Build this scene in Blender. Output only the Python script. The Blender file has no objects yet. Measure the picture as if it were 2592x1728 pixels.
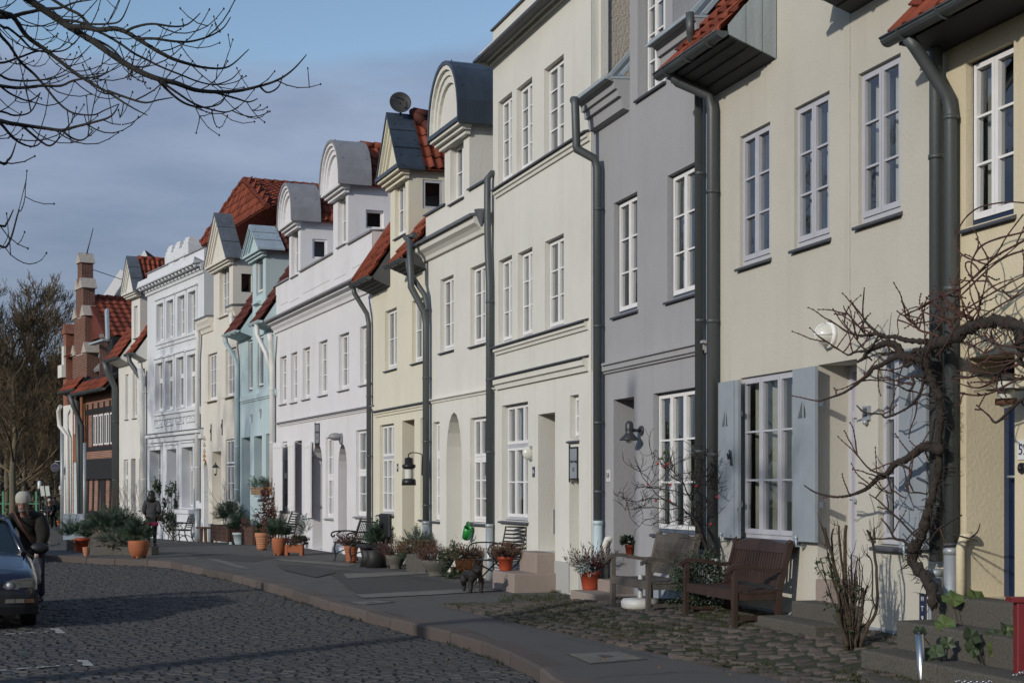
import bpy, math, random
from mathutils import Vector, Matrix
random.seed(7)
S = bpy.context.scene
COL = S.collection
R = math.radians
# ------------------------------------------------------------------ camera
CH = 1.65                      # eye height above the pavement
F, HX, HY = 3840.0, 1296.0, 1235.0   # focal length and horizon of the photograph, in its pixels
cd = bpy.data.cameras.new('camera'); cam = bpy.data.objects.new('camera', cd); COL.objects.link(cam)
cam.location = (0, 0, CH); cam.rotation_euler = (R(90), 0, 0)
cd.sensor_width = 36; cd.lens = F / 2592 * 36; cd.shift_y = (HY - 864) / 2592
cd.clip_start = .1; cd.clip_end = 3000
S.camera = cam
# ------------------------------------------------------------------ sun and sky
SUN_EL, SUN_AZ = R(19), Vector((-.655, -.756, 0))      # horizontal direction towards the sun
sd = Vector((SUN_AZ.x * math.cos(SUN_EL), SUN_AZ.y * math.cos(SUN_EL), math.sin(SUN_EL))).normalized()
sl = bpy.data.lights.new('sun', 'SUN'); sl.energy = 2.55; sl.angle = R(1.2); sl.color = (1.0, .94, .85)
so = bpy.data.objects.new('sun', sl); COL.objects.link(so); so.location = (-30, -20, 30)
so.rotation_euler = (-sd).to_track_quat('-Z', 'Y').to_euler()
S.view_settings.view_transform = 'Standard'; S.view_settings.look = 'None'
S.view_settings.exposure = -.1; S.view_settings.gamma = 1; S.view_settings.use_curve_mapping = False
S.cycles.max_bounces = 6; S.cycles.transparent_max_bounces = 12; S.cycles.caustics_reflective = False; S.cycles.caustics_refractive = False
S.cycles.use_denoising = True
W = bpy.data.worlds.new('World'); S.world = W; W.use_nodes = True
wn, wl = W.node_tree.nodes, W.node_tree.links
bg = wn['Background']; bg.inputs['Strength'].default_value = .15
sky = wn.new('ShaderNodeTexSky'); sky.sky_type = 'NISHITA'; sky.sun_disc = False
sky.sun_elevation = SUN_EL; sky.sun_rotation = math.atan2(sd.x, sd.y); sky.air_density = 1.0; sky.dust_density = .6; sky.ozone_density = 1.6
tc = wn.new('ShaderNodeTexCoord')
mp = wn.new('ShaderNodeMapping'); mp.inputs['Scale'].default_value = (2.2, 2.2, 9)
n1 = wn.new('ShaderNodeTexNoise'); n1.inputs['Scale'].default_value = 1.6; n1.inputs['Detail'].default_value = 7; n1.inputs['Roughness'].default_value = .52
wl.new(tc.outputs['Generated'], mp.inputs[0]); wl.new(mp.outputs[0], n1.inputs[0])
# cloud cover: a closed grey-blue deck near the horizon that opens to blue further up
sx = wn.new('ShaderNodeSeparateXYZ'); wl.new(tc.outputs['Generated'], sx.inputs[0])
m1 = wn.new('ShaderNodeMapRange'); m1.inputs[1].default_value = .215; m1.inputs[2].default_value = .335; m1.inputs[3].default_value = .42; m1.inputs[4].default_value = -.30
wl.new(sx.outputs['Z'], m1.inputs[0])
ad = wn.new('ShaderNodeMath'); ad.operation = 'ADD'; wl.new(n1.outputs['Fac'], ad.inputs[0]); wl.new(m1.outputs[0], ad.inputs[1])
cr = wn.new('ShaderNodeMapRange'); cr.interpolation_type = 'SMOOTHSTEP'; cr.inputs[1].default_value = .46; cr.inputs[2].default_value = .74; cr.inputs[4].default_value = .86
wl.new(ad.outputs[0], cr.inputs[0])
n2 = wn.new('ShaderNodeTexNoise'); n2.inputs['Scale'].default_value = 2.8; n2.inputs['Detail'].default_value = 8; n2.inputs['Roughness'].default_value = .6
wl.new(mp.outputs[0], n2.inputs[0])
cc = wn.new('ShaderNodeValToRGB')
e = cc.color_ramp.elements; e[0].position = .32; e[0].color = (1.55, 1.95, 2.9, 1); e[1].position = .72; e[1].color = (2.5, 2.9, 3.9, 1)
wl.new(n2.outputs['Fac'], cc.inputs[0])
zr_ = wn.new('ShaderNodeMapRange'); zr_.inputs[1].default_value = .02; zr_.inputs[2].default_value = .22; zr_.inputs[3].default_value = .58; zr_.inputs[4].default_value = 1.0; wl.new(sx.outputs['Z'], zr_.inputs[0])
sc_ = wn.new('ShaderNodeVectorMath'); sc_.operation = 'SCALE'; wl.new(cc.outputs[0], sc_.inputs[0]); wl.new(zr_.outputs[0], sc_.inputs['Scale'])
mx = wn.new('ShaderNodeMixRGB'); wl.new(cr.outputs[0], mx.inputs[0]); wl.new(sky.outputs[0], mx.inputs[1]); wl.new(sc_.outputs[0], mx.inputs[2])
wl.new(mx.outputs[0], bg.inputs[0])

# ------------------------------------------------------------------ mesh helpers
def hid(o, **kw):
    for k, v in kw.items(): o[k] = v
    return o

def empty(name, loc=(0, 0, 0), rz=0, label=None, cat=None, group=None, kind=None):
    o = bpy.data.objects.new(name, None); COL.objects.link(o); o.empty_display_size = .2
    o.location = loc; o.rotation_euler = (0, 0, rz)
    return tag(o, label, cat, group, kind)

def tag(o, label=None, cat=None, group=None, kind=None):
    if label: o['label'] = label
    if cat: o['category'] = cat
    if group: o['group'] = group
    if kind: o['kind'] = kind
    return o

def copy_tree(o, parent=None):
    c = o.copy(); COL.objects.link(c); c.parent = parent
    for ch in list(o.children): copy_tree(ch, c)
    return c

class MB:
    """collects faces for one mesh"""
    def __init__(s, tf=None): s.v = []; s.f = []; s.m = []; s.sm = []; s.mi = 0; s.s = False; s.tf = tf
    def vs(s, pts):
        n = len(s.v); s.v.extend(tuple(s.tf @ Vector(p)) if s.tf else tuple(p) for p in pts); return n
    def face(s, idx): s.f.append(tuple(idx)); s.m.append(s.mi); s.sm.append(s.s)
    def poly(s, *pts): n = s.vs(pts); s.face(range(n, n + len(pts)))
    def box(s, x0, x1, y0, y1, z0, z1):
        if x0 > x1: x0, x1 = x1, x0
        if y0 > y1: y0, y1 = y1, y0
        if z0 > z1: z0, z1 = z1, z0
        n = s.vs([(x0, y0, z0), (x1, y0, z0), (x1, y1, z0), (x0, y1, z0), (x0, y0, z1), (x1, y0, z1), (x1, y1, z1), (x0, y1, z1)])
        for q in ((0, 3, 2, 1), (4, 5, 6, 7), (0, 1, 5, 4), (1, 2, 6, 5), (2, 3, 7, 6), (3, 0, 4, 7)): s.face([n + i for i in q])
    def bar(s, a, b, w, h, up=(0, 0, 1)):
        a, b = Vector(a), Vector(b); d = (b - a).normalized(); up = Vector(up)
        if abs(d.dot(up)) > .98: up = Vector((0, 1, 0))
        x = d.cross(up).normalized() * w / 2; y = x.cross(d).normalized() * h / 2
        n = s.vs([a - x - y, a + x - y, a + x + y, a - x + y, b - x - y, b + x - y, b + x + y, b - x + y])
        for q in ((0, 1, 2, 3), (7, 6, 5, 4), (0, 4, 5, 1), (1, 5, 6, 2), (2, 6, 7, 3), (3, 7, 4, 0)): s.face([n + i for i in q])
    def tube(s, pts, r, n=8, cap=True, flat=1.0):
        pts = [Vector(p) for p in pts]; k = len(pts)
        rs = r if isinstance(r, (list, tuple)) else [r] * k
        base = len(s.v); last = None; old = s.s; s.s = True
        for i, p in enumerate(pts):
            d = (pts[min(i + 1, k - 1)] - pts[max(i - 1, 0)])
            d = d.normalized() if d.length > 1e-9 else Vector((0, 0, 1))
            if last is None:
                a = d.cross(Vector((0, 0, 1)) if abs(d.z) < .9 else Vector((1, 0, 0))).normalized()
            else:
                a = last - d * last.dot(d); a = a.normalized() if a.length > 1e-6 else d.orthogonal().normalized()
            last = a; b = d.cross(a)
            s.vs([p + (a * math.cos(2 * math.pi * j / n) + b * math.sin(2 * math.pi * j / n) * flat) * rs[i] for j in range(n)])
        for i in range(k - 1):
            for j in range(n):
                s.face((base + i * n + j, base + i * n + (j + 1) % n, base + (i + 1) * n + (j + 1) % n, base + (i + 1) * n + j))
        s.s = False
        if cap: s.face([base + j for j in range(n)][::-1]); s.face([base + (k - 1) * n + j for j in range(n)])
        s.s = old
    def lathe(s, prof, n=24, c=(0, 0, 0), sx=1, sy=1, wob=0):
        base = len(s.v); old = s.s; s.s = True
        for r, z in prof:
            s.vs([(c[0] + r * sx * math.cos(2 * math.pi * j / n) * (1 + wob * math.sin(3 * j)), c[1] + r * sy * math.sin(2 * math.pi * j / n), c[2] + z) for j in range(n)])
        for i in range(len(prof) - 1):
            for j in range(n):
                s.face((base + i * n + j, base + i * n + (j + 1) % n, base + (i + 1) * n + (j + 1) % n, base + (i + 1) * n + j))
        s.s = old
    def prism(s, poly, fn, t0, t1):
        """extrude polygon [(a,b)] from t0 to t1 through fn(a,b,t)"""
        k = len(poly); n = s.vs([fn(a, b, t0) for a, b in poly] + [fn(a, b, t1) for a, b in poly])
        s.face([n + i for i in range(k)][::-1]); s.face([n + k + i for i in range(k)])
        for i in range(k): j = (i + 1) % k; s.face((n + i, n + j, n + k + j, n + k + i))
    def ball(s, c, r, n=10, m=6, sc=(1, 1, 1)):
        base = len(s.v); old = s.s; s.s = True
        s.vs([(c[0] + r * sc[0] * math.sin(math.pi * i / m) * math.cos(2 * math.pi * j / n), c[1] + r * sc[1] * math.sin(math.pi * i / m) * math.sin(2 * math.pi * j / n), c[2] + r * sc[2] * math.cos(math.pi * i / m)) for i in range(m + 1) for j in range(n)])
        for i in range(m):
            for j in range(n): s.face((base + i * n + j, base + (i + 1) * n + j, base + (i + 1) * n + (j + 1) % n, base + i * n + (j + 1) % n))
        s.s = old
    def mesh(s, name, mats):
        me = bpy.data.meshes.new(name); me.from_pydata(s.v, [], s.f)
        for m in (mats if isinstance(mats, (list, tuple)) else [mats]): me.materials.append(m)
        me.polygons.foreach_set('material_index', s.m); me.polygons.foreach_set('use_smooth', s.sm); me.update()
        return me
    def build(s, name, mats, parent=None, **kw):
        return link(name, s.mesh(name, mats), parent, **kw)

def link(name, me, parent=None, mat=None, **kw):
    o = bpy.data.objects.new(name, me); COL.objects.link(o); o.parent = parent
    if mat is not None: o.matrix_basis = mat
    for k, v in kw.items(): o[k] = v
    return o

def bevel(o, w=.01, seg=2):
    b = o.modifiers.new('bevel', 'BEVEL'); b.width = w; b.segments = seg; b.limit_method = 'ANGLE'; return o

def spline(pts, k=4):
    """Catmull-Rom through pts"""
    pts = [Vector(p) for p in pts]; out = []
    for i in range(len(pts) - 1):
        a, b, c, d = pts[max(i - 1, 0)], pts[i], pts[i + 1], pts[min(i + 2, len(pts) - 1)]
        for j in range(k):
            t = j / k
            out.append(.5 * ((2 * b) + (c - a) * t + (2 * a - 5 * b + 4 * c - d) * t * t + (3 * b - a - 3 * c + d) * t ** 3))
    return out + [pts[-1]]

def gz(Y):
    """height of the pavement, which falls gently away"""
    if Y < 43: return 0.0
    if Y < 56: return -.3 * (Y - 43) / 13
    return -.3 - .2 * min(1, (Y - 56) / 29)

def gp(x, y, h=0):
    """ground point seen at pixel x,y (h: height of that ground above the pavement)"""
    Y = F * (CH - h) / (y - HY)
    for _ in range(6): Y = F * (CH - h - gz(Y)) / (y - HY)
    return Vector(((x - HX) / F * Y, Y, h + gz(Y)))

def pxw(Y): return Y / F         # metres per photo pixel at distance Y
# ------------------------------------------------------------------ materials
def mat(name, col, rough=.8, var=.08, scale=4.0, bump=.0, bscale=60.0, metal=0, spec=.5, col2=None, stain=0, rnd=.0, coat=0, vert=False, streak=0):
    m = bpy.data.materials.new(name); m.use_nodes = True; nt = m.node_tree; N, L = nt.nodes, nt.links
    p = N['Principled BSDF']; p.inputs['Roughness'].default_value = rough; p.inputs['Metallic'].default_value = metal
    p.inputs['Specular IOR Level'].default_value = spec
    if coat: p.inputs['Coat Weight'].default_value = coat; p.inputs['Coat Roughness'].default_value = .06
    t = N.new('ShaderNodeTexCoord'); src = t.outputs['Object']
    if vert:
        q = N.new('ShaderNodeMapping'); q.inputs['Scale'].default_value = (1, 1, .12); L.new(src, q.inputs[0]); vs_ = q.outputs[0]
    else: vs_ = src
    nz = N.new('ShaderNodeTexNoise'); nz.inputs['Scale'].default_value = scale; nz.inputs['Detail'].default_value = 6; nz.inputs['Roughness'].default_value = .6
    L.new(vs_, nz.inputs[0])
    r = N.new('ShaderNodeValToRGB'); a = col; b = col2 or tuple(min(1, c * (1 + var)) for c in col); lo = col if col2 else tuple(c * (1 - var) for c in col)
    r.color_ramp.elements[0].position = .3; r.color_ramp.elements[1].position = .7
    r.color_ramp.elements[0].color = (*lo, 1); r.color_ramp.elements[1].color = (*b, 1); L.new(nz.outputs['Fac'], r.inputs[0])
    out = r.outputs[0]
    if stain:
        n3 = N.new('ShaderNodeTexNoise'); n3.inputs['Scale'].default_value = 1.1; n3.inputs['Detail'].default_value = 8; n3.inputs['Roughness'].default_value = .68
        mp_ = N.new('ShaderNodeMapping'); mp_.inputs['Scale'].default_value = (.9, .9, .45); L.new(src, mp_.inputs[0]); L.new(mp_.outputs[0], n3.inputs[0])
        q = N.new('ShaderNodeMapRange'); q.inputs[1].default_value = .52; q.inputs[2].default_value = .78; q.inputs[4].default_value = stain; L.new(n3.outputs['Fac'], q.inputs[0])
        x = N.new('ShaderNodeMixRGB'); x.blend_type = 'MULTIPLY'; L.new(q.outputs[0], x.inputs[0]); L.new(out, x.inputs[1]); x.inputs[2].default_value = (.62, .58, .52, 1); out = x.outputs[0]
    if streak:
        n4 = N.new('ShaderNodeTexNoise'); n4.inputs['Scale'].default_value = 1.0; n4.inputs['Detail'].default_value = 5; n4.inputs['Roughness'].default_value = .7
        mp4 = N.new('ShaderNodeMapping'); mp4.inputs['Scale'].default_value = (5.5, 5.5, .22); L.new(src, mp4.inputs[0]); L.new(mp4.outputs[0], n4.inputs[0])
        q = N.new('ShaderNodeMapRange'); q.inputs[1].default_value = .55; q.inputs[2].default_value = .80; q.inputs[4].default_value = streak; L.new(n4.outputs['Fac'], q.inputs[0])
        x = N.new('ShaderNodeMixRGB'); x.blend_type = 'MULTIPLY'; L.new(q.outputs[0], x.inputs[0]); L.new(out, x.inputs[1]); x.inputs[2].default_value = (.60, .58, .54, 1); out = x.outputs[0]
    if rnd:
        oi = N.new('ShaderNodeObjectInfo'); q = N.new('ShaderNodeMapRange'); q.inputs[3].default_value = 1 - rnd; q.inputs[4].default_value = 1 + rnd; L.new(oi.outputs['Random'], q.inputs[0])
        x = N.new('ShaderNodeVectorMath'); x.operation = 'SCALE'; L.new(out, x.inputs[0]); L.new(q.outputs[0], x.inputs['Scale']); out = x.outputs[0]
    L.new(out, p.inputs['Base Color'])
    if bump:
        nb = N.new('ShaderNodeTexNoise'); nb.inputs['Scale'].default_value = bscale; nb.inputs['Detail'].default_value = 5; L.new(src, nb.inputs[0])
        bp = N.new('ShaderNodeBump'); bp.inputs['Strength'].default_value = bump; bp.inputs['Distance'].default_value = .02; L.new(nb.outputs['Fac'], bp.inputs['Height']); L.new(bp.outputs[0], p.inputs['Normal'])
    return m

def plaster(name, col, stain=.22, bump=.25): return mat(name, col, .9, .05, .8, bump, 28, spec=.2, stain=stain + .10, streak=.32)
def glassmat():
    m = bpy.data.materials.new('window_glass'); m.use_nodes = True; N, L = m.node_tree.nodes, m.node_tree.links
    N.remove(N['Principled BSDF']); o = N['Material Output']
    t = N.new('ShaderNodeBsdfTransparent'); t.inputs[0].default_value = (.80, .84, .84, 1)
    g = N.new('ShaderNodeBsdfGlossy'); g.inputs['Roughness'].default_value = .015; g.inputs[0].default_value = (.9, .95, 1, 1)
    tx = N.new('ShaderNodeTexCoord'); nz = N.new('ShaderNodeTexNoise'); nz.inputs['Scale'].default_value = 2.6; nz.inputs['Detail'].default_value = 1; L.new(tx.outputs['Object'], nz.inputs[0])
    b = N.new('ShaderNodeBump'); b.inputs['Strength'].default_value = .05; b.inputs['Distance'].default_value = .05; L.new(nz.outputs[0], b.inputs['Height']); L.new(b.outputs[0], g.inputs['Normal'])
    f = N.new('ShaderNodeFresnel'); f.inputs[0].default_value = 1.55
    q = N.new('ShaderNodeMath'); q.operation = 'MULTIPLY_ADD'; q.inputs[1].default_value = 1.5; q.inputs[2].default_value = .05; L.new(f.outputs[0], q.inputs[0]); q.use_clamp = True
    x = N.new('ShaderNodeMixShader'); L.new(q.outputs[0], x.inputs[0]); L.new(t.outputs[0], x.inputs[1]); L.new(g.outputs[0], x.inputs[2]); L.new(x.outputs[0], o.inputs[0])
    return m

GLASS = glassmat()
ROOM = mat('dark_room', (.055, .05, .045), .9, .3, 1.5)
CURT = mat('net_curtain', (.70, .69, .64), .95, .06, 3)
CURT2 = mat('cream_curtain', (.56, .54, .43), .95, .1, 3)
WHITE = mat('white_paint', (.80, .79, .78), .45, .04, 6)
GREYW = mat('grey_lilac_paint', (.47, .47, .51), .5, .05, 6)
BLUEG = mat('slate_blue_paint', (.09, .115, .15), .5, .1, 6)
NAVY = mat('navy_paint', (.018, .032, .075), .45, .1, 5)
BROWNP = mat('dark_brown_paint', (.035, .022, .022), .5, .1, 5)
SLATE = mat('slate_sill', (.075, .08, .095), .55, .15, 8, .2, 40)
ZINC = mat('weathered_zinc', (.165, .18, .195), .42, .22, 3, .15, 9, metal=.35, vert=True)
ZINCD = mat('dark_zinc', (.062, .078, .10), .38, .28, 2.5, .15, 9, metal=.35, vert=True)
ZINCL = mat('pale_zinc', (.40, .47, .51), .45, .14, 3, .2, 9, metal=.2)
LEAD = mat('grey_sheet', (.26, .26, .27), .55, .14, 2.5, .35, 7, metal=.15)
PIPE = mat('grey_green_pipe', (.085, .095, .097), .5, .2, 2.5, .1, 20, metal=.25, vert=True)
PIPEL = mat('galvanised_pipe', (.34, .37, .39), .45, .15, 3, .1, 20, metal=.3)
PIPEW = mat('white_pipe', (.66, .66, .63), .5, .06, 3)
PIPEB = mat('pale_blue_pipe', (.47, .57, .59), .5, .06, 3)
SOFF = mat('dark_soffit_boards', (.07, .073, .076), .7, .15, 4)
BOARD = mat('weathered_grey_boards', (.30, .335, .345), .8, .14, 6, .3, 30, vert=True)
TILE = mat('red_clay_tile', (.20, .050, .027), .75, .25, 5, .2, 60, spec=.25, rnd=.30, stain=.35)
TILED = mat('dark_clay_tile', (.10, .030, .022), .75, .3, 5, .2, 60, spec=.25, rnd=.3)
BRICK = mat('red_brick', (.15, .055, .038), .88, .35, 3, .3, 60, rnd=.25, col2=(.26, .115, .07))
BRICKO = mat('orange_brick', (.34, .15, .065), .88, .35, 3, .3, 60, col2=(.20, .08, .045))
MORTAR = mat('lime_mortar', (.42, .37, .32), .95, .15, 8, .3, 60)
TIMBER = mat('black_timber', (.014, .013, .013), .7, .3, 6, .2, 40)
P_YEL = plaster('yellow_plaster', (.64, .565, .40), .12)
P_CRM = plaster('cream_plaster', (.53, .505, .435), .12)
P_GRY = plaster('grey_plaster', (.35, .35, .36), .14)
P_IVR = plaster('ivory_plaster', (.66, .65, .59), .12)
P_IVW = plaster('ivory_white_plaster', (.67, .655, .60), .12)
P_LEM = plaster('pale_lemon_plaster', (.69, .655, .53), .12)
P_WHT = plaster('white_plaster', (.70, .69, .70), .14)
P_BLU = plaster('light_blue_plaster', (.47, .58, .60), .12)
P_CR2 = plaster('warm_white_plaster', (.68, .645, .57), .14)
P_WH2 = plaster('cool_white_plaster', (.655, .675, .70), .1)
P_WH3 = plaster('old_white_plaster', (.68, .665, .62), .16, .5)
P_RGH = plaster('rough_beige_render', (.45, .41, .35), .3, 1.0)
P_PLN = plaster('grey_plinth_paint', (.40, .40, .385), .25)
P_PLB = plaster('bluegrey_plinth_paint', (.27, .30, .33), .25)
IRON = mat('black_iron', (.012, .012, .013), .45, .2, 8)
COVER_IRON = mat('worn_cast_iron', (.06, .052, .045), .6, .25, 8, .3, 60, metal=.3)
TERRA = mat('terracotta', (.33, .105, .045), .8, .14, 5, .15, 50, stain=.35)
TERRAP = mat('orange_plastic_pot', (.33, .055, .022), .5, .06, 5)
TERRAL = mat('pale_terracotta', (.42, .19, .10), .85, .14, 5, .2, 50, stain=.4)
GLAZE = mat('brown_glaze', (.085, .036, .016), .18, .2, 3)
CONC = mat('exposed_aggregate', (.17, .16, .135), .95, .45, 55, .9, 60, col2=(.065, .062, .055))
GRANITE = mat('pink_granite', (.25, .20, .17), .85, .35, 60, .4, 80, col2=(.34, .28, .24), stain=.4)
GRANG = mat('grey_granite', (.115, .105, .088), .9, .4, 50, .6, 40, col2=(.055, .052, .042), stain=.6)
WOODB = mat('brown_teak', (.045, .025, .018), .6, .25, 7, .2, 40, vert=True)
WOODG = mat('weathered_grey_wood', (.125, .108, .09), .8, .3, 8, .3, 50, col2=(.075, .064, .055), vert=True)
WOODD = mat('dark_brown_wood', (.085, .043, .027), .75, .25, 7, .2, 40)
WOODL = mat('light_brown_wood', (.24, .135, .065), .75, .2, 7, .2, 40)
BARK = mat('dark_bark', (.02, .015, .012), .95, .4, 20, .6, 40, col2=(.045, .034, .027))
BARKG = mat('grey_green_bark', (.17, .145, .09), .95, .35, 14, .6, 40, col2=(.10, .088, .058))
BARKS = mat('branch_bark', (.022, .02, .017), .95, .3, 20)
TWIGB = mat('brown_twigs', (.17, .12, .07), .95, .45, .7, col2=(.09, .07, .042))
TWIGD = mat('distant_twigs', (.135, .098, .066), .95, .4, .5, col2=(.075, .058, .042))
STEM = mat('green_brown_stems', (.075, .052, .032), .9, .4, 12, .4, 40, col2=(.035, .027, .017))
REDTW = mat('reddish_vine_twigs', (.075, .034, .026), .9, .3, 12)
CONIF = mat('conifer_needles', (.028, .05, .032), .8, .5, 6, col2=(.05, .085, .05), rnd=.3)
BOX = mat('boxwood_leaves', (.028, .045, .025), .7, .5, 6, col2=(.045, .07, .035), rnd=.2)
LEAF = mat('dark_leaves', (.026, .043, .018), .55, .5, 6, col2=(.05, .075, .03), rnd=.2)
LEAFY = mat('yellow_green_leaves', (.10, .13, .03), .6, .3, 6, col2=(.05, .09, .03))
SILVER = mat('silver_leaves', (.33, .37, .35), .85, .2, 8)
HEATH = mat('purple_heather', (.13, .045, .05), .9, .5, 14, col2=(.06, .05, .035))
HEATHB = mat('brown_heather', (.15, .075, .045), .9, .4, 14, col2=(.08, .06, .035))
DEADL = mat('dead_red_leaves', (.075, .024, .02), .85, .4, 9)
PETW = mat('white_petals', (.75, .75, .66), .8, .04, 9)
PETR = mat('red_petals', (.45, .012, .012), .6, .1, 9)
GRASS = mat('winter_grass', (.028, .040, .013), .9, .5, 3, col2=(.055, .055, .022))
SOIL = mat('dark_soil', (.035, .028, .022), .95, .4, 20, .8, 30)
# ------------------------------------------------------------------ ground
def chain_next(X, Y, xv, xb):
    t = (xv - HX) / F; k = (xb - HX) / F; q = (k * Y - X) / (t - k); return X + t * q, Y + q
CORN = {1500: ((1500 - HX) / F * 22.6, 22.6)}
for xv, xb in ((160, 1795), (160, 2383), (160, 2720)): CORN[xb] = chain_next(*CORN[max(CORN)], xv, xb)
_c = CORN[1500]
for xv, xb in ((70, 1248), (-90, 1078), (-80, 942), (-190, 698), (-350, 606), (-480, 511), (-780, 373), (-850, 300), (-900, 219), (-950, 184), (-950, 160)):
    _c = chain_next(*_c, xv, xb); CORN[xb] = _c

ASPH = mat('pavement_asphalt', (.072, .069, .066), .9, .3, 2.2, .35, 90, col2=(.10, .096, .09), stain=.5)
ASPH2 = mat('dark_asphalt_patch', (.052, .050, .049), .9, .25, 6, .35, 110, stain=.3)
ASPH3 = mat('grit_asphalt', (.105, .102, .096), .92, .4, 90, .5, 120, col2=(.075, .073, .07), stain=.5)
CSTRIP = mat('worn_concrete', (.15, .145, .13), .9, .2, 5, .3, 70, stain=.5)
SETT = mat('basalt_setts', (.038, .038, .041), .72, .3, 14, .35, 30, col2=(.060, .057, .055), rnd=.35)
SETTW = mat('mixed_setts', (.065, .058, .052), .85, .35, 14, .35, 40, col2=(.10, .076, .063), rnd=.4)
JOINT = mat('sett_joint_dirt', (.038, .036, .034), .95, .4, 8, .4, 60)
MOSS = mat('mossy_joint_soil', (.030, .030, .016), .95, .4, 5, .5, 60, col2=(.022, .034, .012))
KERBM = mat('reddish_granite_kerb', (.105, .078, .064), .85, .3, 9, .35, 60, col2=(.085, .074, .068), rnd=.18, stain=.4)
PAINT = mat('worn_road_paint', (.46, .46, .44), .8, .3, 25)

def sheet(name, fn, nx, ny, m, kind='structure', parent=None):
    b = MB()
    b.vs([fn(i / nx, j / ny) for j in range(ny + 1) for i in range(nx + 1)])
    for j in range(ny):
        for i in range(nx): a = j * (nx + 1) + i; b.face((a, a + 1, a + nx + 2, a + nx + 1))
    o = b.build(name, m, parent)
    if kind: o['kind'] = kind
    return o

sheet('ground', lambda u, v: (-1500 + 3000 * u, -200 + 2200 * v, -.78), 2, 2, GRASS)
def road_f(u, v):
    Y = -10 + 115 * v; xl = min(-6.5, -.36 * Y - 7); return (xl + (9 - xl) * u, Y, -.131 + gz(Y))
road = sheet('road', road_f, 6, 60, JOINT)
kp = [(1800, 1900), (1560, 1795), (1421, 1728), (1366, 1686), (1212, 1620), (992, 1565), (771, 1504), (617, 1460), (474, 1431)]
KP = [gp(*p).xy for p in kp] + [Vector(p) for p in ((-7.55, 33.7), (-8.4, 34.6), (-9.6, 35.5), (-10.8, 36.6), (-12.0, 38.0), (-12.9, 40.2), (-13.7, 44.5), (-15.2, 50), (-17.4, 56.5), (-20.2, 63.5), (-24, 72), (-31, 88))]
KPS = [p.xy for p in spline([(*p, 0) for p in KP], 6)]
def kerb_x(Y):
    for a, b in zip(KPS, KPS[1:]):
        if (a.y - Y) * (b.y - Y) <= 0 and abs(b.y - a.y) > 1e-9: return a.x + (b.x - a.x) * (Y - a.y) / (b.y - a.y)
    return KPS[0].x if Y < KPS[0].y else KPS[-1].x
FW = [Vector(CORN[k]) for k in sorted(CORN, reverse=True)]
def wall_x(Y):
    for a, b in zip(FW, FW[1:]):
        if a.y <= Y <= b.y: return a.x + (b.x - a.x) * (Y - a.y) / (b.y - a.y)
    return FW[0].x + .3 * (FW[0].y - Y) if Y < FW[0].y else FW[-1].x - .35 * (Y - FW[-1].y)
def pave_f(u, v):
    Y = 6 + 84 * v; a = kerb_x(Y) + .12; b = wall_x(Y) + .8; return (a + (b - a) * u, Y, gz(Y))
pave = sheet('pavement', pave_f, 4, 120, ASPH)
def gpoly(name, pts, h, m, parent=pave, **kw):
    b = MB(); b.poly(*[gp(x, y) + Vector((0, 0, h)) for x, y in pts]); return b.build(name, m, parent, **kw)
# strips and patches in the asphalt: every piece its own thin sheet
PATCH = [('asphalt_patch', ASPH2, [(806, 1438), (1010, 1452), (1240, 1487), (1150, 1497), (905, 1502), (860, 1468)]),
         ('asphalt_patch', ASPH2, [(470, 1398), (600, 1404), (700, 1410), (640, 1422), (500, 1412)]),
         ('concrete_strip', CSTRIP, [(520, 1412), (556, 1416), (640, 1440), (602, 1437)]),
         ('concrete_strip', CSTRIP, [(690, 1414), (750, 1417), (905, 1426), (880, 1434), (720, 1420)]),
         ('concrete_strip', CSTRIP, [(868, 1452), (1075, 1446), (1082, 1452), (880, 1464)]),
         ('concrete_strip', CSTRIP, [(900, 1505), (1160, 1492), (1312, 1486), (1310, 1491), (1110, 1505), (920, 1514)]),
         ('asphalt_patch', ASPH3, [(812, 1508), (985, 1520), (1085, 1528), (1200, 1556), (1340, 1600), (1500, 1634), (1700, 1672), (1930, 1722), (2050, 1790), (1760, 1850), (1420, 1712), (1372, 1672), (1215, 1606), (1000, 1556)]),
         ('asphalt_patch', ASPH2, [(700, 1428), (790, 1432), (850, 1450), (800, 1462), (720, 1444)])]
for i, (n, m, p) in enumerate(PATCH): gpoly(n, p, .004 + .0015 * i, m)
# cracks and trench edges in the asphalt
rc = random.Random(14)
def crack(p0, p1, w=.012):
    a, c = gp(*p0), gp(*p1); n = 14; b = MB(); s_ = (c - a).cross(Vector((0, 0, 1))).normalized(); off = 0; P_ = []
    for i in range(n + 1): off = off * .8 + rc.gauss(0, .018); P_.append(a.lerp(c, i / n) + s_ * off + Vector((0, 0, .0175)))
    k = b.vs([q + s_ * w * rc.uniform(.3, 1) * sg for q in P_ for sg in (-.5, .5)])
    for i in range(n): b.face((k + 2 * i, k + 2 * i + 1, k + 2 * i + 3, k + 2 * i + 2))
    b.build('pavement_crack', SOIL, pave)
for q in (((806, 1438), (1240, 1487)), ((905, 1502), (1312, 1486)), ((470, 1398), (720, 1421)), ((560, 1415), (640, 1441)), ((820, 1509), (1085, 1529)), ((1085, 1529), (1340, 1601)), ((1340, 1600), (1700, 1673)), ((860, 1468), (905, 1502)), ((690, 1413), (905, 1427)), ((1150, 1497), (1240, 1487)), ((1500, 1720), (1760, 1700)), ((1580, 1712), (1900, 1705)), ((780, 1480), (860, 1468))): crack(*q)
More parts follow.
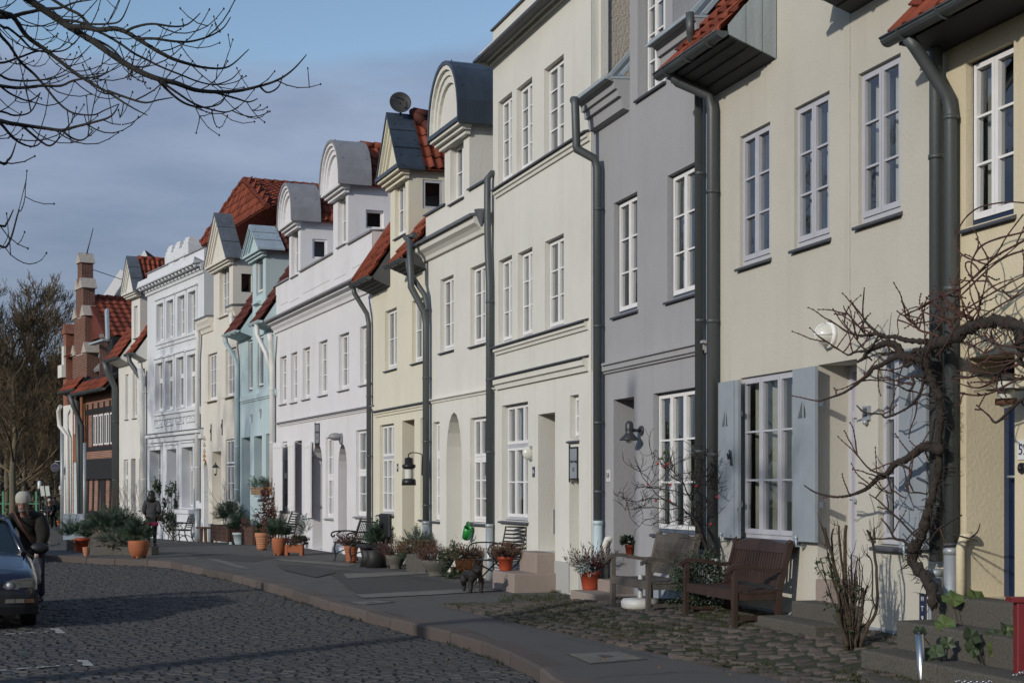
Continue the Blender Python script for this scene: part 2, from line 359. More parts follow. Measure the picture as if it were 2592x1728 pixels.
# access covers
def cover(px, label):
    P4 = [gp(*p) for p in px]; c = sum(P4, Vector()) / 4
    e = empty('access_cover', (c.x, c.y, .016), 0, label, 'manhole cover')
    b = MB(); q = [p - c for p in P4]
    b.prism([(p.x, p.y) for p in q], lambda a, d, t: (a, d, t), -.03, .002); b.build('frame', COVER_IRON, e)
    b = MB(); b.prism([(p.x * .9, p.y * .9) for p in q], lambda a, d, t: (a, d, t), -.02, .007); l = b.build('lid', CSTRIP, e)
    b = MB(); b.prism([(p.x * .2, p.y * .2) for p in q], lambda a, d, t: (a, d, t), .0, .010); b.build('grip', COVER_IRON, l)
cover([(1432, 1658), (1569, 1652), (1640, 1672), (1493, 1684)], 'square concrete-filled access cover in the pavement near the kerb')
cover([(884, 1527), (950, 1522), (1000, 1526), (925, 1533)], 'brown rectangular access cover in the pavement left of the dog')

# kerb stones, each its own
kerb = empty('kerb', (0, 0, 0), kind='structure')
L = 0; seg = []; rk = random.Random(3)
def along(d):
    acc = 0
    for a, b in zip(KPS, KPS[1:]):
        l = (b - a).length
        if acc + l >= d: return a + (b - a) * (d - acc) / l, (b - a).normalized()
        acc += l
    return KPS[-1], (KPS[-1] - KPS[-2]).normalized()
d = 0.0; tot = sum((b - a).length for a, b in zip(KPS, KPS[1:]))
while d < tot - 1.2:
    ln = rk.uniform(.75, 1.25); p, t = along(d + .01); q, t2 = along(d + ln - .01)
    n = Vector((-(q - p).y, (q - p).x)).normalized()       # to the left = the road side
    if n.x > 0 and p.y < 33: n = -n
    w = .30; dz = rk.uniform(-.006, .010)
    b = MB(); z0, z1 = -.16 + gz(p.y), .012 + dz + gz(p.y); o0, o1 = n * .03, -n * (w - .03)
    A = [p + o0, q + o0, q + o1, p + o1]; ins = [p + o0 * .2 + t * .012, q + o0 * .2 - t * .012, q + o1 * .93 - t * .012, p + o1 * .93 + t * .012]
    k = b.vs([(*v, z0) for v in A] + [(*v, z1 - .022) for v in A] + [(*v, z1) for v in ins])
    for i in range(4): j = (i + 1) % 4; b.face((k + i, k + j, k + 4 + j, k + 4 + i)); b.face((k + 4 + i, k + 4 + j, k + 8 + j, k + 8 + i))
    b.face((k + 8, k + 9, k + 10, k + 11)); b.build('kerb_stone', KERBM, kerb)
    d += ln

# setts
def sett_verts(rng, w, l, h):
    a = []
    for sx, sy in ((-1, -1), (1, -1), (1, 1), (-1, 1)): a.append((sx * w / 2 * rng.uniform(.9, 1), sy * l / 2 * rng.uniform(.88, 1)))
    c = rng.uniform(.72, .84); tz = [h + rng.uniform(-.006, .006) for _ in range(4)]
    return [(x, y, -.05) for x, y in a] + [(x, y, h - .022) for x, y in a] + [(x * c, y * c, tz[i]) for i, (x, y) in enumerate(a)]
SETT_F = [(i, (i + 1) % 4, 4 + (i + 1) % 4, 4 + i) for i in range(4)] + [(4 + i, 4 + (i + 1) % 4, 8 + (i + 1) % 4, 8 + i) for i in range(4)] + [(8, 9, 10, 11)]
def sett_field(name, parent, cells, m, z, w, l, h, nmax=280):
    """cells: (x, y, rot) ; the nearest nmax become objects of their own, the rest one mesh"""
    rng = random.Random(5); var = []
    for i in range(10):
        me = bpy.data.meshes.new(name); me.from_pydata(sett_verts(rng, w, l, h), [], SETT_F); me.materials.append(m); var.append(me)
    cells.sort(key=lambda c: c[1])
    vis = [c for c in cells if abs(c[0]) < .336 * c[1] and c[1] > F * (CH - z) / (1728 - HY) - .05]
    near = set(id(c) for c in vis[:nmax])
    b = MB()
    for c in cells:
        x, y, r = c; zz = z + gz(y) + (fh(x, y) if name == 'paving_sett' else 0) + rng.uniform(-.007, .007)
        M4 = Matrix.Translation((x, y, zz)) @ Matrix.Rotation(r + rng.uniform(-.08, .08), 4, 'Z') @ Matrix.Rotation(rng.uniform(-.05, .05), 4, 'X') @ Matrix.Rotation(rng.uniform(-.05, .05), 4, 'Y')
        if id(c) in near: link(name, rng.choice(var), parent, M4)
        else:
            k = b.vs([M4 @ Vector(v) for v in sett_verts(rng, w, l, h)])
            for q in SETT_F: b.face([k + i for i in q])
    b.build(name, m, parent, kind='stuff')
cells = []; y = 12.6; row = 0; rg = random.Random(11)
while y < 46:
    xl = -.35 * y - .6; x = xl + rg.uniform(0, .17); xr = kerb_x(y) - .06
    while x < xr:
        cells.append((x + rg.uniform(-.012, .012), y + .05 * math.sin(x * .7) + rg.uniform(-.012, .012), 0)); x += .158
    y += .108 if y < 34 else .125
sett_field('cobblestone', road, cells, SETT, -.139, .150, .100, .019)
# the cobbled and grassed forecourt in front of the three nearest houses
fore = [(1118, 1531), (1300, 1574), (1480, 1614), (1640, 1648), (1800, 1682), (1960, 1714), (2300, 1790), (2700, 1850)]
FL = [gp(*p).xy for p in fore]
def fore_left(Y):
    if Y >= FL[0].y: return 99
    for a, b in zip(FL, FL[1:]):
        if b.y <= Y <= a.y: return a.x + (b.x - a.x) * (Y - a.y) / (b.y - a.y)
    return FL[-1].x
FY0, FY1 = 10.4, FL[0].y - .02
def fh(X, Y):
    """the forecourt rises towards the houses"""
    if Y > 23: return 0.0
    a, b = fore_left(Y), wall_x(Y)
    if X <= a or a > 90: return 0.0
    t = min(1, (X - a) / max(.4, b - a)); r_ = min(1, max(0, (22.4 - Y) / 3.6))
    return .24 * (t * t * (3 - 2 * t)) * r_
def gpf(x, y, h=0):
    hh = 0
    for _ in range(12): p = gp(x, y, h + hh); hh = .5 * hh + .5 * fh(p.x, p.y)
    p = gp(x, y, h + hh); return p
def fore_f(u, v):
    Y = FY0 + (FY1 - FY0) * v; a = fore_left(Y); b = max(a + .01, wall_x(Y) + .3); X = a + (b - a) * u; return (X, Y, .020 + fh(X, Y))
court = sheet('forecourt', fore_f, 12, 40, MOSS)
cells = []; y = FY0
while y < FY1:
    x = fore_left(y) + rg.uniform(0, .1); xr = wall_x(y) + .1
    while x < xr:
        if rg.random() > .10: cells.append((x + rg.uniform(-.02, .02), y + rg.uniform(-.025, .025) + .04 * math.sin(x * 2.1), rg.uniform(-.15, .15)))
        x += .185
    y += .155
sett_field('paving_sett', court, cells, SETTW, .004, .165, .135, .028)
# grass: blades scattered over the forecourt joints and along the walls
def blades(pts, name, m, hmin=.03, hmax=.10, seed=2, parent=None):
    r = random.Random(seed); b = MB()
    for (x, y, z, dens) in pts:
        for _ in range(dens):
            a = r.uniform(0, 6.28); h = r.uniform(hmin, hmax); w = r.uniform(.003, .007); px_, py_ = x + r.gauss(0, .035), y + r.gauss(0, .035)
            dx, dy = math.cos(a) * w, math.sin(a) * w; lx, ly = r.gauss(0, h * .45), r.gauss(0, h * .45)
            k = b.vs([(px_ - dx, py_ - dy, z), (px_ + dx, py_ + dy, z), (px_ + lx * .4 + dx * .6, py_ + ly * .4 + dy * .6, z + h * .6), (px_ + lx, py_ + ly, z + h)])
            b.face((k, k + 1, k + 2)); b.face((k, k + 2, k + 3))
    return b.build(name, m, parent, kind='stuff')
pts = []
from mathutils import noise as mnoise
for _ in range(16000):
    Y = rg.uniform(FY0, FY1); a = fore_left(Y); b_ = wall_x(Y); X = rg.uniform(a, max(a + .01, b_))
    q = mnoise.noise(Vector((X * .9, Y * .55, 3))) + .35 * mnoise.noise(Vector((X * 3, Y * 3, 1)))
    near_wall = (X - a) / max(.3, b_ - a)
    if q + .2 * near_wall > .10: pts.append((X, Y, .012 + fh(X, Y), 4))
blades(pts, 'grass', GRASS, .012, .042)
pts = []
for _ in range(260):
    Y = rg.uniform(14, 33); p = kerb_x(Y) - .08; 
    if mnoise.noise(Vector((Y * .8, 0, 9))) > .1: pts.append((p, Y, -.13, 5))
for _ in range(420):
    Y = rg.uniform(21.3, 26); pts.append((wall_x(Y) - rg.uniform(.0, .16), Y, 0, 4)) if mnoise.noise(Vector((Y * 1.3, 4, 0))) > .05 else None
for _ in range(260): p = gp(rg.uniform(1270, 1480), rg.uniform(1506, 1524)); pts.append((p.x, p.y, .0, 4))
blades(pts, 'weeds', GRASS, .015, .06, 5)
# fallen leaves on the forecourt
r = random.Random(8); b = MB()
for _ in range(260):
    p = gpf(r.uniform(2100, 2592), r.uniform(1640, 1728)) if r.random() < .7 else gpf(r.uniform(1500, 2300), r.uniform(1560, 1728))
    a = r.uniform(0, 6.28); s_ = r.uniform(.012, .03); k = b.vs([(p.x + math.cos(a + i * 1.57) * s_ * (1 if i % 2 else .6), p.y + math.sin(a + i * 1.57) * s_, .055 + r.uniform(0, .02)) for i in range(4)]); b.face((k, k + 1, k + 2, k + 3))
b.build('fallen_leaves', mat('fallen_leaf', (.20, .09, .035), .9, .4, 9), None, kind='stuff')
# white parking marks painted over the setts
def mark(line, block, label):
    b = MB(); rr = random.Random(1)
    (x0, y0), (x1, y1) = line; n = 22
    c = gp(*block[0], -.12) if False else None
    pts_ = []
    for i in range(n):
        if rr.random() < .12: continue
        u, v = i / n, (i + .86) / n
        A, B_ = gp(x0 + (x1 - x0) * u, y0 + (y1 - y0) * u, -.118), gp(x0 + (x1 - x0) * v, y0 + (y1 - y0) * v, -.118); w = Vector((0, .045, 0))
        b.poly(A - w, B_ - w, B_ + w, A + w)
    (bx0, by0, bx1, by1) = block
    for j in range(3):
        for i in range(4):
            if rr.random() < .1: continue
            f = lambda u, v: gp(bx0 + (bx1 - bx0) * u + 18 * v, by0 + (by1 - by0) * v, -.118)
            u0, v0 = i / 4, j / 3; b.poly(f(u0, v0 + .28), f(u0 + .22, v0 + .28), f(u0 + .22, v0), f(u0, v0))
    o = b.build('parking_mark', PAINT, None); o.location.z = .004
    tag(o, label, 'road marking', 'white parking marks on the road')
mark(((-80, 1612), (122, 1597)), (126, 1590, 150, 1602), 'worn white parking mark on the setts just in front of the dark blue car')
mark(((-80, 1702), (190, 1681)), (194, 1670, 222, 1685), 'worn white parking mark on the setts, the one nearest the camera')
# ------------------------------------------------------------------ houses
class House:
    def __init__(s, xl, xr, name, label, wall):
        s.L = Vector(CORN[xl]); s.Rt = Vector(CORN[xr]); d = s.Rt - s.L; s.W = d.length; s.u = d / s.W
        s.n = Vector((s.u.y, -s.u.x))            # towards the street
        if s.n.dot(-s.L) < 0: s.n = -s.n
        s.rz = math.atan2(s.u.y, s.u.x); s.g = gz(s.L.y)
        s.root = empty(name, (s.L.x, s.L.y, 0), s.rz, label, 'house', 'old town houses along the pavement')
        s.wm = wall; s.ops = []; s.wmb = MB(); s.name = name
    def loc(s, x, y, d=0):
        D = Vector(((x - HX) / F, 1)); t = (d + s.L.dot(s.n)) / D.dot(s.n); p = D * t - s.L
        return p.dot(s.u), CH + t * (HY - y) / F
    def side(s, x, y, s0):
        D = Vector(((x - HX) / F, 1)); t = (s0 + s.L.dot(s.u)) / D.dot(s.u); p = D * t - s.L
        return p.dot(s.n), CH + t * (HY - y) / F
    def P(s, a, d, z): return Vector((a, -d, z))                    # local point
    def w(s, a, d, z): q = s.L + s.u * a + s.n * d; return Vector((q.x, q.y, z))
    def wall(s, s0, s1, z0, z1, ops, d=0, th=.4, mb=None, sides=True, back=3.0):
        """front sheet with holes, reveals, and side returns"""
        b = mb or s.wmb
        xs = sorted({s0, s1, *[min(max(o[k], s0), s1) for o in ops for k in (0, 1)]}); zs = sorted({z0, z1, *[min(max(o[k], z0), z1) for o in ops for k in (2, 3)]})
        for i in range(len(xs) - 1):
            for j in range(len(zs) - 1):
                cx, cz = (xs[i] + xs[i + 1]) / 2, (zs[j] + zs[j + 1]) / 2
                if any(o[0] < cx < o[1] and o[2] < cz < o[3] for o in ops): continue
                b.poly(s.P(xs[i], d, zs[j]), s.P(xs[i + 1], d, zs[j]), s.P(xs[i + 1], d, zs[j + 1]), s.P(xs[i], d, zs[j + 1]))
        for o in ops:
            a0, a1, c0, c1, dep = o[:5]; arch = o[5] if len(o) > 5 else 0; i = d - dep
            P = s.P
            if arch:
                r = arch; zsp = c1 - r; N = 10; cxm = (a0 + a1) / 2; hw = (a1 - a0) / 2
                ar = [(cxm - hw * math.cos(math.pi * k / N), zsp + r * math.sin(math.pi * k / N)) for k in range(N + 1)]
                for k in range(N):
                    (xa, za), (xb, zb) = ar[k], ar[k + 1]
                    b.poly(P(xa, d, za), P(xb, d, zb), P(xb, d, c1), P(xa, d, c1)); b.poly(P(xa, d, za), P(xa, i, za), P(xb, i, zb), P(xb, d, zb))
                top = zsp
            else:
                top = c1; b.poly(P(a0, d, c1), P(a0, i, c1), P(a1, i, c1), P(a1, d, c1))
            b.poly(P(a0, d, c0), P(a0, i, c0), P(a0, i, top), P(a0, d, top)); b.poly(P(a1, d, c0), P(a1, d, top), P(a1, i, top), P(a1, i, c0))
            b.poly(P(a0, d, c0), P(a1, d, c0), P(a1, i, c0), P(a0, i, c0))
        if sides:
            e = .004
            b.poly(s.P(s0 + e, d, z0), s.P(s0 + e, d, z1), s.P(s0 + e, d - back, z1), s.P(s0 + e, d - back, z0))
            b.poly(s.P(s1 - e, d, z0), s.P(s1 - e, d - back, z0), s.P(s1 - e, d - back, z1), s.P(s1 - e, d, z1))
            b.poly(s.P(s0, d, z1), s.P(s1, d, z1), s.P(s1, d - back, z1), s.P(s0, d - back, z1))
    def op(s, xl, xr, yt, yb, dep=.2, arch=0):
        a0, z1 = s.loc(xl, yt); _, z0 = s.loc(xl, yb); a1, _ = s.loc(xr, yt); o = (a0, a1, z0, z1, dep, arch); return o
    def win(s, xl, xr, yt, yb, cols=2, rows=3, dep=.14, sash=WHITE, frame=None, sill=SLATE, curt=None, name='window', label=None, vis=None, sillo=.05, ops=None, d=0, extra=.2):
        """opening given by its pixels (top and bottom at the left jamb) -> hole + window part with panes"""
        if dep < .3: dep = dep * .55 + .005
        o = s.op(xl, xr, yt, yb, dep + .02); (s.ops if ops is None else ops).append(o)
        return s.window(o[0], o[1], o[2], o[3], cols, rows, dep, sash, frame, sill, curt, name, label, sillo, d)
    def window(s, a0, a1, z0, z1, cols=2, rows=3, dep=.14, sash=WHITE, frame=None, sill=SLATE, curt=None, name='window', label=None, sillo=.05, d=0):
        if isinstance(rows, int): rows = [(0, 1, rows)]
        fr = .035; b = MB(); D = d - dep; frame = frame or sash
        P = s.P; mats = [frame, sash, ROOM]
        def bx(x0, x1, za, zb, d0, d1): b.box(x0, x1, -d0, -d1, za, zb)
        H_ = z1 - z0
        bx(a0, a0 + fr, z0, z1, D, D - .07); bx(a1 - fr, a1, z0, z1, D, D - .07); bx(a0 + fr, a1 - fr, z1 - fr, z1, D, D - .07); bx(a0 + fr, a1 - fr, z0, z0 + fr + .025, D, D - .07)
        for f0, f1, n in rows[:-1]: zz = z0 + H_ * f1; bx(a0 + fr, a1 - fr, zz - .03, zz + .03, D + .012, D - .07)
        # dark room behind
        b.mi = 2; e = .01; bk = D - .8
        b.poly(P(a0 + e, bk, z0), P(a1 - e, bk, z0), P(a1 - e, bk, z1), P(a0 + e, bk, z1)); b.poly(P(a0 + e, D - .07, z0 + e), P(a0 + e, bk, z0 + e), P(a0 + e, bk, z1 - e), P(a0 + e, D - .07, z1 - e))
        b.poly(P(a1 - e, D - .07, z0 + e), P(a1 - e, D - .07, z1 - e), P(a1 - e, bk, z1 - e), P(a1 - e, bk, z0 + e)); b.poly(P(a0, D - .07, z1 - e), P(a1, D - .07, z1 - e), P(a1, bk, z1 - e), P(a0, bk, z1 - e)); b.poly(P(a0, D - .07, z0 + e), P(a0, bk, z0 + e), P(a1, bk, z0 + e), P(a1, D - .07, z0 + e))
        b.mi = 1; st, gb = .042, .022; panes = []
        cw = (a1 - a0 - 2 * fr) / cols
        for f0, f1, n in rows:
            zb_, zt_ = z0 + H_ * f0 + (.035 if f0 > 0 else fr + .025), z0 + H_ * f1 - (.032 if f1 < 1 else fr)
            for c in range(cols):
                x0, x1 = a0 + fr + c * cw + .004, a0 + fr + (c + 1) * cw - .004; q0, q1 = D + .016, D - .05
                bx(x0, x0 + st, zb_, zt_, q0, q1); bx(x1 - st, x1, zb_, zt_, q0, q1); bx(x0 + st, x1 - st, zt_ - st, zt_, q0, q1); bx(x0 + st, x1 - st, zb_, zb_ + st * 1.35, q0, q1)
                ph = (zt_ - st - zb_ - st * 1.35) / n
                for r_ in range(n):
                    pz0, pz1 = zb_ + st * 1.35 + r_ * ph, zb_ + st * 1.35 + (r_ + 1) * ph
                    if r_ > 0: bx(x0 + st, x1 - st, pz0 - gb / 2, pz0 + gb / 2, D + .008, D - .035)
                    panes.append((x0 + st, x1 - st, pz0 + (gb / 2 if r_ else 0), pz1 - (gb / 2 if r_ < n - 1 else 0)))
        w_ = b.build(name, mats, s.root)
        if label: w_['label'] = label
        jr = random.Random(int(a0 * 997 + z0 * 91))
        for x0, x1, za, zb_ in panes:
            m = MB(); t0, t1 = jr.uniform(-.007, .007), jr.uniform(-.007, .007); dd = D - .018
            m.poly(P(x0 - .003, dd + t0, za - .003), P(x1 + .003, dd - t0, za - .003), P(x1 + .003, dd - t0 + t1, zb_ + .003), P(x0 - .003, dd + t0 + t1, zb_ + .003)); m.build('pane', GLASS, w_)
        if curt is None and jr.random() < .75: curt = (CURT, jr.choice((.2, .3, .42)), jr.choice((.45, .96, .96)))
        if curt:
            for sd_ in ((a0 + fr, a0 + fr + (a1 - a0) * curt[1]), (a1 - fr - (a1 - a0) * curt[1], a1 - fr)):
                m = MB(); n = 14; m.s = True
                for i in range(n):
                    xa, xb = sd_[0] + (sd_[1] - sd_[0]) * i / n, sd_[0] + (sd_[1] - sd_[0]) * (i + 1) / n; da, db = D - .14 + .022 * math.sin(i * 1.9), D - .14 + .022 * math.sin((i + 1) * 1.9)
                    m.poly(P(xa, da, z0 + .05), P(xb, db, z0 + .05), P(xb, db, z0 + H_ * curt[2]), P(xa, da, z0 + H_ * curt[2]))
                m.build('curtain', curt[0], w_)
        if sill:
            m = MB(); m.prism([(D + .0, z0 + .012), (D, z0 - .02), (d + sillo - .01, z0 - .055), (d + sillo, z0 - .045), (d + sillo, z0 - .025)], lambda a, z, t: P(t, a, z), a0 - (.04 if sillo > 0 else -.002), a1 + (.04 if sillo > 0 else -.002)); m.build('sill', sill, w_)
        return w_
    def door(s, xl, xr, yt, zb=0, dep=.45, arch=0, m=WOODD, cols=1, label=None):
        a0, z1 = s.loc(xl, yt); a1, _ = s.loc(xr, yt); s.ops.append((a0, a1, zb, z1, dep, arch))
        b = MB(); b.box(a0, a1, dep, dep + .05, zb, z1); f = .07
        b.box(a0, a0 + f, dep - .04, dep, zb, z1); b.box(a1 - f, a1, dep - .04, dep, zb, z1); b.box(a0 + f, a1 - f, dep - .04, dep, z1 - f, z1)
        if z1 - zb > 2.2: b.box(a0 + f, a1 - f, dep - .03, dep, z1 - .55, z1 - .48)
        w2 = a1 - a0 - 2 * f
        for (u0, u1, v0, v1) in ((.1, .9, .06, .35), (.1, .9, .42, .9)):
            b.box(a0 + f + w2 * u0, a0 + f + w2 * u1, dep - .015, dep, zb + (z1 - zb - .6) * v0, zb + (z1 - zb - .6) * v1)
        o = b.build('door', m, s.root, **({'label': label} if label else {}))
        h = MB(); h.tube([(a0 + f + .06, dep - .03, zb + 1.05), (a0 + f + .06, dep - .09, zb + 1.05), (a0 + f + .17, dep - .09, zb + 1.05)], .012, 6); h.build('handle', PIPEL, o)
        return o
    def band(s, s0, s1, prof, m, name='string_course', ends=True, **kw):
        """profile [(d,z)] swept along the wall"""
        b = MB(); b.prism(prof, lambda d, z, t: s.P(t, d, z), s0, s1); return b.build(name, m, s.root, **kw)
    def bandpx(s, xa, ya, xb, h, d, m, cap=None, name='string_course', lip=.03, step=.5, capout=.05):
        a, z = s.loc(xa, ya, d); b_, _ = s.loc(xb, ya, d)
        s.band(a, b_, [(-.01, z), (d, z), (d, z - h * step), (d * .55, z - h * step - .012), (d * .45, z - h), (-.01, z - h)], m, name)
        if cap: s.band(a - .02, b_ + .02, [(-.015, z + .05), (d + capout, z + .012), (d + capout, z - .012), (d + capout - .02, z - .008), (-.015, z + .03)], cap, 'flashing')
        return a, b_, z
    def pipe(s, pts, r=.05, m=PIPE, name='downpipe', rings=(), lower=None, low=None):
        b = MB(); b.tube([s.P(*p) for p in pts], r, 10); b.mi = 0
        for z in rings:
            p = pts[-1]; b.tube([s.P(p[0], p[1], z - .02), s.P(p[0], p[1], z + .02)], r * 1.14, 10); b.box(p[0] - .01, p[0] + .01, -p[1], 0, z - .008, z + .008)
        o = b.build(name, m, s.root)
        if lower:
            q = MB(); p = pts[-1]; q.tube([s.P(p[0], p[1], s.g - .3), s.P(p[0], p[1], lower)], r * 1.12, 10); q.tube([s.P(p[0], p[1], lower - .03), s.P(p[0], p[1], lower + .03)], r * 1.25, 10); q.build('standpipe', low or PIPEL, o)
        return o
    def gutter(s, s0, s1, d, z, r=.075, m=PIPE):
        b = MB(); N = 8; b.s = True
        A = [(d - r * math.cos(math.pi * k / N), z - r * math.sin(math.pi * k / N)) for k in range(N + 1)]; Bn = [(d - (r - .008) * math.cos(math.pi * k / N), z - (r - .008) * math.sin(math.pi * k / N)) for k in range(N + 1)]
        for ring in (A, Bn):
            for k in range(N): b.poly(s.P(s0, *ring[k]), s.P(s1, *ring[k]), s.P(s1, *ring[k + 1]), s.P(s0, *ring[k + 1]))
        b.s = False
        for t in (s0, s1): b.poly(*[s.P(t, *q) for q in A])
        b.tube([s.P(s0, d + r, z), s.P(s1, d + r, z)], .012, 6)
        x = s0 + .3
        while x < s1 - .1:
            for k in range(N): b.bar(s.P(x, d - (r + .006) * math.cos(math.pi * k / N), z - (r + .006) * math.sin(math.pi * k / N)), s.P(x, d - (r + .006) * math.cos(math.pi * (k + 1) / N), z - (r + .006) * math.sin(math.pi * (k + 1) / N)), .03, .008, (1, 0, 0))
            x += .62
        return b.build('gutter', m, s.root)
    def finish(s, zt, s0=0, s1=None, back=3.0, z0=None, plinth=None, zp=.45):
        s.wall(s0, s.W if s1 is None else s1, -1.0 if z0 is None else z0, zt, s.ops, back=back)
        o = s.wmb.build('wall', s.wm, s.root)
        if plinth:
            b = MB(); e = .012; xs = sorted([(o_[0], o_[1]) for o_ in s.ops if o_[2] < zp]); c = s0
            for a0, a1 in xs + [((s.W if s1 is None else s1), 0)]:
                if a0 - c > .02: b.box(c, a0, -e, 0.01, -1, zp)
                c = a1
            b.build('plinth', plinth, s.root)
        return o

# --- pantiles: one mesh shared by all the tiles of a size
TILEM = {}
def tile_mesh(tw, tl, m):
    k = (round(tw, 3), round(tl, 3), m.name)
    if k not in TILEM:
        b = MB(); b.s = True; N = 8; pr = []
        for i in range(N + 1):
            t = i / N; x = (t - .5) * tw * 1.06
            z = .030 * math.cos(math.pi * (t * 1.45 + .12)) if t < .62 else .03 * math.cos(math.pi * (.62 * 1.45 + .12)) + .058 * math.sin((t - .62) / .38 * math.pi / 2)
            pr.append((x, z + .03))
        for (a, za), (c, zc) in zip(pr, pr[1:]):
            b.poly((a, 0, za + .022), (c, 0, zc + .022), (c, tl * 1.16, zc), (a, tl * 1.16, za))
        b.s = False
        for (a, za), (c, zc) in zip(pr, pr[1:]): b.poly((a, 0, za + .002), (c, 0, zc + .002), (c, 0, zc + .022), (a, 0, za + .022))
        TILEM[k] = b.mesh('tile', m)
    return TILEM[k]
def tiles(parent, o, eu, ev, wid, length, tw=.25, tl=.34, m=TILE, inside=None, nmax=300, seed=1, rev=False):
    """lay tiles from the eave corner o along eu and up ev"""
    eu, ev = Vector(eu).normalized(), Vector(ev).normalized(); n = eu.cross(ev).normalized()
    if n.z < 0: n = -n
    flip = eu.cross(ev).dot(n) < 0
    me = tile_mesh(tw, tl, m); r = random.Random(seed); B = Matrix((eu if not flip else -eu, ev, n)).transposed().to_4x4()
    nu, nv = max(1, int(wid / tw + .3)), max(1, int(length / tl + .3)); cnt = 0; over = MB()
    for j in range(nv):
        for i in range(nu):
            u, v = (i + .5) * wid / nu, j * tl
            if inside and not inside(u, v): continue
            p = Vector(o) + eu * u + ev * v + n * r.uniform(0, .008)
            M4 = Matrix.Translation(p) @ B @ Matrix.Rotation(r.uniform(-.02, .02), 4, 'Z') @ Matrix.Rotation(-.05 + r.uniform(-.012, .012), 4, 'X')
            cnt += 1
            if cnt <= nmax: link('tile', me, parent, M4)
            else:
                k = over.vs([M4 @ v_.co for v_ in me.vertices])
                for f in me.polygons: over.face([k + q for q in f.vertices])
    if over.f: over.build('tile', m, parent, kind='stuff')

def eave(H, s0, s1, zw, dg, zg, slope=1.25, rl=2.6, soff=SOFF, m=TILE, gut=PIPE, cheek=None, tilew=.25, inside=None, gr=.075, cheekR=True):
    """an overhanging roof edge: boxed soffit, gutter, tiles rising inwards"""
    P = H.P; b = MB(); zr = zg + .04 + slope * dg
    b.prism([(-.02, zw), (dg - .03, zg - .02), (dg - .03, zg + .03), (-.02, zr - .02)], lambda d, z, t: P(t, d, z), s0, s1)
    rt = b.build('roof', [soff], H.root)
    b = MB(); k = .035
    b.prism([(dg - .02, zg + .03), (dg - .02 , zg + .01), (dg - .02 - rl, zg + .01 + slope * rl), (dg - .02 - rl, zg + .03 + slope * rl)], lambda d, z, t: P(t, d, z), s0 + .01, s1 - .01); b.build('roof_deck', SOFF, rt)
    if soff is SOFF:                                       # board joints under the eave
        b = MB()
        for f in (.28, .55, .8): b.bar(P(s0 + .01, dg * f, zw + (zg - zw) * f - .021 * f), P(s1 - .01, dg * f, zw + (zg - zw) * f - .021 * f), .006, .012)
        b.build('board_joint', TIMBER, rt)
    L_ = math.hypot(1, slope); tiles(rt, P(s0, dg + .03, zg + .045), (1, 0, 0), (0, 1 / L_, slope / L_), s1 - s0, rl * L_ * .98, tilew, .33, m, inside)
    H.gutter(s0 - .03, s1 + .02, dg + .07, zg + .035, gr, gut)
    if cheek:
        xs = [0, .30, .64, 1.0]
        for a, c in zip(xs, xs[1:]):
            b = MB(); f = lambda t: zw + (zg - zw) * t; g = lambda t: zr + .05 - slope * dg * t + .02
            b.prism([(dg * a + .004, f(a) + .0), (dg * c - .004, f(c)), (dg * c - .004, g(c)), (dg * a + .004, g(a))], lambda d, z, t: P(t, d, z), s1, s1 + .025); b.build('cheek_board', cheek, rt)
    return rt

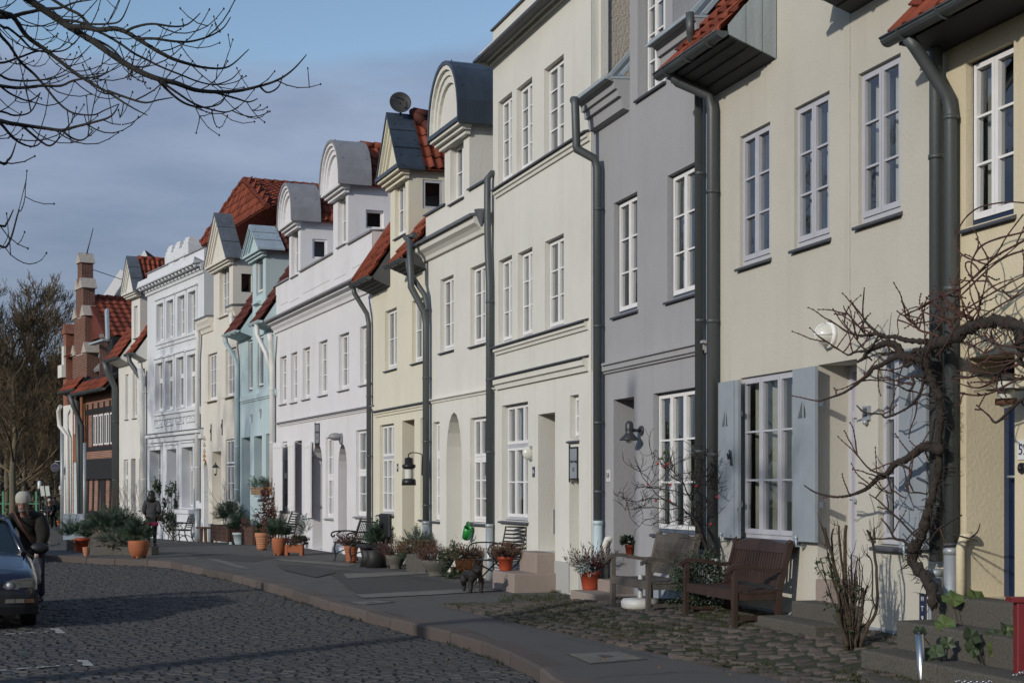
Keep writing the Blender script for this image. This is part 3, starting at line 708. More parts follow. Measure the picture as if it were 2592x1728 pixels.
def zwerch(H, xa, xb, yb_, xap, yap, kind, skin, wall=None, df=.28, so=.13, zd=.75, tiled=TILE, wins=(), zlow=None, back=2.6, sidewin=None, face=None, yl=None, rid=None, cap=None):
    """a gabled wall-dormer flush with the facade. (xb,yb_): front right corner where the cheek meets the zinc; (xap,yap): tip"""
    P = H.P; wall = wall or H.wm
    s1, ze = H.loc(xb, yb_); s0, _ = H.loc(xa, yb_); sc_ = (s0 + s1) / 2; _, za = H.loc(xap, yap, df)
    z0 = zlow; ops = []
    for w in wins: ops.append(H.op(*w[:4], .16))
    b = MB(); H.wall(s0, s1, z0, ze, ops, mb=b, sides=False)
    cheekops = []
    # cheeks
    b.poly(P(s0, 0, z0), P(s0, 0, ze), P(s0, -back, ze), P(s0, -back, z0))
    if sidewin:
        (x0, y0, x1, y1) = sidewin[:4]; da, zt = H.side(x0, y0, s1); dc, zb_ = H.side(x1, y1, s1)
        d0, d1 = da, dc
        for (e0, e1, f0, f1) in ((0, d0, z0, ze), (d1, -back, z0, ze), (d0, d1, z0, zb_), (d0, d1, zt, ze)): b.poly(P(s1, e0, f0), P(s1, e1, f0), P(s1, e1, f1), P(s1, e0, f1))
        rv = .13
        b.poly(P(s1, d0, zb_), P(s1, d0, zt), P(s1 - rv, d0, zt), P(s1 - rv, d0, zb_)); b.poly(P(s1, d1, zb_), P(s1 - rv, d1, zb_), P(s1 - rv, d1, zt), P(s1, d1, zt)); b.poly(P(s1, d0, zt), P(s1, d1, zt), P(s1 - rv, d1, zt), P(s1 - rv, d0, zt)); b.poly(P(s1, d0, zb_), P(s1 - rv, d0, zb_), P(s1 - rv, d1, zb_), P(s1, d1, zb_))
        f = MB(); fm, rec = sidewin[4], sidewin[5]; X = s1 - rec; w_ = .06
        for (a, c, e, g) in ((d0, d0 - w_, zb_, zt), (d1 + w_, d1, zb_, zt), (d0 - w_, d1 + w_, zt - w_, zt), (d0 - w_, d1 + w_, zb_, zb_ + w_)): f.box(X - .05, X, -a, -c, e, g)
        f.mi = 1; f.poly(P(X - .5, d0, zb_), P(X - .5, d1, zb_), P(X - .5, d1, zt), P(X - .5, d0, zt))
        ww = f.build('side_window', [fm, ROOM], H.root); f = MB(); f.poly(P(X - .03, d0 - w_, zb_ + w_), P(X - .03, d1 + w_, zb_ + w_), P(X - .03, d1 + w_, zt - w_), P(X - .03, d0 - w_, zt - w_)); f.build('pane', GLASS, ww)
    else: b.poly(P(s1, 0, z0), P(s1, -back, z0), P(s1, -back, ze), P(s1, 0, ze))
    dm = b.build('dormer', wall, H.root)
    for w, o in zip(wins, ops): H.window(*o[:4], **w[4])
    hw = (s1 - s0) / 2 + so; N = 14
    if kind == 'gable': prof = [(-hw, ze - .02), (0, za), (hw, ze - .02)]
    else:
        prof = [(-hw * math.cos(math.pi * k / N), ze - .02 + (za - ze) * math.sin(math.pi * k / N) ** .82) for k in range(N + 1)]
        if kind == 'ogee': prof = prof
    def ring(t): return [(sc_ + x, z) for x, z in ((x * t, ze - .02 + (z - ze + .02) * t) for x, z in prof)]
    # zinc shell
    b = MB(); th = .05; b.s = kind != 'gable'
    A = ring(1); q = [(sc_ + x * (1 - th / hw), max(ze - .02, z - th * 1.4)) for x, z in prof]
    for k in range(len(A) - 1):
        (x0, z_0), (x1, z_1) = A[k], A[k + 1]; (u0, v0), (u1, v1) = q[k], q[k + 1]
        b.poly(P(x0, df, z_0), P(x1, df, z_1), P(x1, df - zd, z_1), P(x0, df - zd, z_0)); old = b.s; b.s = False
        b.poly(P(x0, df, z_0), P(u0, df, v0), P(u1, df, v1), P(x1, df, z_1)); b.poly(P(u0, df, v0), P(u0, df - .3, v0), P(u1, df - .3, v1), P(u1, df, v1)); b.s = old
    b.s = False
    for sg in (-1, 1): b.box(sc_ + sg * hw, sc_ + sg * (hw - .05), -df, -(df - zd), ze - .07, ze - .018)
    b.poly(*[P(x, df - zd, z) for x, z in A])
    if kind == 'gable':
        for t in (.33, .66):
            for sg in (-1, 1): b.bar(P(sc_ + sg * hw * t, df, ze + (za - ze) * (1 - t) + .008), P(sc_ + sg * hw * t, df - zd, ze + (za - ze) * (1 - t) + .008), .025, .012)
    zr = b.build('dormer_roof', skin, H.root)
    # rivets on the sheet
    b = MB()
    for t in (.22, .5, .8):
        for dd in (df - .12, df - zd + .12):
            k = int((len(A) - 1) * (.5 + t / 2)); x, z = (A[k] if kind != 'gable' else (sc_ + hw * t, za + (ze - za) * t)); b.ball(P(x + .004, dd, z + .01), .016, 6, 4)
    b.build('rivet', skin, zr)
    # pediment: stepped mouldings and bed cornice
    fm = face or wall
    b = MB()
    lev = [(.97, .88, df - .03), (.88, .80, df - .09), (.80, .70, df - .13), (.70, .0, df - .19)]; pd = None
    for t0, t1, dd in lev:
        ro = ring(t0); k = len(ro)
        if t1 > 0:
            ri = ring(t1); n = b.vs([P(x, dd, z) for x, z in ro] + [P(x, dd, z) for x, z in ri]); [b.face((n + j, n + k + j, n + k + j + 1, n + j + 1)) for j in range(k - 1)]
        else: n = b.vs([P(x, dd, z) for x, z in ro]); b.face([n + j for j in range(k)])
        if pd is not None: n = b.vs([P(x, pd, z) for x, z in ro] + [P(x, dd, z) for x, z in ro]); [b.face((n + j, n + k + j, n + k + j + 1, n + j + 1)) for j in range(k - 1)]
        pd = dd
    for (d0, h0, h1) in ((df - .04, 0, .07), (df - .12, .07, .14), (df - .20, .14, .22)): b.box(s0 - so * .8 * d0 / df, s1 + so * .8 * d0 / df, -d0, .0, ze - .02 - h1, ze - .02 - h0)
    b.build('pediment', fm, H.root)
    if cap: b = MB(); b.prism([(df, ze + .05), (df + .01, ze - .03), (df - .2, ze + .0)], lambda d, z, t: P(t, d, z), s0 - so, s1 + so); b.build('flashing', cap, H.root)
    # tiled saddle behind
    if tiled:
        zr_ = rid if rid else za - .08; b = MB(); hw2 = (s1 - s0) / 2 + .16; d0, d1 = df - zd + .02, -back - 1.2
        n = b.vs([P(sc_ - hw2, d0, ze - .05), P(sc_, d0, zr_), P(sc_ + hw2, d0, ze - .05), P(sc_ - hw2, d1, ze - .05), P(sc_, d1, zr_), P(sc_ + hw2, d1, ze - .05)])
        b.face((n, n + 1, n + 4, n + 3)); b.face((n + 1, n + 2, n + 5, n + 4)); b.face((n, n + 2, n + 1)); b.face((n, n + 3, n + 5, n + 2))
        rf = b.build('roof', tiled, H.root); sl_ = Vector((-hw2, 0, zr_ - ze + .05))
        tiles(rf, P(sc_ + hw2, d0 - .0, ze - .03), (0, 1, 0), sl_, d0 - d1, sl_.length, .205, .33, tiled, seed=int(xa))
        b = MB(); k = 0
        while d0 - k * .36 > d1: b.tube([P(sc_, d0 - k * .36, zr_ + .03), P(sc_, d0 - k * .36 - .38, zr_ + .015)], [.10, .085], 8); k += 1
        b.build('ridge_tile', tiled, rf)
    return dict(s0=s0, s1=s1, ze=ze, za=za, sc=sc_, root=dm)
def bricks(H, s0, s1, z0, z1, d=0, m=BRICK, holes=(), bw=.24, bh=.075, parent=None, fn=None, name='brick', seed=1):
    """courses of separate bricks in a bond (too small to pick apart: one part)"""
    r = random.Random(seed); b = MB(); fn = fn or (lambda a, dd, z: H.P(a, dd, z)); z = z0; k = 0
    while z + bh < z1 + .01:
        a = s0 - (bw / 2 if k % 2 else 0)
        while a < s1:
            x0, x1 = max(a + .010, s0), min(a + bw - .010, s1)
            if x1 - x0 > .03 and not any(h[0] - .02 < (x0 + x1) / 2 < h[1] + .02 and h[2] < z + bh / 2 < h[3] for h in holes):
                q = d + .011 + r.uniform(-.004, .004); zz = z + .010; zt = z + bh - .010
                n = b.vs([fn(x0, q, zz), fn(x1, q, zz), fn(x1, q, zt), fn(x0, q, zt), fn(x0, d - .01, zz), fn(x1, d - .01, zz), fn(x1, d - .01, zt), fn(x0, d - .01, zt)])
                for f in ((0, 1, 2, 3), (0, 4, 5, 1), (1, 5, 6, 2), (2, 6, 7, 3), (3, 7, 4, 0)): b.face([n + i for i in f])
            a += bw
        z += bh; k += 1
    return b.build(name, m, parent or H.root, kind='stuff')

# ============ 1: yellow house, nearest
h = H1 = House(2383, 2720, 'yellow_house', 'yellow plastered house with a dark blue door at the right end of the row', P_YEL)
h.win(2444.8, 2566, 159, 576, 2, 3, .12, WHITE, NAVY, SLATE, (CURT, .28, .98))
h.door(2446, 2568.5, 906.6, .70, .42, 0, NAVY)
zw = h.loc(2403, 126)[1]; zg = h.loc(2290, 97, .45)[1]
h.finish(zw, back=5)
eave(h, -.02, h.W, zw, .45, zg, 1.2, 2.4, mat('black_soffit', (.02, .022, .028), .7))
a0, _ = h.loc(2397, 1000, .12)
h.pipe([(a0 - .02, .50, zg - .03), (a0 - .02, .42, zg - .12), (a0 + .01, .13, zg - .52), (a0 + .01, .09, zg - .66), (a0 + .01, .085, 1.05)], .058, rings=(4.9, 3.4, 1.15), lower=1.1)
a1, z1 = h.loc(2428, 1362, .1)
h.pipe([(a1 + .03, -.01, z1 + .02), (a1 + .01, .06, z1 + .01), (a1 - .015, .075, z1 - .08), (a1 - .015, .075, .5)], .042, P_YEL, 'service_pipe')
# ============ 2: cream house with shutters
h = H2 = House(1795, 2383, 'cream_house', 'cream house with grey window shutters and a deep doorway', P_CRM)
for xl, xr, yt, yb in ((1873, 1949.5, 347, 676), (2010.5, 2100, 275, 629.5), (2172.7, 2279.6, 189, 569.6)):
    h.win(xl, xr, yt, yb, 2, 3, .07, GREYW, GREYW, SLATE, (CURT, .44, .93), sillo=.055)
h.win(1874, 2022, 957, 1361, 3, 3, .06, GREYW, GREYW, SLATE, (CURT2, .42, .97), sillo=.09)
h.win(2223, 2330, 895, 1378, 3, 3, .1, GREYW, GREYW, SLATE, (CURT2, .42, .97), sillo=.08)
h.door(2069.5, 2169, 924, .48, .40, 0, GREYW)
a0, _ = h.loc(1815, 240); a2, zw = h.loc(1963.6, 150.5); zg = h.loc(1702, 184, .58)[1]; a3, _ = h.loc(2152, 37)
h.finish(zw, back=5, plinth=P_PLB, zp=.30)
b = MB(); h.wall(a2 + .03, a3, zw, 10.2, [], mb=b, back=4); b.build('gable_wall', P_CRM, h.root)
b = MB(); b.bar(h.P(a3, .001, zw), h.P(a3, .001, 3.0), .012, .006); b.build('wall_joint', P_RGH, h.root)
eave(h, .0, a2, zw, .58, zg, 1.15, 2.7, cheek=BOARD)
eave(h, a3, h.W - .02, zw, .58, zg, 1.15, 2.4)
a4, _ = h.loc(1803, 600, .1)
h.pipe([(a4 - .1, .60, zg), (a4 - .1, .50, zg - .1), (a4 - .02, .14, zw - .03), (a4, .10, zw - .2), (a4, .10, .75)], .066, rings=(5.2, 3.65, 2.05), lower=.78, low=P_IVR)
a5, _ = h.loc(2369, 900, .1)
h.pipe([(a5, .5, zg - .02), (a5, .45, zg - .1), (a5, .12, zw - .05), (a5, .10, zw - .2), (a5, .10, 1.0)], .06, rings=(5.6, 4.6, 1.5), lower=.9)
def shutter(H, xl, xr, yt, yb, d, sail, m, leaf2=None, thick=.035, batten=False):
    s0, zt = H.loc(xl, yt, d); s1, _ = H.loc(xr, yt, d); _, zb = H.loc(xl, yb, d); P = H.P; b = MB()
    if sail:
        (sx0, sx1, sy0, sy1) = sail; a, zt2 = H.loc(sx0, sy0, d); c, _ = H.loc(sx1, sy0, d); _, zb2 = H.loc(sx0, sy1, d); ms = a + (c - a) * .55; e = .012
        A, B_, T1, T2, Bm1, Bm2 = (a, zb2), (c, zb2), (ms - e, zt2), (ms + e, zt2 + .0), (ms - e, zb2), (ms + e, zb2)
        for dd in (d, d - thick):
            for pl in (((s0, zb), (s1, zb), (s1, zb2), (s0, zb2)), ((s0, zt2), (s1, zt2), (s1, zt), (s0, zt)), ((s0, zb2), A, T1, (s0, zt2)), (B_, (s1, zb2), (s1, zt2), T2), (Bm1, Bm2, T2, T1)): b.poly(*[P(x, dd, z) for x, z in pl])
        for q in ((A, T1), (T1, Bm1), (Bm1, A), (Bm2, T2), (T2, B_), (B_, Bm2)): b.poly(P(q[0][0], d, q[0][1]), P(q[1][0], d, q[1][1]), P(q[1][0], d - thick, q[1][1]), P(q[0][0], d - thick, q[0][1]))
        for (x0, z0), (x1, z1) in (((s0, zb), (s1, zb)), ((s1, zb), (s1, zt)), ((s1, zt), (s0, zt)), ((s0, zt), (s0, zb))): b.poly(P(x0, d, z0), P(x1, d, z1), P(x1, d - thick, z1), P(x0, d - thick, z0))
    else: b.box(s0, s1, -d, -(d - thick), zb, zt)
    for t in ((.5,) if not batten else ()): b.box(s0 + (s1 - s0) * t - .003, s0 + (s1 - s0) * t + .003, -d - .0015, -d, zb, zt)
    if batten:
        b.box(s0 - .004, s1 + .004, -d - .012, -d, zt - .16, zt - .10); b.box(s0 - .004, s1 + .004, -d - .012, -d, zb + .10, zb + .16)
    o = b.build('shutter', m, H.root)
    if leaf2: q = MB(); q.box(s1 + .006, s1 + leaf2, -(d - .01), -(d - .045), zb, zt); q.build('shutter_leaf', m, o)
    q = MB(); q.tube([P(s0 + .12, .0, zb - .05), P(s0 + .12, d + .02, zb - .05), P(s0 + .12, d + .02, zb + .03)], .012, 6); q.ball(P(s0 + .12, d + .02, zb + .04), .022, 6, 4); q.build('shutter_holder', ZINCL, o)
    q = MB(); q.box(s1 - .01, s1 + .1, -.06, -.03, zt - .42, zt - .36); q.box(s1 - .01, s1 + .1, -.06, -.03, zb + .36, zb + .42); q.build('hinge', ZINC, o)
    return o
SHUT = mat('grey_blue_shutter_paint', (.29, .325, .355), .6, .07, 5, stain=.25)
o = shutter(h, 1818, 1857, 968.5, 1358, .10, (1827, 1843, 1039, 1080), SHUT, .10)
q = MB(); a, z = h.loc(1850, 1160, .12); q.tube([h.P(a - .07, .13, z + .06), h.P(a - .05, .13, z), h.P(a, .13, z + .02), h.P(a + .03, .13, z - .08)], .012, 6); q.tube([h.P(a - .02, .13, z + .1), h.P(a, .13, z + .02)], .012, 6); q.build('latch', IRON, o)
shutter(h, 2006, 2063, 935, 1368, .10, (2019, 2042, 1014, 1059), SHUT)
shutter(h, 2275, 2344, 886, 1386, .10, (2289, 2322, 982, 1028), SHUT)
# ============ 3: grey house
h = H3 = House(1500, 1795, 'grey_house', 'grey plastered house with stepped cornice blocks and white windows', P_GRY)
h.win(1554, 1613, 514.8, 800, 2, 3, .15, WHITE, BLUEG, SLATE)
h.win(1689, 1758.5, 446, 761, 2, 3, .15, WHITE, BLUEG, SLATE)
h.win(1654, 1759, 996, 1347, 3, 3, .14, WHITE, BLUEG, SLATE, (CURT, .3, .97))
h.door(1553, 1605, 1011.7, .34, .6, 0, WOODD)
zt = 6.95; h.finish(zt, back=5, plinth=P_PLB, zp=.42)
g0, _ = h.loc(1594, 200); g1, _ = h.loc(1703, 60)
b = MB(); ops = [h.op(1614, 1684, -55, 251, .17)]; h.wall(g0, g1, zt, 10.4, ops, mb=b, back=4); b.build('gable_wall', P_GRY, h.root); h.window(*ops[0][:4], cols=3, rows=4, dep=.15, sash=WHITE, frame=BLUEG, curt=(CURT, .2, .9))
zc = h.loc(1551, 190, .33)[1]
prof = [(-.02, zt - .05), (.10, zt - .02), (.12, zt + .14), (.17, zt + .145), (.18, zt + .24), (.22, zt + .245), (.23, zt + .33), (.28, zt + .37), (.32, zt + .44), (.33, zt + .45), (.33, zc), (-.02, zc + .02)]
for a, c in ((.12, g0 - .004), (g1 + .004, h.W + .14)):
    h.band(a, c, prof, P_GRY, 'cornice_block'); h.band(a - .03, c, [(-.02, zc + .06), (.37, zc + .035), (.37, zc + .005), (-.02, zc + .03)], ZINCL, 'flashing')
    b = MB(); L_ = 3.5; b.poly(h.P(a, .1, zc + .05), h.P(c, .1, zc + .05), h.P(c, -L_, zc + 4.2), h.P(a, -L_, zc + 4.2)); b.build('roof', ZINCD, h.root)
    b = MB(); b.bar(h.P(c - .1, .1, zc + .09), h.P(c - .1, -L_, zc + 4.25), .12, .05); b.bar(h.P(a + .06, .1, zc + .09), h.P(a + .06, -L_, zc + 4.25), .12, .05); b.build('seam', ZINCL, h.root)
h.bandpx(1522, 924, 1780, .13, .065, P_GRY, None, 'string_course', step=.72)
h.bandpx(1522, 920, 1780, .035, .10, P_GRY, None, 'string_course', step=.9)
a, z = h.loc(1452, 268, .44)
h.pipe([(a - .0, .44, z + .08), (a + .06, .44, z + .07), (a + .07, .44, z), (a + .07, .42, zt - .35), (a + .07, .42, zt - .38), (a + .12, .16, zt - .52), (a + .12, .12, zt - .66), (a + .12, .11, 1.1)], .062, rings=(5.7, 4.0, 2.6, 1.6), lower=1.15, low=PIPEB)
a, z = h.loc(1746, 68, .44)
h.pipe([(a, .44, zc - .04), (a + .02, .44, zt + .1), (h.W - .09, .10, zt - .25), (h.W - .09, .09, .9)], .052, rings=(5.5, 3.7, 2.1))
a, z = h.loc(1527, 1362, .1); h.pipe([(a + .07, -.01, z), (a + .05, .06, z - .01), (a, .07, z - .09), (a, .07, .3)], .045, P_IVR, 'service_pipe')
# ============ 4: tall ivory house
h = H4 = House(1248, 1500, 'ivory_house', 'tall ivory three-storey house with slate-capped string courses', P_IVR)
for xl, xr, yt, yb in ((1261, 1296, 260, 469), (1307.6, 1347, 226, 440.7), (1377, 1427, 176.7, 404)): h.win(xl, xr, yt, yb, 2, 4, .17, WHITE, GREYW, None, (CURT, .3, .96))
for xl, xr, yt, yb in ((1261.8, 1296, 660.8, 871), (1310.6, 1347.6, 641.7, 858), (1379, 1427, 612.6, 837.7)): h.win(xl, xr, yt, yb, 2, 3, .17, WHITE, GREYW, None, (CURT, .3, .96))
h.win(1270.5, 1336.5, 1026.5, 1315, 3, [(0, .64, 2), (.64, 1, 1)], .2, WHITE, GREYW, SLATE, (CURT, .25, .97), sillo=.07)
h.win(1442.4, 1464.6, 1001, 1113, 1, 2, .17, WHITE, GREYW, SLATE)
h.door(1362, 1405, 1048.8, .62, .55, 0, WOODD)
a0, z1 = h.loc(1441, 1210); a1, _ = h.loc(1465.5, 1210); h.ops.append((a0, a1, .02, z1, .35, 0))
b = MB(); b.box(a0, a1, .34, .38, 0, z1); b.build('niche_back', P_IVR, h.root)
zt = h.loc(1237, 86)[1]; zco = h.loc(1215, 146, .30)[1]; zcb = h.loc(1240, 172)[1]
h.finish(zt - .02, s1=h.W - .06, back=6, plinth=P_PLN, zp=.50)
h.band(-.12, h.W - .1, [(-.02, zcb - .02), (.05, zcb - .01), (.06, zcb + .06), (.14, zcb + .10), (.15, zcb + .16), (.22, zcb + .22), (.27, zco - .03), (.29, zco), (-.02, zco + .04)], P_IVR, 'cornice')
h.band(-.16, h.W - .08, [(-.02, zco + .075), (.34, zco + .02), (.34, zco - .02), (.31, zco - .02), (-.02, zco + .045)], SLATE, 'flashing')
h.band(-.05, h.W - .02, [(-.30, zt + .03), (.04, zt), (.04, zt - .03), (-.30, zt - .01)], SLATE, 'parapet_cap')
for (xa, ya, xb) in ((1247, 484, 1483), (1247, 881, 1478), (1247, 958, 1474)):
    h.bandpx(xa, ya, xb, .13 if ya != 958 else .2, .07 if ya != 958 else .10, P_IVR, SLATE, 'string_course', step=.55)
b = MB(); X = h.W - .06
b.box(X, X + .06, .13, .25, 6.2, zt - .3); b.build('pilaster', P_IVW, h.root)
b = MB(); b.box(X, X + .015, .252, 5.5, 6.2, zt - .3); b.build('rough_side_wall', P_RGH, h.root)
b = MB(); b.box(X, X + .10, .012, .5, -.5, 3.4); b.build('buttress', P_IVR, h.root); b = MB(); b.box(X + .1, X + .13, .02, .5, -.5, 1.9); b.build('buttress_step', P_IVR, h.root)
# ============ 5: ivory-white house with the dark round gable
h = H5 = House(1078, 1248, 'ivory_white_house', 'ivory white house with a dark zinc round-topped gable dormer', P_IVW)
h.win(1114.6, 1148, 708.5, 891.7, 2, 3, .17, WHITE, None, SLATE)
h.win(1190.5, 1228, 679, 875.5, 2, 3, .17, WHITE, None, SLATE)
h.win(1190, 1239, 1058, 1321, 3, [(0, .61, 3), (.61, 1, 1)], .17, WHITE, None, SLATE, (CURT, .34, .45), sillo=.07)
h.win(1095.8, 1112.5, 1068.6, 1316, 1, [(0, .66, 3), (.66, 1, 1)], .17, WHITE, None, SLATE)
h.door(1129.8, 1168.6, 1046, .04, .55, .95, P_IVW)
zt = h.loc(1082, 545)[1]; h.finish(zt, back=5, plinth=P_RGH, zp=.48)
zc = h.loc(1052, 619, .30)[1]; zb = h.loc(1095, 654)[1]
h.band(-.05, h.W - .42, [(-.02, zb - .02), (.06, zb - .01), (.08, zb + .06), (.14, zb + .12), (.22, zb + .17), (.24, zb + .30), (.26, zc), (-.02, zc + .05)], P_IVW, 'cornice')
h.band(-.12, h.W - .40, [(-.02, zc + .10), (.32, zc + .03), (.32, zc - .015), (.29, zc - .015), (-.02, zc + .06)], ZINC, 'flashing')
a0, _ = h.loc(1128, 500); a1, _ = h.loc(1188, 500)
for (u, v) in ((-.02, a0), (a1, h.W - .1)): h.band(u, v, [(-.3, zt + .06), (.06, zt + .02), (.06, zt - .01), (-.3, zt + .03)], ZINCD, 'parapet_cap')
zwerch(h, 1125.6, 1188, 309, 1124, 150, 'dome', ZINCD, df=.30, so=.22, zd=.85, wins=[(1139.6, 1173.5, 373, 516, dict(cols=2, rows=2, dep=.14, sash=WHITE, sill=SLATE))], zlow=zt, cap=ZINCD, back=3.2)
h.bandpx(1081, 1013, 1246, .075, .05, P_IVW, None, 'string_course', step=.4)
h.bandpx(1081, 1012, 1246, .025, .075, P_IVW, None, 'string_course', step=.9)
a, _ = h.loc(1236, 600, .12); zz = h.loc(1236, 445, .2)[1]
h.pipe([(a - .03, -.3, zz + .1), (a - .03, .05, zz + .1), (a - .02, .13, zz + .0), (a - .02, .13, zc - .1), (a - .05, .11, zb - .4), (a, .1, zb - 1.0), (a, .1, .95)], .062, rings=(5.0, 3.6, 2.3), lower=.98)
b = MB(); b.lathe([(.02, -.28), (.05, -.2), (.13, 0), (.14, .02)], 12, tuple(h.P(a - .14, .2, zc + .02))); b.build('hopper', ZINC, h.root)
# ============ 6: small pale yellow house, dish on its gable
h = H6 = House(942, 1078, 'pale_yellow_house', 'narrow pale yellow house with a dark pointed gable dormer', P_LEM)
h.win(974.8, 1004, 788.7, 937.5, 2, 2, .17, WHITE, None, SLATE)
h.win(1043, 1076, 762.7, 919, 2, 2, .17, WHITE, None, SLATE)
h.win(961, 997, 1076, 1300, 3, [(0, .63, 3), (.63, 1, 1)], .16, WHITE, GREYW, SLATE, sillo=.08)
h.door(1018, 1049, 1065, .1, .5, 0, WOODD)
h.win(1064, 1077.5, 1058, 1312, 1, [(0, .63, 3), (.63, 1, 1)], .16, WHITE, GREYW, SLATE)
zw = h.loc(945, 746)[1]; zg = h.loc(906, 722, .42)[1]
h.finish(zw, back=5)
a0, _ = h.loc(988, 700); a1, _ = h.loc(1034, 700)
eave(h, .0, a0 - .01, zw, .42, zg, 1.5, 1.7, tilew=.2); eave(h, a1 + .05, h.W, zw, .42, zg, 1.3, .85, tilew=.2)
b = MB(); b.tube([h.P(.06, .42, zg + .12), h.P(.06, -1.7, zg + 3.3)], .11, 8); b.build('verge_tile', TILE, h.root)
z6 = zwerch(h, 988, 1034, 424, 986, 276, 'gable', ZINCD, df=.30, so=.20, zd=.62, wins=[(1000, 1026, 475, 604, dict(cols=2, rows=2, dep=.1, sash=WHITE, sill=SLATE))], zlow=zw, cap=ZINCD, back=3.0, sidewin=(1070, 454, 1121, 531, GREYW, .015), rid=None)
h.bandpx(945, 1043, 1077, .12, .06, P_LEM, SLATE, 'string_course', step=.5)
a, _ = h.loc(944, 900, .1)
h.pipe([(.02, .46, zg), (.02, .43, zg - .15), (.06, .14, zg - .62), (.08, .1, zg - .85), (.08, .1, .8)], .058, rings=(3.8, 2.4), low=PIPE, lower=.8)
a, _ = h.loc(1077, 800, .12); zz = zg
h.pipe([(a - .14, .46, zz), (a - .14, .44, zz - .25), (a + .0, .14, zz - .75), (a + .03, .1, zz - 1.0), (a + .03, .1, zz - 1.6)], .055)
a2, z2 = h.loc(1064, 600, .35)
h.pipe([(h.W + .25, .3, z2 + .12), (h.W - .05, .42, z2 + .1), (a - .02, .45, z2 - .02), (a - .02, .42, zz - .6), (a + .04, .16, zz - 1.1), (a + .04, .12, zz - 1.35), (a + .04, .12, .9)], .07, rings=(5.3, 3.9, 2.6, 1.3), lower=.95)
# the roofs behind
def hip(H, s0, s1, apex_px, s_ap, ze, d0=-.4, dback=-9, m=TILED, tl=True, right_tiles=True, nm='roof', ridge=True):
    dA, zA = H.side(*apex_px, s_ap); P = H.P; b = MB()
    n = b.vs([P(s0, d0, ze), P(s1, d0, ze), P(s1, dback, ze), P(s0, dback, ze), P(s_ap, dA, zA), P(s_ap, dback, zA)])
    for f in ((0, 1, 4), (1, 2, 5, 4), (3, 0, 4, 5), (2, 3, 5)): b.face([n + i for i in f])
    o = b.build(nm, m, H.root)
    ev = Vector(P(s_ap, dA, zA)) - Vector(P(s1, dA, ze)); Lv = ev.length
    if right_tiles:
        run = d0 - dback; cut = d0 - dA
        tiles(o, P(s1, d0, ze + .02), (0, 1, 0), ev, run, Lv, .24, .35, m, inside=lambda u, v: u > cut * v / Lv - .05 and u < cut + 7)
        eu = P(s0, d0, ze) - P(s1, d0, ze); ef = Vector(P(s_ap, dA, zA)) - Vector(P((s0 + s1) / 2, d0, ze)); wd = (s1 - s0); off = s1 - s_ap
        tiles(o, P(s0, d0, ze + .02), (1, 0, 0), Vector((0, -(dA - d0), zA - ze)), wd, Vector((0, -(dA - d0), zA - ze)).length, .24, .35, m, inside=lambda u, v: abs(u - wd / 2) < wd / 2 * (1 - v / Vector((0, dA - d0, zA - ze)).length) + .08)
    if ridge:
        b = MB(); k = 0
        while dA - k * .36 > max(dback, dA - 5): b.tube([P(s_ap, dA - k * .36, zA + .04), P(s_ap, dA - k * .36 - .4, zA + .02)], [.12, .10], 8); k += 1
        for c in (s0, s1):
            q0, q1 = Vector(P(c, d0, ze + .05)), Vector(P(s_ap, dA, zA + .05)); L2 = (q1 - q0).length; kk = int(L2 / .36)
            for i in range(kk): b.tube([q0.lerp(q1, i / kk), q0.lerp(q1, (i + 1.1) / kk)], [.11, .09], 8)
        b.build('ridge_tile', m, o)
    return o
hip(H6, -.4, H6.W * .9, (1046, 290), H6.W * .55, zw + 1.6, -1.8, -9, TILED)
# ============ 7: white double house with two grey round gables
h = H7 = House(698, 942, 'white_house', 'wide white house with two grey round-topped gable dormers', P_WHT)
for xl, xr, yt, yb in ((708.6, 725, 904.6, 1022.5), (736.4, 752, 894.8, 1018), (766, 785, 883, 1010), (807, 829, 866, 1000.5), (857.5, 883.5, 848.5, 987.5), (911.6, 940, 828, 973.5)):
    h.win(xl, xr, yt, yb, 2, 3, .2, WHITE, None, LEAD, (CURT, .3, .97))
h.win(713, 727, 1118, 1291, 1, [(0, .5, 2), (.5, 1, 2)], .12, WHITE, None, LEAD)
h.ops.append(h.op(747, 764, 1116, 1352, .5)); a0, z1 = h.loc(747, 1116); a1, _ = h.loc(764, 1116); b = MB(); b.box(a0, a1, .5, .53, .1, z1); b.build('door', WOODD, h.root)
h.door(791, 816, 1121.7, .02, .55, .62, WOODD)
h.win(824.6, 844, 1107, 1310, 2, [(0, .5, 2), (.5, 1, 2)], .14, WHITE, None, LEAD)
h.door(856, 878, 1124, .15, .55, .62, WOODD)
h.win(901, 940, 1089, 1305, 2, [(0, .5, 2), (.5, 1, 2)], .16, WHITE, None, LEAD, sillo=.08)
zt = h.loc(694, 727)[1]; h.finish(zt, back=5, plinth=P_PLN, zp=.0)
zc = h.loc(672, 815, .34)[1]; zb = h.loc(700, 842)[1]
h.band(-.02, h.W - .02, [(-.02, zb - .03), (.05, zb - .02), (.07, zb + .06), (.13, zb + .13), (.15, zb + .19), (.26, zb + .22), (.27, zb + .36), (.32, zc - .03), (.34, zc), (-.02, zc + .06)], P_WHT, 'cornice')
h.band(-.06, h.W, [(-.02, zc + .11), (.38, zc + .03), (.38, zc - .01), (.35, zc - .01), (-.02, zc + .07)], LEAD, 'flashing')
da = h.loc(732, 700)[0]; db = h.loc(760.5, 680)[0]; dc = h.loc(843.5, 650)[0]; de = h.loc(881.7, 620)[0]
for u, v in ((-.02, da - .005), (db + .005, dc - .005), (de + .005, h.W)): h.band(u, v, [(-.3, zt + .07), (.06, zt + .03), (.06, zt - .01), (-.3, zt + .03)], LEAD, 'parapet_cap')
b = MB()
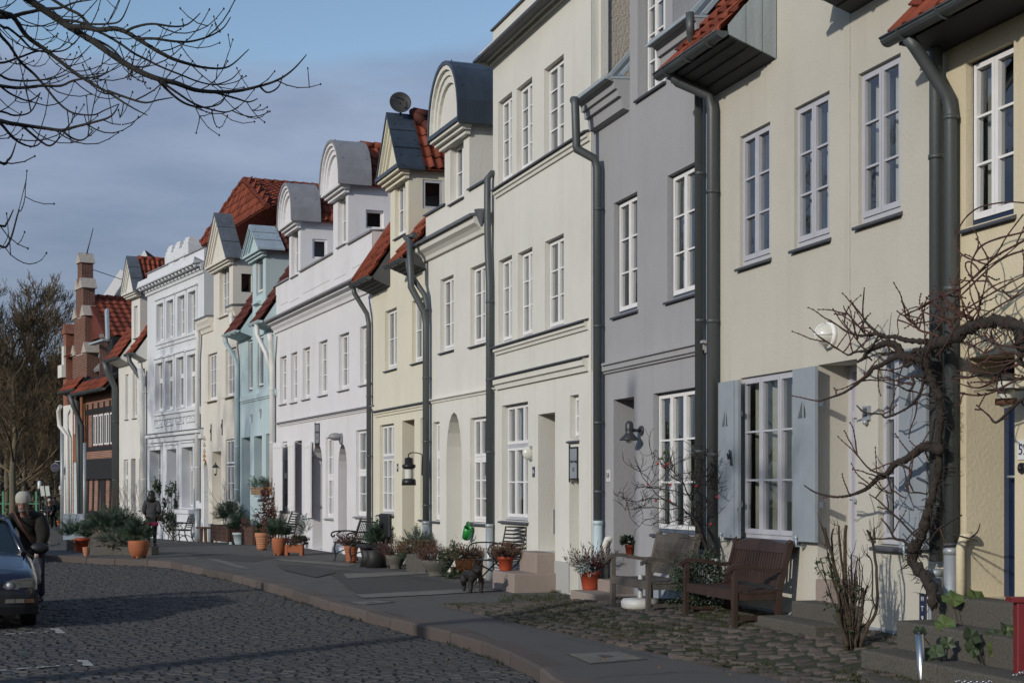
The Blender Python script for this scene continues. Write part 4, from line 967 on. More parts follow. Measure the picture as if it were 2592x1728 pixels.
for u, v in ((.7, da - .1), (db + .3, dc - .35), (de + .35, h.W - .5)):   # raised panels of the attic
    if v - u > .3: b.box(u, v, -.012, 0, zc + .45, zt - .22)
for u in (da + .12, dc + .12): b.box(u, u + (db - da) - .24, -.012, 0, zc + .4, zt - .35)
b.build('attic_panel', P_WHT, h.root)
zwerch(h, 732, 760.5, 556, 731, 451, 'dome', LEAD, df=.32, so=.24, zd=.85, wins=[(737.6, 754.5, 588, 701.6, dict(cols=2, rows=2, dep=.14, sash=WHITE, sill=LEAD))], zlow=zt, back=3.0, sidewin=(791, 604, 828, 656, WHITE, .04), face=P_WHT)
zwerch(h, 843.5, 881.7, 464, 839, 347, 'dome', LEAD, df=.32, so=.26, zd=.85, wins=[(855, 875, 504, 625, dict(cols=2, rows=2, dep=.14, sash=WHITE, sill=LEAD))], zlow=zt, back=3.0, sidewin=(926, 530, 972, 580, WHITE, .10), face=P_WHT)
h.bandpx(700, 1072, 941, .09, .06, P_WHT, LEAD, 'string_course', step=.5)
shutter(h, 690, 712, 1121, 1290, .28, None, WHITE, None, batten=True); shutter(h, 729, 742, 1117, 1292, .10, None, WHITE, .05, batten=True); shutter(h, 771, 784, 1118, 1309, .10, None, WHITE, .05, batten=True)
a, _ = h.loc(699, 900, .12)
h.pipe([(.30, .25, zb - .05), (.22, .2, zb - .3), (.06, .14, zb - .75), (.05, .12, zb - 1.0), (.05, .12, 1.2)], .085, PIPEW, rings=(4.6, 3.0), lower=1.2, low=PIPEW)
# ============ 8: light blue house
h = H8 = House(606, 698, 'light_blue_house', 'narrow light blue house with a pointed blue gable dormer', P_BLU)
for xl, xr, yt, yb in ((628, 639.5, 863, 991), (652, 667, 851, 981), (679.5, 692, 842, 974)): h.win(xl, xr, yt, yb, 1, 1, .1, WHITE, BROWNP, BROWNP, sillo=0)
h.win(643, 663, 1104, 1257, 1, 1, .42, WHITE, BROWNP, None); h.win(673, 694, 1098, 1256, 1, 1, .42, WHITE, BROWNP, None)
h.door(611.5, 633, 1108, .05, .7, 0, P_GRY)
zg = h.loc(587, 846, .42)[1]; zw = zg - .16; h.finish(zw, back=5, plinth=P_PLB, zp=.4)
a0, _ = h.loc(639.4, 800); a1, _ = h.loc(672.6, 790)
for u, v in ((-.05, a0 - .01), (a1 + .01, h.W + .1)): eave(h, u, v, zw, .42, zg, 1.5, 2.2, soff=P_BLU, gut=PIPEB, m=TILED)
zwerch(h, 639.4, 672.6, 629, 640.7, 561, 'gable', ZINCL, df=.32, so=.30, zd=.85, tiled=TILED, wins=[(648, 665.5, 661, 746, dict(cols=1, rows=1, dep=.08, sash=WHITE, frame=BROWNP, sill=BROWNP, sillo=0))], zlow=zw, back=3.0)
s_, z_ = h.loc(650, 772); h.band(s_ - .1, s_ + .6, [(0, z_ + .1), (.14, z_ + .05), (.14, z_), (0, z_ - .05)], P_BLU, 'ledge')
h.bandpx(607, 1006, 697, .2, .07, P_BLU, None, 'string_course', step=.7)
h.pipe([(.02, .48, zg), (.02, .45, zg - .2), (.05, .14, zg - .75), (.06, .1, zg - 1.0), (.06, .1, 1.2)], .08, PIPEB, rings=(4.6, 3.0, 1.6), lower=.4, low=PIPEB)
h.pipe([(h.W - .5, .46, zg), (h.W - .5, .44, zg - .35), (h.W - .2, .25, zg - .9), (h.W + .0, .14, zg - 1.5)], .075, PIPEW)
def sprig(H, xc, yc, hh):                       # plaster flower relief
    s0, z0 = H.loc(xc, yc); b = MB(); r = random.Random(int(xc))
    for i in range(5):
        a = -.8 + i * .4; pts_ = [H.P(s0 + math.sin(a) * t * hh * .6 + .05 * math.sin(t * 3), .006, z0 - hh / 2 + t * hh * math.cos(a * .6)) for t in (0, .35, .7, 1)]; b.tube(pts_, .010, 5); b.ball(pts_[-1], .035, 6, 4, (1, .4, 1)); b.ball(pts_[2], .028, 6, 4, (1.4, .4, .7))
    b.build('flower_relief', P_PLB, H.root)
sprig(h, 637, 1060, .28); sprig(h, 659.5, 1047, .28)
# ============ 9: warm white house, arched doorway
h = H9 = House(511, 606, 'warm_white_house', 'warm white house with an arched doorway and red tiled hipped roof', P_CR2)
h.win(526, 549.5, 898, 1015, 3, 3, .2, WHITE, None, P_CR2, sillo=.14); h.win(571, 598, 885, 1005, 3, 3, .2, WHITE, None, P_CR2, sillo=.14)
h.win(571, 600, 1112, 1272, 3, [(0, .6, 2), (.6, 1, 1)], .1, WHITE, BLUEG, SLATE, sillo=.16)
h.door(513, 527.5, 1166, .0, .5, .75, P_CR2); h.door(537, 560, 1143, .0, .4, 0, P_CR2)
zt = h.loc(560, 808)[1]; h.finish(zt, back=5, plinth=P_PLB, zp=.4)
a0, _ = h.loc(540.8, 800); a1, _ = h.loc(589.5, 780); zc = h.loc(511, 806, .26)[1]
for u, v in ((-.02, a0 - .01), (a1 + .01, h.W + .0)):
    h.band(u, v, [(-.02, zt - .3), (.05, zt - .28), (.08, zt - .16), (.14, zt - .1), (.16, zt - .02), (.22, zc - .1), (.24, zc), (-.3, zc + .02)], P_CR2, 'cornice_block'); h.band(u - .03, v + .02, [(-.3, zc + .1), (.27, zc + .06), (.27, zc + .004), (-.3, zc + .02)], ZINC, 'flashing')
zwerch(h, 540.8, 589.5, 650, 560, 525, 'gable', ZINC, df=.32, so=.24, zd=.62, tiled=None, wins=[(555.6, 580, 677, 803, dict(cols=3, rows=3, dep=.16, sash=WHITE, sill=P_CR2, sillo=.1))], zlow=zt, back=4.2, sidewin=(611, 692, 637, 740, TIMBER, .1))
sl0, zl0 = h.loc(500, 633, -.9); hip(h, sl0, h.W * 1.02, (618, 458), (sl0 + h.W * 1.02) / 2, zl0, -.9, -9, TILE)
h.pipe([(.03, .2, zc - .3), (.03, .14, zc - .6), (-.12, .14, zc - 1.3), (-.14, .14, 1.2)], .085, PIPEW, rings=(5.6, 3.8, 2.4), lower=.9)
h.pipe([(h.W - .3, .2, zc - .2), (h.W - .3, .16, zc - .9)], .07, PIPEW)
b = MB()
for xc, y0, y1 in ((535.5, 1073, 1116), (563.5, 1061, 1101)):
    s_, z1 = h.loc(xc, y0); _, z0 = h.loc(xc, y1); b.tube([h.P(s_, .02, z0), h.P(s_, .02, z1)], .016, 6); b.tube([h.P(s_ - .1, .02, (z0 + z1) / 2 + .12), h.P(s_ - .12, .02, (z0 + z1) / 2 + .02), h.P(s_, .02, (z0 + z1) / 2 - .05)], .014, 6)
b.build('wall_anchor', IRON, h.root)
b = MB()
for i, (y0, y1) in enumerate(((1103, 1113), (1118, 1129), (1134, 1144), (1146, 1156), (1158, 1166))):
    s0, z1 = h.loc(515, y0); s1, z0 = h.loc(521.5, y1); b.mi = 0 if i < 3 else 1; b.ball(h.P((s0 + s1) / 2, .02, (z0 + z1) / 2), (z1 - z0) / 2, 8, 6, (.8, .4, 1)); b.box(s0, s1, -.02, 0, z0, z0 + (z1 - z0) * .35)
b.build('stone_relief', [P_RGH, TERRAL], h.root)
# ============ 10: cool white neoclassical house
h = H10 = House(373, 511, 'neoclassical_house', 'cool white neoclassical house with bracketed cornice and attic', P_WH2)
h.W2 = h.loc(517, 700)[0]
for i, (xl, xr, yt, yb) in enumerate(((399, 415.5, 772, 866), (424, 441, 763, 858), (452, 470, 752, 852), (479, 497.6, 741, 845))): h.win(xl, xr, yt, yb, 2, 3, .25, WHITE, None, P_WH2, (CURT, .3, .98))
for i, (xl, xr, yt, yb) in enumerate(((396, 414, 921, 1041), (421, 439.7, 915, 1037), (448.6, 467.6, 906, 1032), (476.6, 497, 900, 1029))): h.win(xl, xr, yt, yb, 2, [(0, .63, 1), (.63, 1, 1)], .25, WHITE, None, P_WH2, (CURT, .3, .98))
h.win(382, 409.6, 1140, 1287, 2, [(0, .64, 1), (.64, 1, 1)], .3, WHITE, GREYW, P_WH2, (CURT, .3, .98)); h.win(463, 491, 1132, 1284, 2, [(0, .64, 1), (.64, 1, 1)], .3, WHITE, GREYW, P_WH2, (CURT, .3, .98))
h.door(425, 449.6, 1137, .05, .7, 0, P_WH2)
zt = h.loc(386, 686)[1]; h.finish(zt, s1=h.W2, back=5, plinth=P_WH2, zp=.55)
c0, zm = h.loc(417, 648); c1, _ = h.loc(477, 624)
b = MB(); h.wall(c0, c1, zt, zm, [], mb=b, back=.5); h.wall(0, .01, zt, zt + .01, [], mb=b, back=.3)
for xl, xr, yt, yb in ((428.5, 442, 655, 682), (455, 468, 645, 672)): s0, z1 = h.loc(xl, yt); s1, z0 = h.loc(xr, yb); b.box(s0, s1, -.03, 0, z0, z1)
b.build('attic', P_WH2, h.root); q = (c1 - c0)
for t in (.02, .36, .72):
    b = MB(); a = c0 + q * t; w = q * .24; b.box(a, a + w, .02, .5, zm, zm + .12); b.box(a + .06, a + w - .06, .06, .46, zm + .12, zm + .26); b.box(a + .12, a + w - .12, .1, .42, zm + .26, zm + .34); b.build('attic_block', P_WH2, h.root)
h.band(-.05, h.W2 + .0, [(-.3, zt + .03), (.05, zt), (.05, zt - .04), (-.3, zt - .01)], LEAD, 'parapet_cap')
zc = h.loc(364, 722, .42)[1]; zb = h.loc(381, 747)[1]
h.band(-.08, h.W2, [(-.02, zb - .02), (.06, zb), (.08, zb + .1), (.13, zb + .12), (.13, zb + .42), (.36, zb + .44), (.36, zb + .56), (.42, zc - .02), (.44, zc + .02), (-.02, zc + .1)], P_WH2, 'cornice')
b = MB(); n = 17
for i in range(n): a = .1 + (h.W2 - .2) * i / (n - 1); b.box(a - .07, a + .07, -.34, -.12, zb + .22, zb + .43); b.ball(h.P(a, .30, zb + .25), .09, 6, 4)
b.build('bracket', P_WH2, h.root, kind='stuff')
for (xl, xr, yt, yb) in [(399, 415.5, 772, 866), (424, 441, 763, 858), (452, 470, 752, 852), (479, 497.6, 741, 845), (396, 414, 921, 1041), (421, 439.7, 915, 1037), (448.6, 467.6, 906, 1032), (476.6, 497, 900, 1029), (382, 409.6, 1140, 1287), (425, 449.6, 1137, 1345), (463, 491, 1132, 1284)]:
    o = h.op(xl, xr, yt, yb); b = MB(); w = .16
    for (a, c, e, g, dd) in ((o[0] - w, o[0], o[2] - .05, o[3] + w, .05), (o[1], o[1] + w, o[2] - .05, o[3] + w, .05), (o[0], o[1], o[3], o[3] + w, .05), (o[0] - w - .05, o[1] + w + .05, o[3] + w, o[3] + w + .07, .1)): b.box(a, c, -dd, 0, e, g)
    b.build('architrave', WHITE if False else P_WH2, h.root)
h.bandpx(392, 870, 500, .22, .1, P_WH2, None, 'sill_course', step=.4); h.bandpx(388, 1046, 500, .28, .14, P_WH2, None, 'sill_course', step=.4)
h.bandpx(367, 1100, 500, .34, .24, P_WH2, LEAD, 'string_course', step=.4)
for i, (xl, xr) in enumerate(((393, 413), (418, 439), (446, 466), (473, 495))):
    s0, z1 = h.loc(xl, 1062 - i * 4.6); s1, z0 = h.loc(xr, 1080 - i * 4.6); b = MB(); r = random.Random(i)
    for (a, c, e, g) in ((s0, s1, z1 - .04, z1), (s0, s1, z0, z0 + .04), (s0, s0 + .04, z0, z1), (s1 - .04, s1, z0, z1)): b.box(a, c, -.05, 0, e, g)
    for k in range(16): b.ball(h.P(r.uniform(s0 + .1, s1 - .1), .01, r.uniform(z0 + .08, z1 - .08)), .05, 6, 4, (1.3, .5, .8))
    b.build('ornament_panel', P_WH2, h.root)
b = MB()
for s0 in (h.loc(416, 1200)[0], h.loc(455, 1200)[0]):
    for k in range(9): b.box(s0, s0 + .32, -.04, 0, .6 + k * .38, .6 + k * .38 + .35)
b.build('rustication_block', P_WH2, h.root)
s0, _ = h.loc(480, 1290); b = MB(); b.box(s0 - 1.0, s0 + .6, -.2, 0, .4, 1.05 + h.g); b.box(s0 - 1.1, s0 + .7, -.26, 0, 1.05 + h.g, 1.2 + h.g); b.build('window_apron', P_WH2, h.root)
s_, z_ = h.loc(447, 1230); b = MB(); b.box(s_ - .12, s_ + .02, -.03, 0, z_ - .35, z_ + .1); b.build('intercom', PIPEL, h.root)
# ============ 11: old white narrow house
h = H11 = House(300, 373, 'old_white_house', 'old white brick house with a tiled pediment dormer between brick and neoclassical houses', P_WH3)
for xl, xr, yt, yb in ((317.5, 325, 948, 1061), (336, 346, 942, 1058), (357, 367, 934, 1051)): h.win(xl, xr, yt, yb, 2, 3, .2, WHITE, None, SLATE)
h.win(313, 324, 1163, 1287, 2, [(0, .64, 2), (.64, 1, 1)], .2, WHITE, None, SLATE); h.win(352, 366, 1161, 1290, 2, [(0, .64, 2), (.64, 1, 1)], .2, WHITE, None, SLATE)
h.door(331.5, 343, 1161, -.3, .6, 0, WOODD)
zg = h.loc(284, 911, .5)[1]; zw = zg - .25; h.finish(zw, back=5)
a0, _ = h.loc(333, 860); a1, _ = h.loc(354, 860)
for u, v in ((-.05, a0 - .01), (a1 + .01, h.W)): eave(h, u, v, zw, .5, zg, 1.4, 1.1, soff=P_WH3, gr=.1)
zwerch(h, 333, 354.5, 735, 329, 642, 'gable', ZINC, df=.4, so=.4, zd=.5, wins=[(339, 348, 776, 856, dict(cols=2, rows=3, dep=.12, sash=WHITE, sill=SLATE))], zlow=zw, back=3.0)
h.pipe([(h.W - .6, .6, zg), (h.W - .6, .55, zg - .3), (h.W - .15, .2, zg - 1.0), (h.W - .1, .14, zg - 1.3)], .1, PIPE)
h.pipe([(h.W - .0, .3, zg - .6), (h.W - .05, .2, zg - 1.2), (h.W - .05, .14, .6)], .11, PIPEW, rings=(5.5, 3.5, 2))
h.pipe([(.05, .6, zg), (.05, .5, zg - .4), (.0, .16, zg - 1.1), (.0, .14, -.3)], .14, PIPE, rings=(4.5, 2))
# ============ 12: half-timbered brick house
h = H12 = House(219, 300, 'half_timbered_house', 'crooked half-timbered red brick house with black beams', MORTAR)
_, zw = h.loc(290, 955); zb0 = h.loc(260, 1212)[1]; zb1 = h.loc(260, 1160)[1]; P = h.P; Wd = h.W
h.finish(zw, back=6)
tim = MB(); holes = []
def tm(s0, s1, z0, z1, d=.03, lean=0):
    n = tim.vs([P(s0, d, z0), P(s1, d, z0), P(s1 + lean, d, z1), P(s0 + lean, d, z1), P(s0, 0, z0), P(s1, 0, z0), P(s1 + lean, 0, z1), P(s0 + lean, 0, z1)])
    for f in ((0, 1, 2, 3), (0, 4, 5, 1), (1, 5, 6, 2), (2, 6, 7, 3), (3, 7, 4, 0)): tim.face([n + i for i in f])
tm(0, Wd, zb0, zb1, .16); tm(0, Wd, .25, .62, .05)
zu0, zu1 = h.loc(240, 1130)[1], h.loc(240, 1048)[1]
tm(0, Wd, zu0 - .2, zu0, .03); tm(0, Wd, zu1, zu1 + .25, .03)
for t in (.03, .2, .38, .56, .74, .92): tm(Wd * t, Wd * t + .22, zu0, zu1 + .5, .035); tm(Wd * t, Wd * t + .26, .6, zb0, .04, .12)
tm(0, Wd, 2.1, 2.35, .035)
for t in (.3, .47, .65, .83):
    for q in (0, 1):
        s0 = Wd * t + q * .42 - .25; o = MB(); o.box(s0, s0 + .34, -.05, 0, zu0 + .05, zu1 - .05); o.mi = 1; o.box(s0 + .07, s0 + .27, -.056, -.05, zu0 + .12, zu1 - .12); o.build('window', [WHITE, ROOM], h.root)
tim.build('timber_frame', TIMBER, h.root)
b = MB(); b.box(Wd * .48, Wd * .62, -.05, 0, -.4, zb0); b.build('door', TIMBER, h.root)
bricks(h, 0, Wd, -.4, zw, 0, BRICK, seed=3)
zg = h.loc(206, 996, .55)[1]
eave(h, -.3, Wd, zw, .6, zg, 1.2, .45, soff=TIMBER, gr=.12)
h.band(-.2, Wd, [(-.36, zg + 1.08), (-.3, zg + 1.2), (-.7, zg + 1.65), (-.76, zg + 1.55)], LEAD, 'flashing')
h.pipe([(.0, .75, zg), (.0, .6, zg - .5), (-.02, .2, zg - 1.4), (.0, .16, -.4)], .11, PIPE)
# its dormer frame, black post and pale verge board
s0, z0 = h.loc(268, 950, .1); s1, z1 = h.loc(283, 855, .1)
b = MB(); b.box(s0 - .1, s0 + .7, .0, .3, z0 - .6, z1); b.build('dormer_post', TIMBER, h.root)
zwz = z1; b = MB(); b.bar(P(s0 + .1, .05, zwz), P(s0 - .05, .05, zwz + 1.35), .34, .10, (0, 1, 0)); b.bar(P(s0 - .2, .0, zwz), P(s0 - .05, .0, zwz + 1.35), .1, .05, (0, 1, 0)); b.build('verge_board', ZINCL, h.root)
b = MB(); b.box(s0 - 2.2, s0 + .2, -.3, 0, zwz - .06, zwz + .02); b.build('dormer_ledge', ZINCL, h.root)
# ============ 13: brick house with the stepped gable
h = H13 = House(184, 219, 'stepped_gable_house', 'red brick house with a tall stepped gable and a lightning rod', BRICKO)
P = h.P; Wd = h.W; ze = h.loc(205, 985)[1]
h.finish(ze, back=.5)
bricks(h, 0, Wd, 0, ze, 0, BRICKO, seed=4)
ztop = h.loc(207, 662)[1]; zs = [h.loc(210, y)[1] for y in (905, 800, 728, 662)]
g = MB(); hw = Wd * .5; steps = [(ze, zs[0] + .2, 1.0), (zs[0] + .2, zs[1], .78), (zs[1], zs[2], .5), (zs[2], zs[3], .26)]
dep = .55
for z0, z1, t in steps:
    g.box(hw - hw * t, hw + hw * t, 0, dep, z0, z1)
    for sg in ((-1, 1) if t > .3 else (0,)):
        c = hw + sg * (hw * t - .25); g.prism([(c - .42, z1), (c + .42, z1), (c, z1 + .5)], lambda a, z, q: P(a, q, z), .08, -dep - .08)
g.build('stepped_gable', MORTAR, h.root)
bb = MB()
for z0, z1, t in steps:
    z = z0; k = 0; rr = random.Random(9)
    while z < z1 - .05:
        y = -.0 - (.12 if k % 2 else 0)
        while y < dep:
            y0, y1 = max(y + .01, .0), min(y + .23, dep)
            if y1 - y0 > .04: bb.box(hw + hw * t, hw + hw * t + .012, y0, y1, z + .008, z + .072)
            y += .25
        a = hw - hw * t - (.12 if k % 2 else 0)
        while a < hw + hw * t:
            a0_, a1_ = max(a + .01, hw - hw * t), min(a + .23, hw + hw * t)
            if a1_ - a0_ > .04: bb.box(a0_, a1_, -.012, 0, z + .008, z + .072)
            a += .25
        z += .08; k += 1
bb.build('brick', BRICK, h.root, kind='stuff')
# side wall and long tiled roof behind, ridge at right angles to the street
zrr = h.loc(217, 745)[1]; sR = h.loc(222, 900)[0] + 1.6; back = -11; zE = h.side(300, 853, sR)[1]; zS = zE
b = MB(); b.poly(P(sR, -.1, 0), P(sR, back, 0), P(sR, back, zE + .1), P(sR, -.1, zE + .1)); b.build('side_wall', MORTAR, h.root)
fn = lambda a, dd, z: Vector((sR + dd, a, z))
bricks(h, .1, -back, zE - 3.5, zE - .05, 0, BRICK, fn=fn, seed=6)
b = MB(); n = b.vs([P(sR + .2, -.3, zE), P(sR + .2, back, zE), P(hw, back, zrr), P(hw, -.3, zrr), P(-1.5, -.3, zE), P(-1.5, back, zE)]); b.face((n, n + 1, n + 2, n + 3)); b.face((n + 3, n + 2, n + 5, n + 4)); b.face((n, n + 3, n + 4)); rf = b.build('roof', TILED, h.root)
ev = Vector((hw - sR - .2, 0, zrr - zE)); tiles(rf, P(sR + .25, -.5, zE + .02), (0, 1, 0), ev, -back - .6, ev.length, .36, .46, TILE, nmax=300, seed=3)
b = MB()
for k in range(24): b.tube([P(hw, -.4 - k * .42, zrr + .06), P(hw, -.85 - k * .42, zrr + .03)], [.14, .12], 8)
b.build('ridge_tile', TILE, rf)
b = MB(); tip = h.loc(219, 566)[1]; b.tube([P(hw, -.3, ztop + .3), P(hw + .15, -.6, tip)], [.03, .015], 6); b.tube([P(hw + .1, -.5, tip - 1.9), P(hw, -5.2, zrr + .1)], .018, 5); b.tube([P(hw, -.5, ztop - 2.3), P(hw, -2.2, zrr + .1)], .018, 5); b.build('lightning_rod', IRON, h.root)
zg = ze - .2; eave(h, -.3, Wd + .1, ze - .35, .5, ze - .1, 1.3, .5, soff=TIMBER, gr=.1)
for (x0, y0, y1) in ((190, 1035, 1098), (197, 1035, 1098)): s_, z1 = h.loc(x0, y0); _, z0 = h.loc(x0, y1); b = MB(); b.box(s_ - .05, s_ + .05, -.03, 0, z0, z1); b.build('window_mullion', WHITE, h.root)
h.pipe([(Wd - .5, .3, ze - .2), (Wd - .5, .16, -.4)], .12, PIPE)
s_, z1 = h.loc(192, 1170); b = MB(); b.box(s_ - .3, s_ + .25, -.02, 0, -.4, z1); b.build('door', PIPEB, h.root)
# ============ 14: last white house with the brick gable
h = H14 = House(160, 184, 'far_white_house', 'white house at the far end of the row, under a stepped brick gable', P_WH3)
P = h.P; Wd = h.W; ze = h.loc(172, 1025)[1]; h.finish(ze, back=5)
zt = h.loc(170, 843)[1]; b = MB(); b.box(.0, .75, 0, .5, ze, zt - 2.2); b.box(.0, .55, 0, .5, zt - 2.2, zt); b.prism([(-.1, zt), (.65, zt), (.28, zt + .5)], lambda a, z, q: P(a, q, z), .06, -.56); b.build('brick_gable', BRICK, h.root)
b = MB(); b.box(.8, Wd, .3, 3, ze, h.loc(180, 905)[1]); b.build('upper_wall', P_WH3, h.root)
zq = h.loc(184, 815)[1]; z0 = h.loc(184, 902)[1]; b = MB(); n = b.vs([P(.7, .1, z0), P(Wd + .1, .1, z0), P(Wd + .1, -2.2, zq), P(.7, -2.2, zq)]); b.face((n, n + 1, n + 2, n + 3)); rf = b.build('roof', TILE, h.root)
tiles(rf, P(.6, .1, z0 + .02), (1, 0, 0), (0, 2.3, zq - z0), Wd - .4, math.hypot(2.3, zq - z0), .3, .42, TILE)
b = MB(); s_, z_ = h.loc(160, 925); b.box(-.25, .5, -.2, .4, z_ - .6, z_); b.box(.1, .5, -.1, .4, z_, z_ + .9); b.build('white_corbel', P_WH3, h.root)
h.pipe([(1.5, .5, ze - .1), (1.1, .5, ze - .3), (1.1, .45, ze - 1.0), (1.6, .2, ze - 1.5), (1.65, .15, -.4)], .1, PIPEW)
h.pipe([(.6, .2, ze - 1.2), (.6, .2, -.4)], .09, PIPEL)
# bright gable and little white turret that show above the roofs
def behind(name, label, pxs, Y, m, dep=1.0, cat='house'):
    pts_ = [Vector(((x - HX) / F * Y, 0, CH + (HY - y) / F * Y)) for x, y in pxs]; c = sum(pts_, Vector()) / len(pts_)
    e = empty(name, (c.x, Y, 0), 0, label, cat); b = MB(); b.prism([(p.x - c.x, p.z) for p in pts_], lambda a, z, t: Vector((a, t, z)), 0, dep); b.build('gable_wall', m, e); return e
e = behind('rear_house', 'bright white gable with raking coping behind the brick house roof', [(281, 752), (319, 697), (340, 690), (400, 800), (400, 900), (281, 900)], 82, P_WH3, 6)
b = MB(); Yd = 82; f = lambda x, y: Vector(((x - HX) / F * Yd - e.location.x, -.2, CH + (HY - y) / F * Yd)); b.bar(f(279, 756), f(322, 692), .5, .8, (0, 1, 0)); b.build('coping', P_WHT, e)
e = behind('roof_turret', 'small white pyramid-topped turret behind the red tiled dormer roof', [(355, 650), (365, 632), (374, 650), (374, 700), (355, 700)], 74, P_WHT, 1.0, 'turret')
b = MB(); f = lambda x, y, d: Vector(((x - HX) / F * 74 - e.location.x, d, CH + (HY - y) / F * 74)); b.poly(f(365, 631, .3), f(374, 649, -.05), f(392, 652, 1.6)); b.build('roof', TILED, e)
# ------------------------------------------------------------------ plants
def rvec(r):
    while True:
        v = Vector((r.uniform(-1, 1), r.uniform(-1, 1), r.uniform(-1, 1)))
        if .02 < v.length < 1: return v.normalized()
def leafq(b, p, d, n, l, w):
    d = d.normalized(); s = d.cross(n); s = s.normalized() if s.length > 1e-5 else d.orthogonal().normalized()
    k = b.vs([p, p + d * l * .45 + s * w * .5, p + d * l, p + d * l * .45 - s * w * .5]); b.face((k, k + 1, k + 2, k + 3))
def foliage(b, c, rad, n, l, w, r, up=.2, spray=1, hollow=.35):
    """leaf-sized faces through an uneven crown, in clumps"""
    clumps = [(rvec(r) * r.uniform(hollow, 1) ** .6, r.uniform(.22, .45)) for _ in range(max(4, n // 45))]
    for _ in range(n):
        cc, cr = r.choice(clumps); v = cc + rvec(r) * cr * r.random() ** .5
        p = Vector((c[0] + v.x * rad[0], c[1] + v.y * rad[1], c[2] + v.z * rad[2])); d = (v.normalized() * .7 + rvec(r) * .8 + Vector((0, 0, up)))
        for i in range(spray): leafq(b, p, d + rvec(r) * .45, rvec(r), l * r.uniform(.7, 1.3), w)
def needles(b, c, rad, n, r, l=.16, up=.35):
    """conifer sprays: a twig with needles on both sides"""
    for _ in range(n):
        v = rvec(r) * r.uniform(.15, 1) ** .7; v.z = abs(v.z) * .9 - .15
        p = Vector((c[0] + v.x * rad[0], c[1] + v.y * rad[1], c[2] + v.z * rad[2])); d = (Vector((v.x, v.y, 0)) * 1.0 + Vector((0, 0, up + v.z * .6)) + rvec(r) * .35).normalized(); s = d.cross(rvec(r)).normalized()
        q = l * r.uniform(.6, 1.3); nn = 6
        for i in range(nn):
            o = p + d * q * i / nn; nl = q * .38 * (1 - i / nn * .6)
            for sg in (-1, 1):
                e = (d * .6 + s * sg).normalized(); k = b.vs([o, o + d * q * .09, o + e * nl]); b.face((k, k + 1, k + 2))
def tritube(b, pts, r0, r1, n=3):
    k = len(pts); b.tube(pts, [r0 + (r1 - r0) * i / (k - 1) for i in range(k)], n, False)
def grow(b, p, d, L, rad, lev, r, spread=.6, kids=(3, 5), curl=.25, up=.12, shrink=.66, seg=4, rmin=.004, n0=6):
    """a limb with sub-limbs; b is a mesh collector"""
    pts_ = [p]; dd = d.normalized()
    for i in range(seg):
        dd = (dd + rvec(r) * curl * .6 + Vector((0, 0, up))).normalized(); pts_.append(pts_[-1] + dd * L / seg)
    r1 = max(rmin, rad * .55); tritube(b, pts_, rad, r1, n0 if lev > 2 else 4 if lev > 1 else 3)
    if lev <= 0: return
    for i in range(r.randint(*kids)):
        t = r.uniform(.3, 1.0); j = min(seg - 1, int(t * seg)); q = pts_[j].lerp(pts_[j + 1], t * seg - j); sd_ = rvec(r); sd_ -= sd_.dot(dd) * dd
        nd = (dd * (1 - spread * .4) + sd_.normalized() * spread * r.uniform(.6, 1.2)).normalized()
        grow(b, q, nd, L * shrink * r.uniform(.7, 1.15), max(rmin, r1 * r.uniform(.6, .85)), lev - 1, r, spread, kids, curl, up, shrink, seg, rmin, n0)
    grow(b, pts_[-1], dd, L * shrink * r.uniform(.8, 1.1), r1, lev - 1, r, spread, kids, curl, up, shrink, seg, rmin, n0)

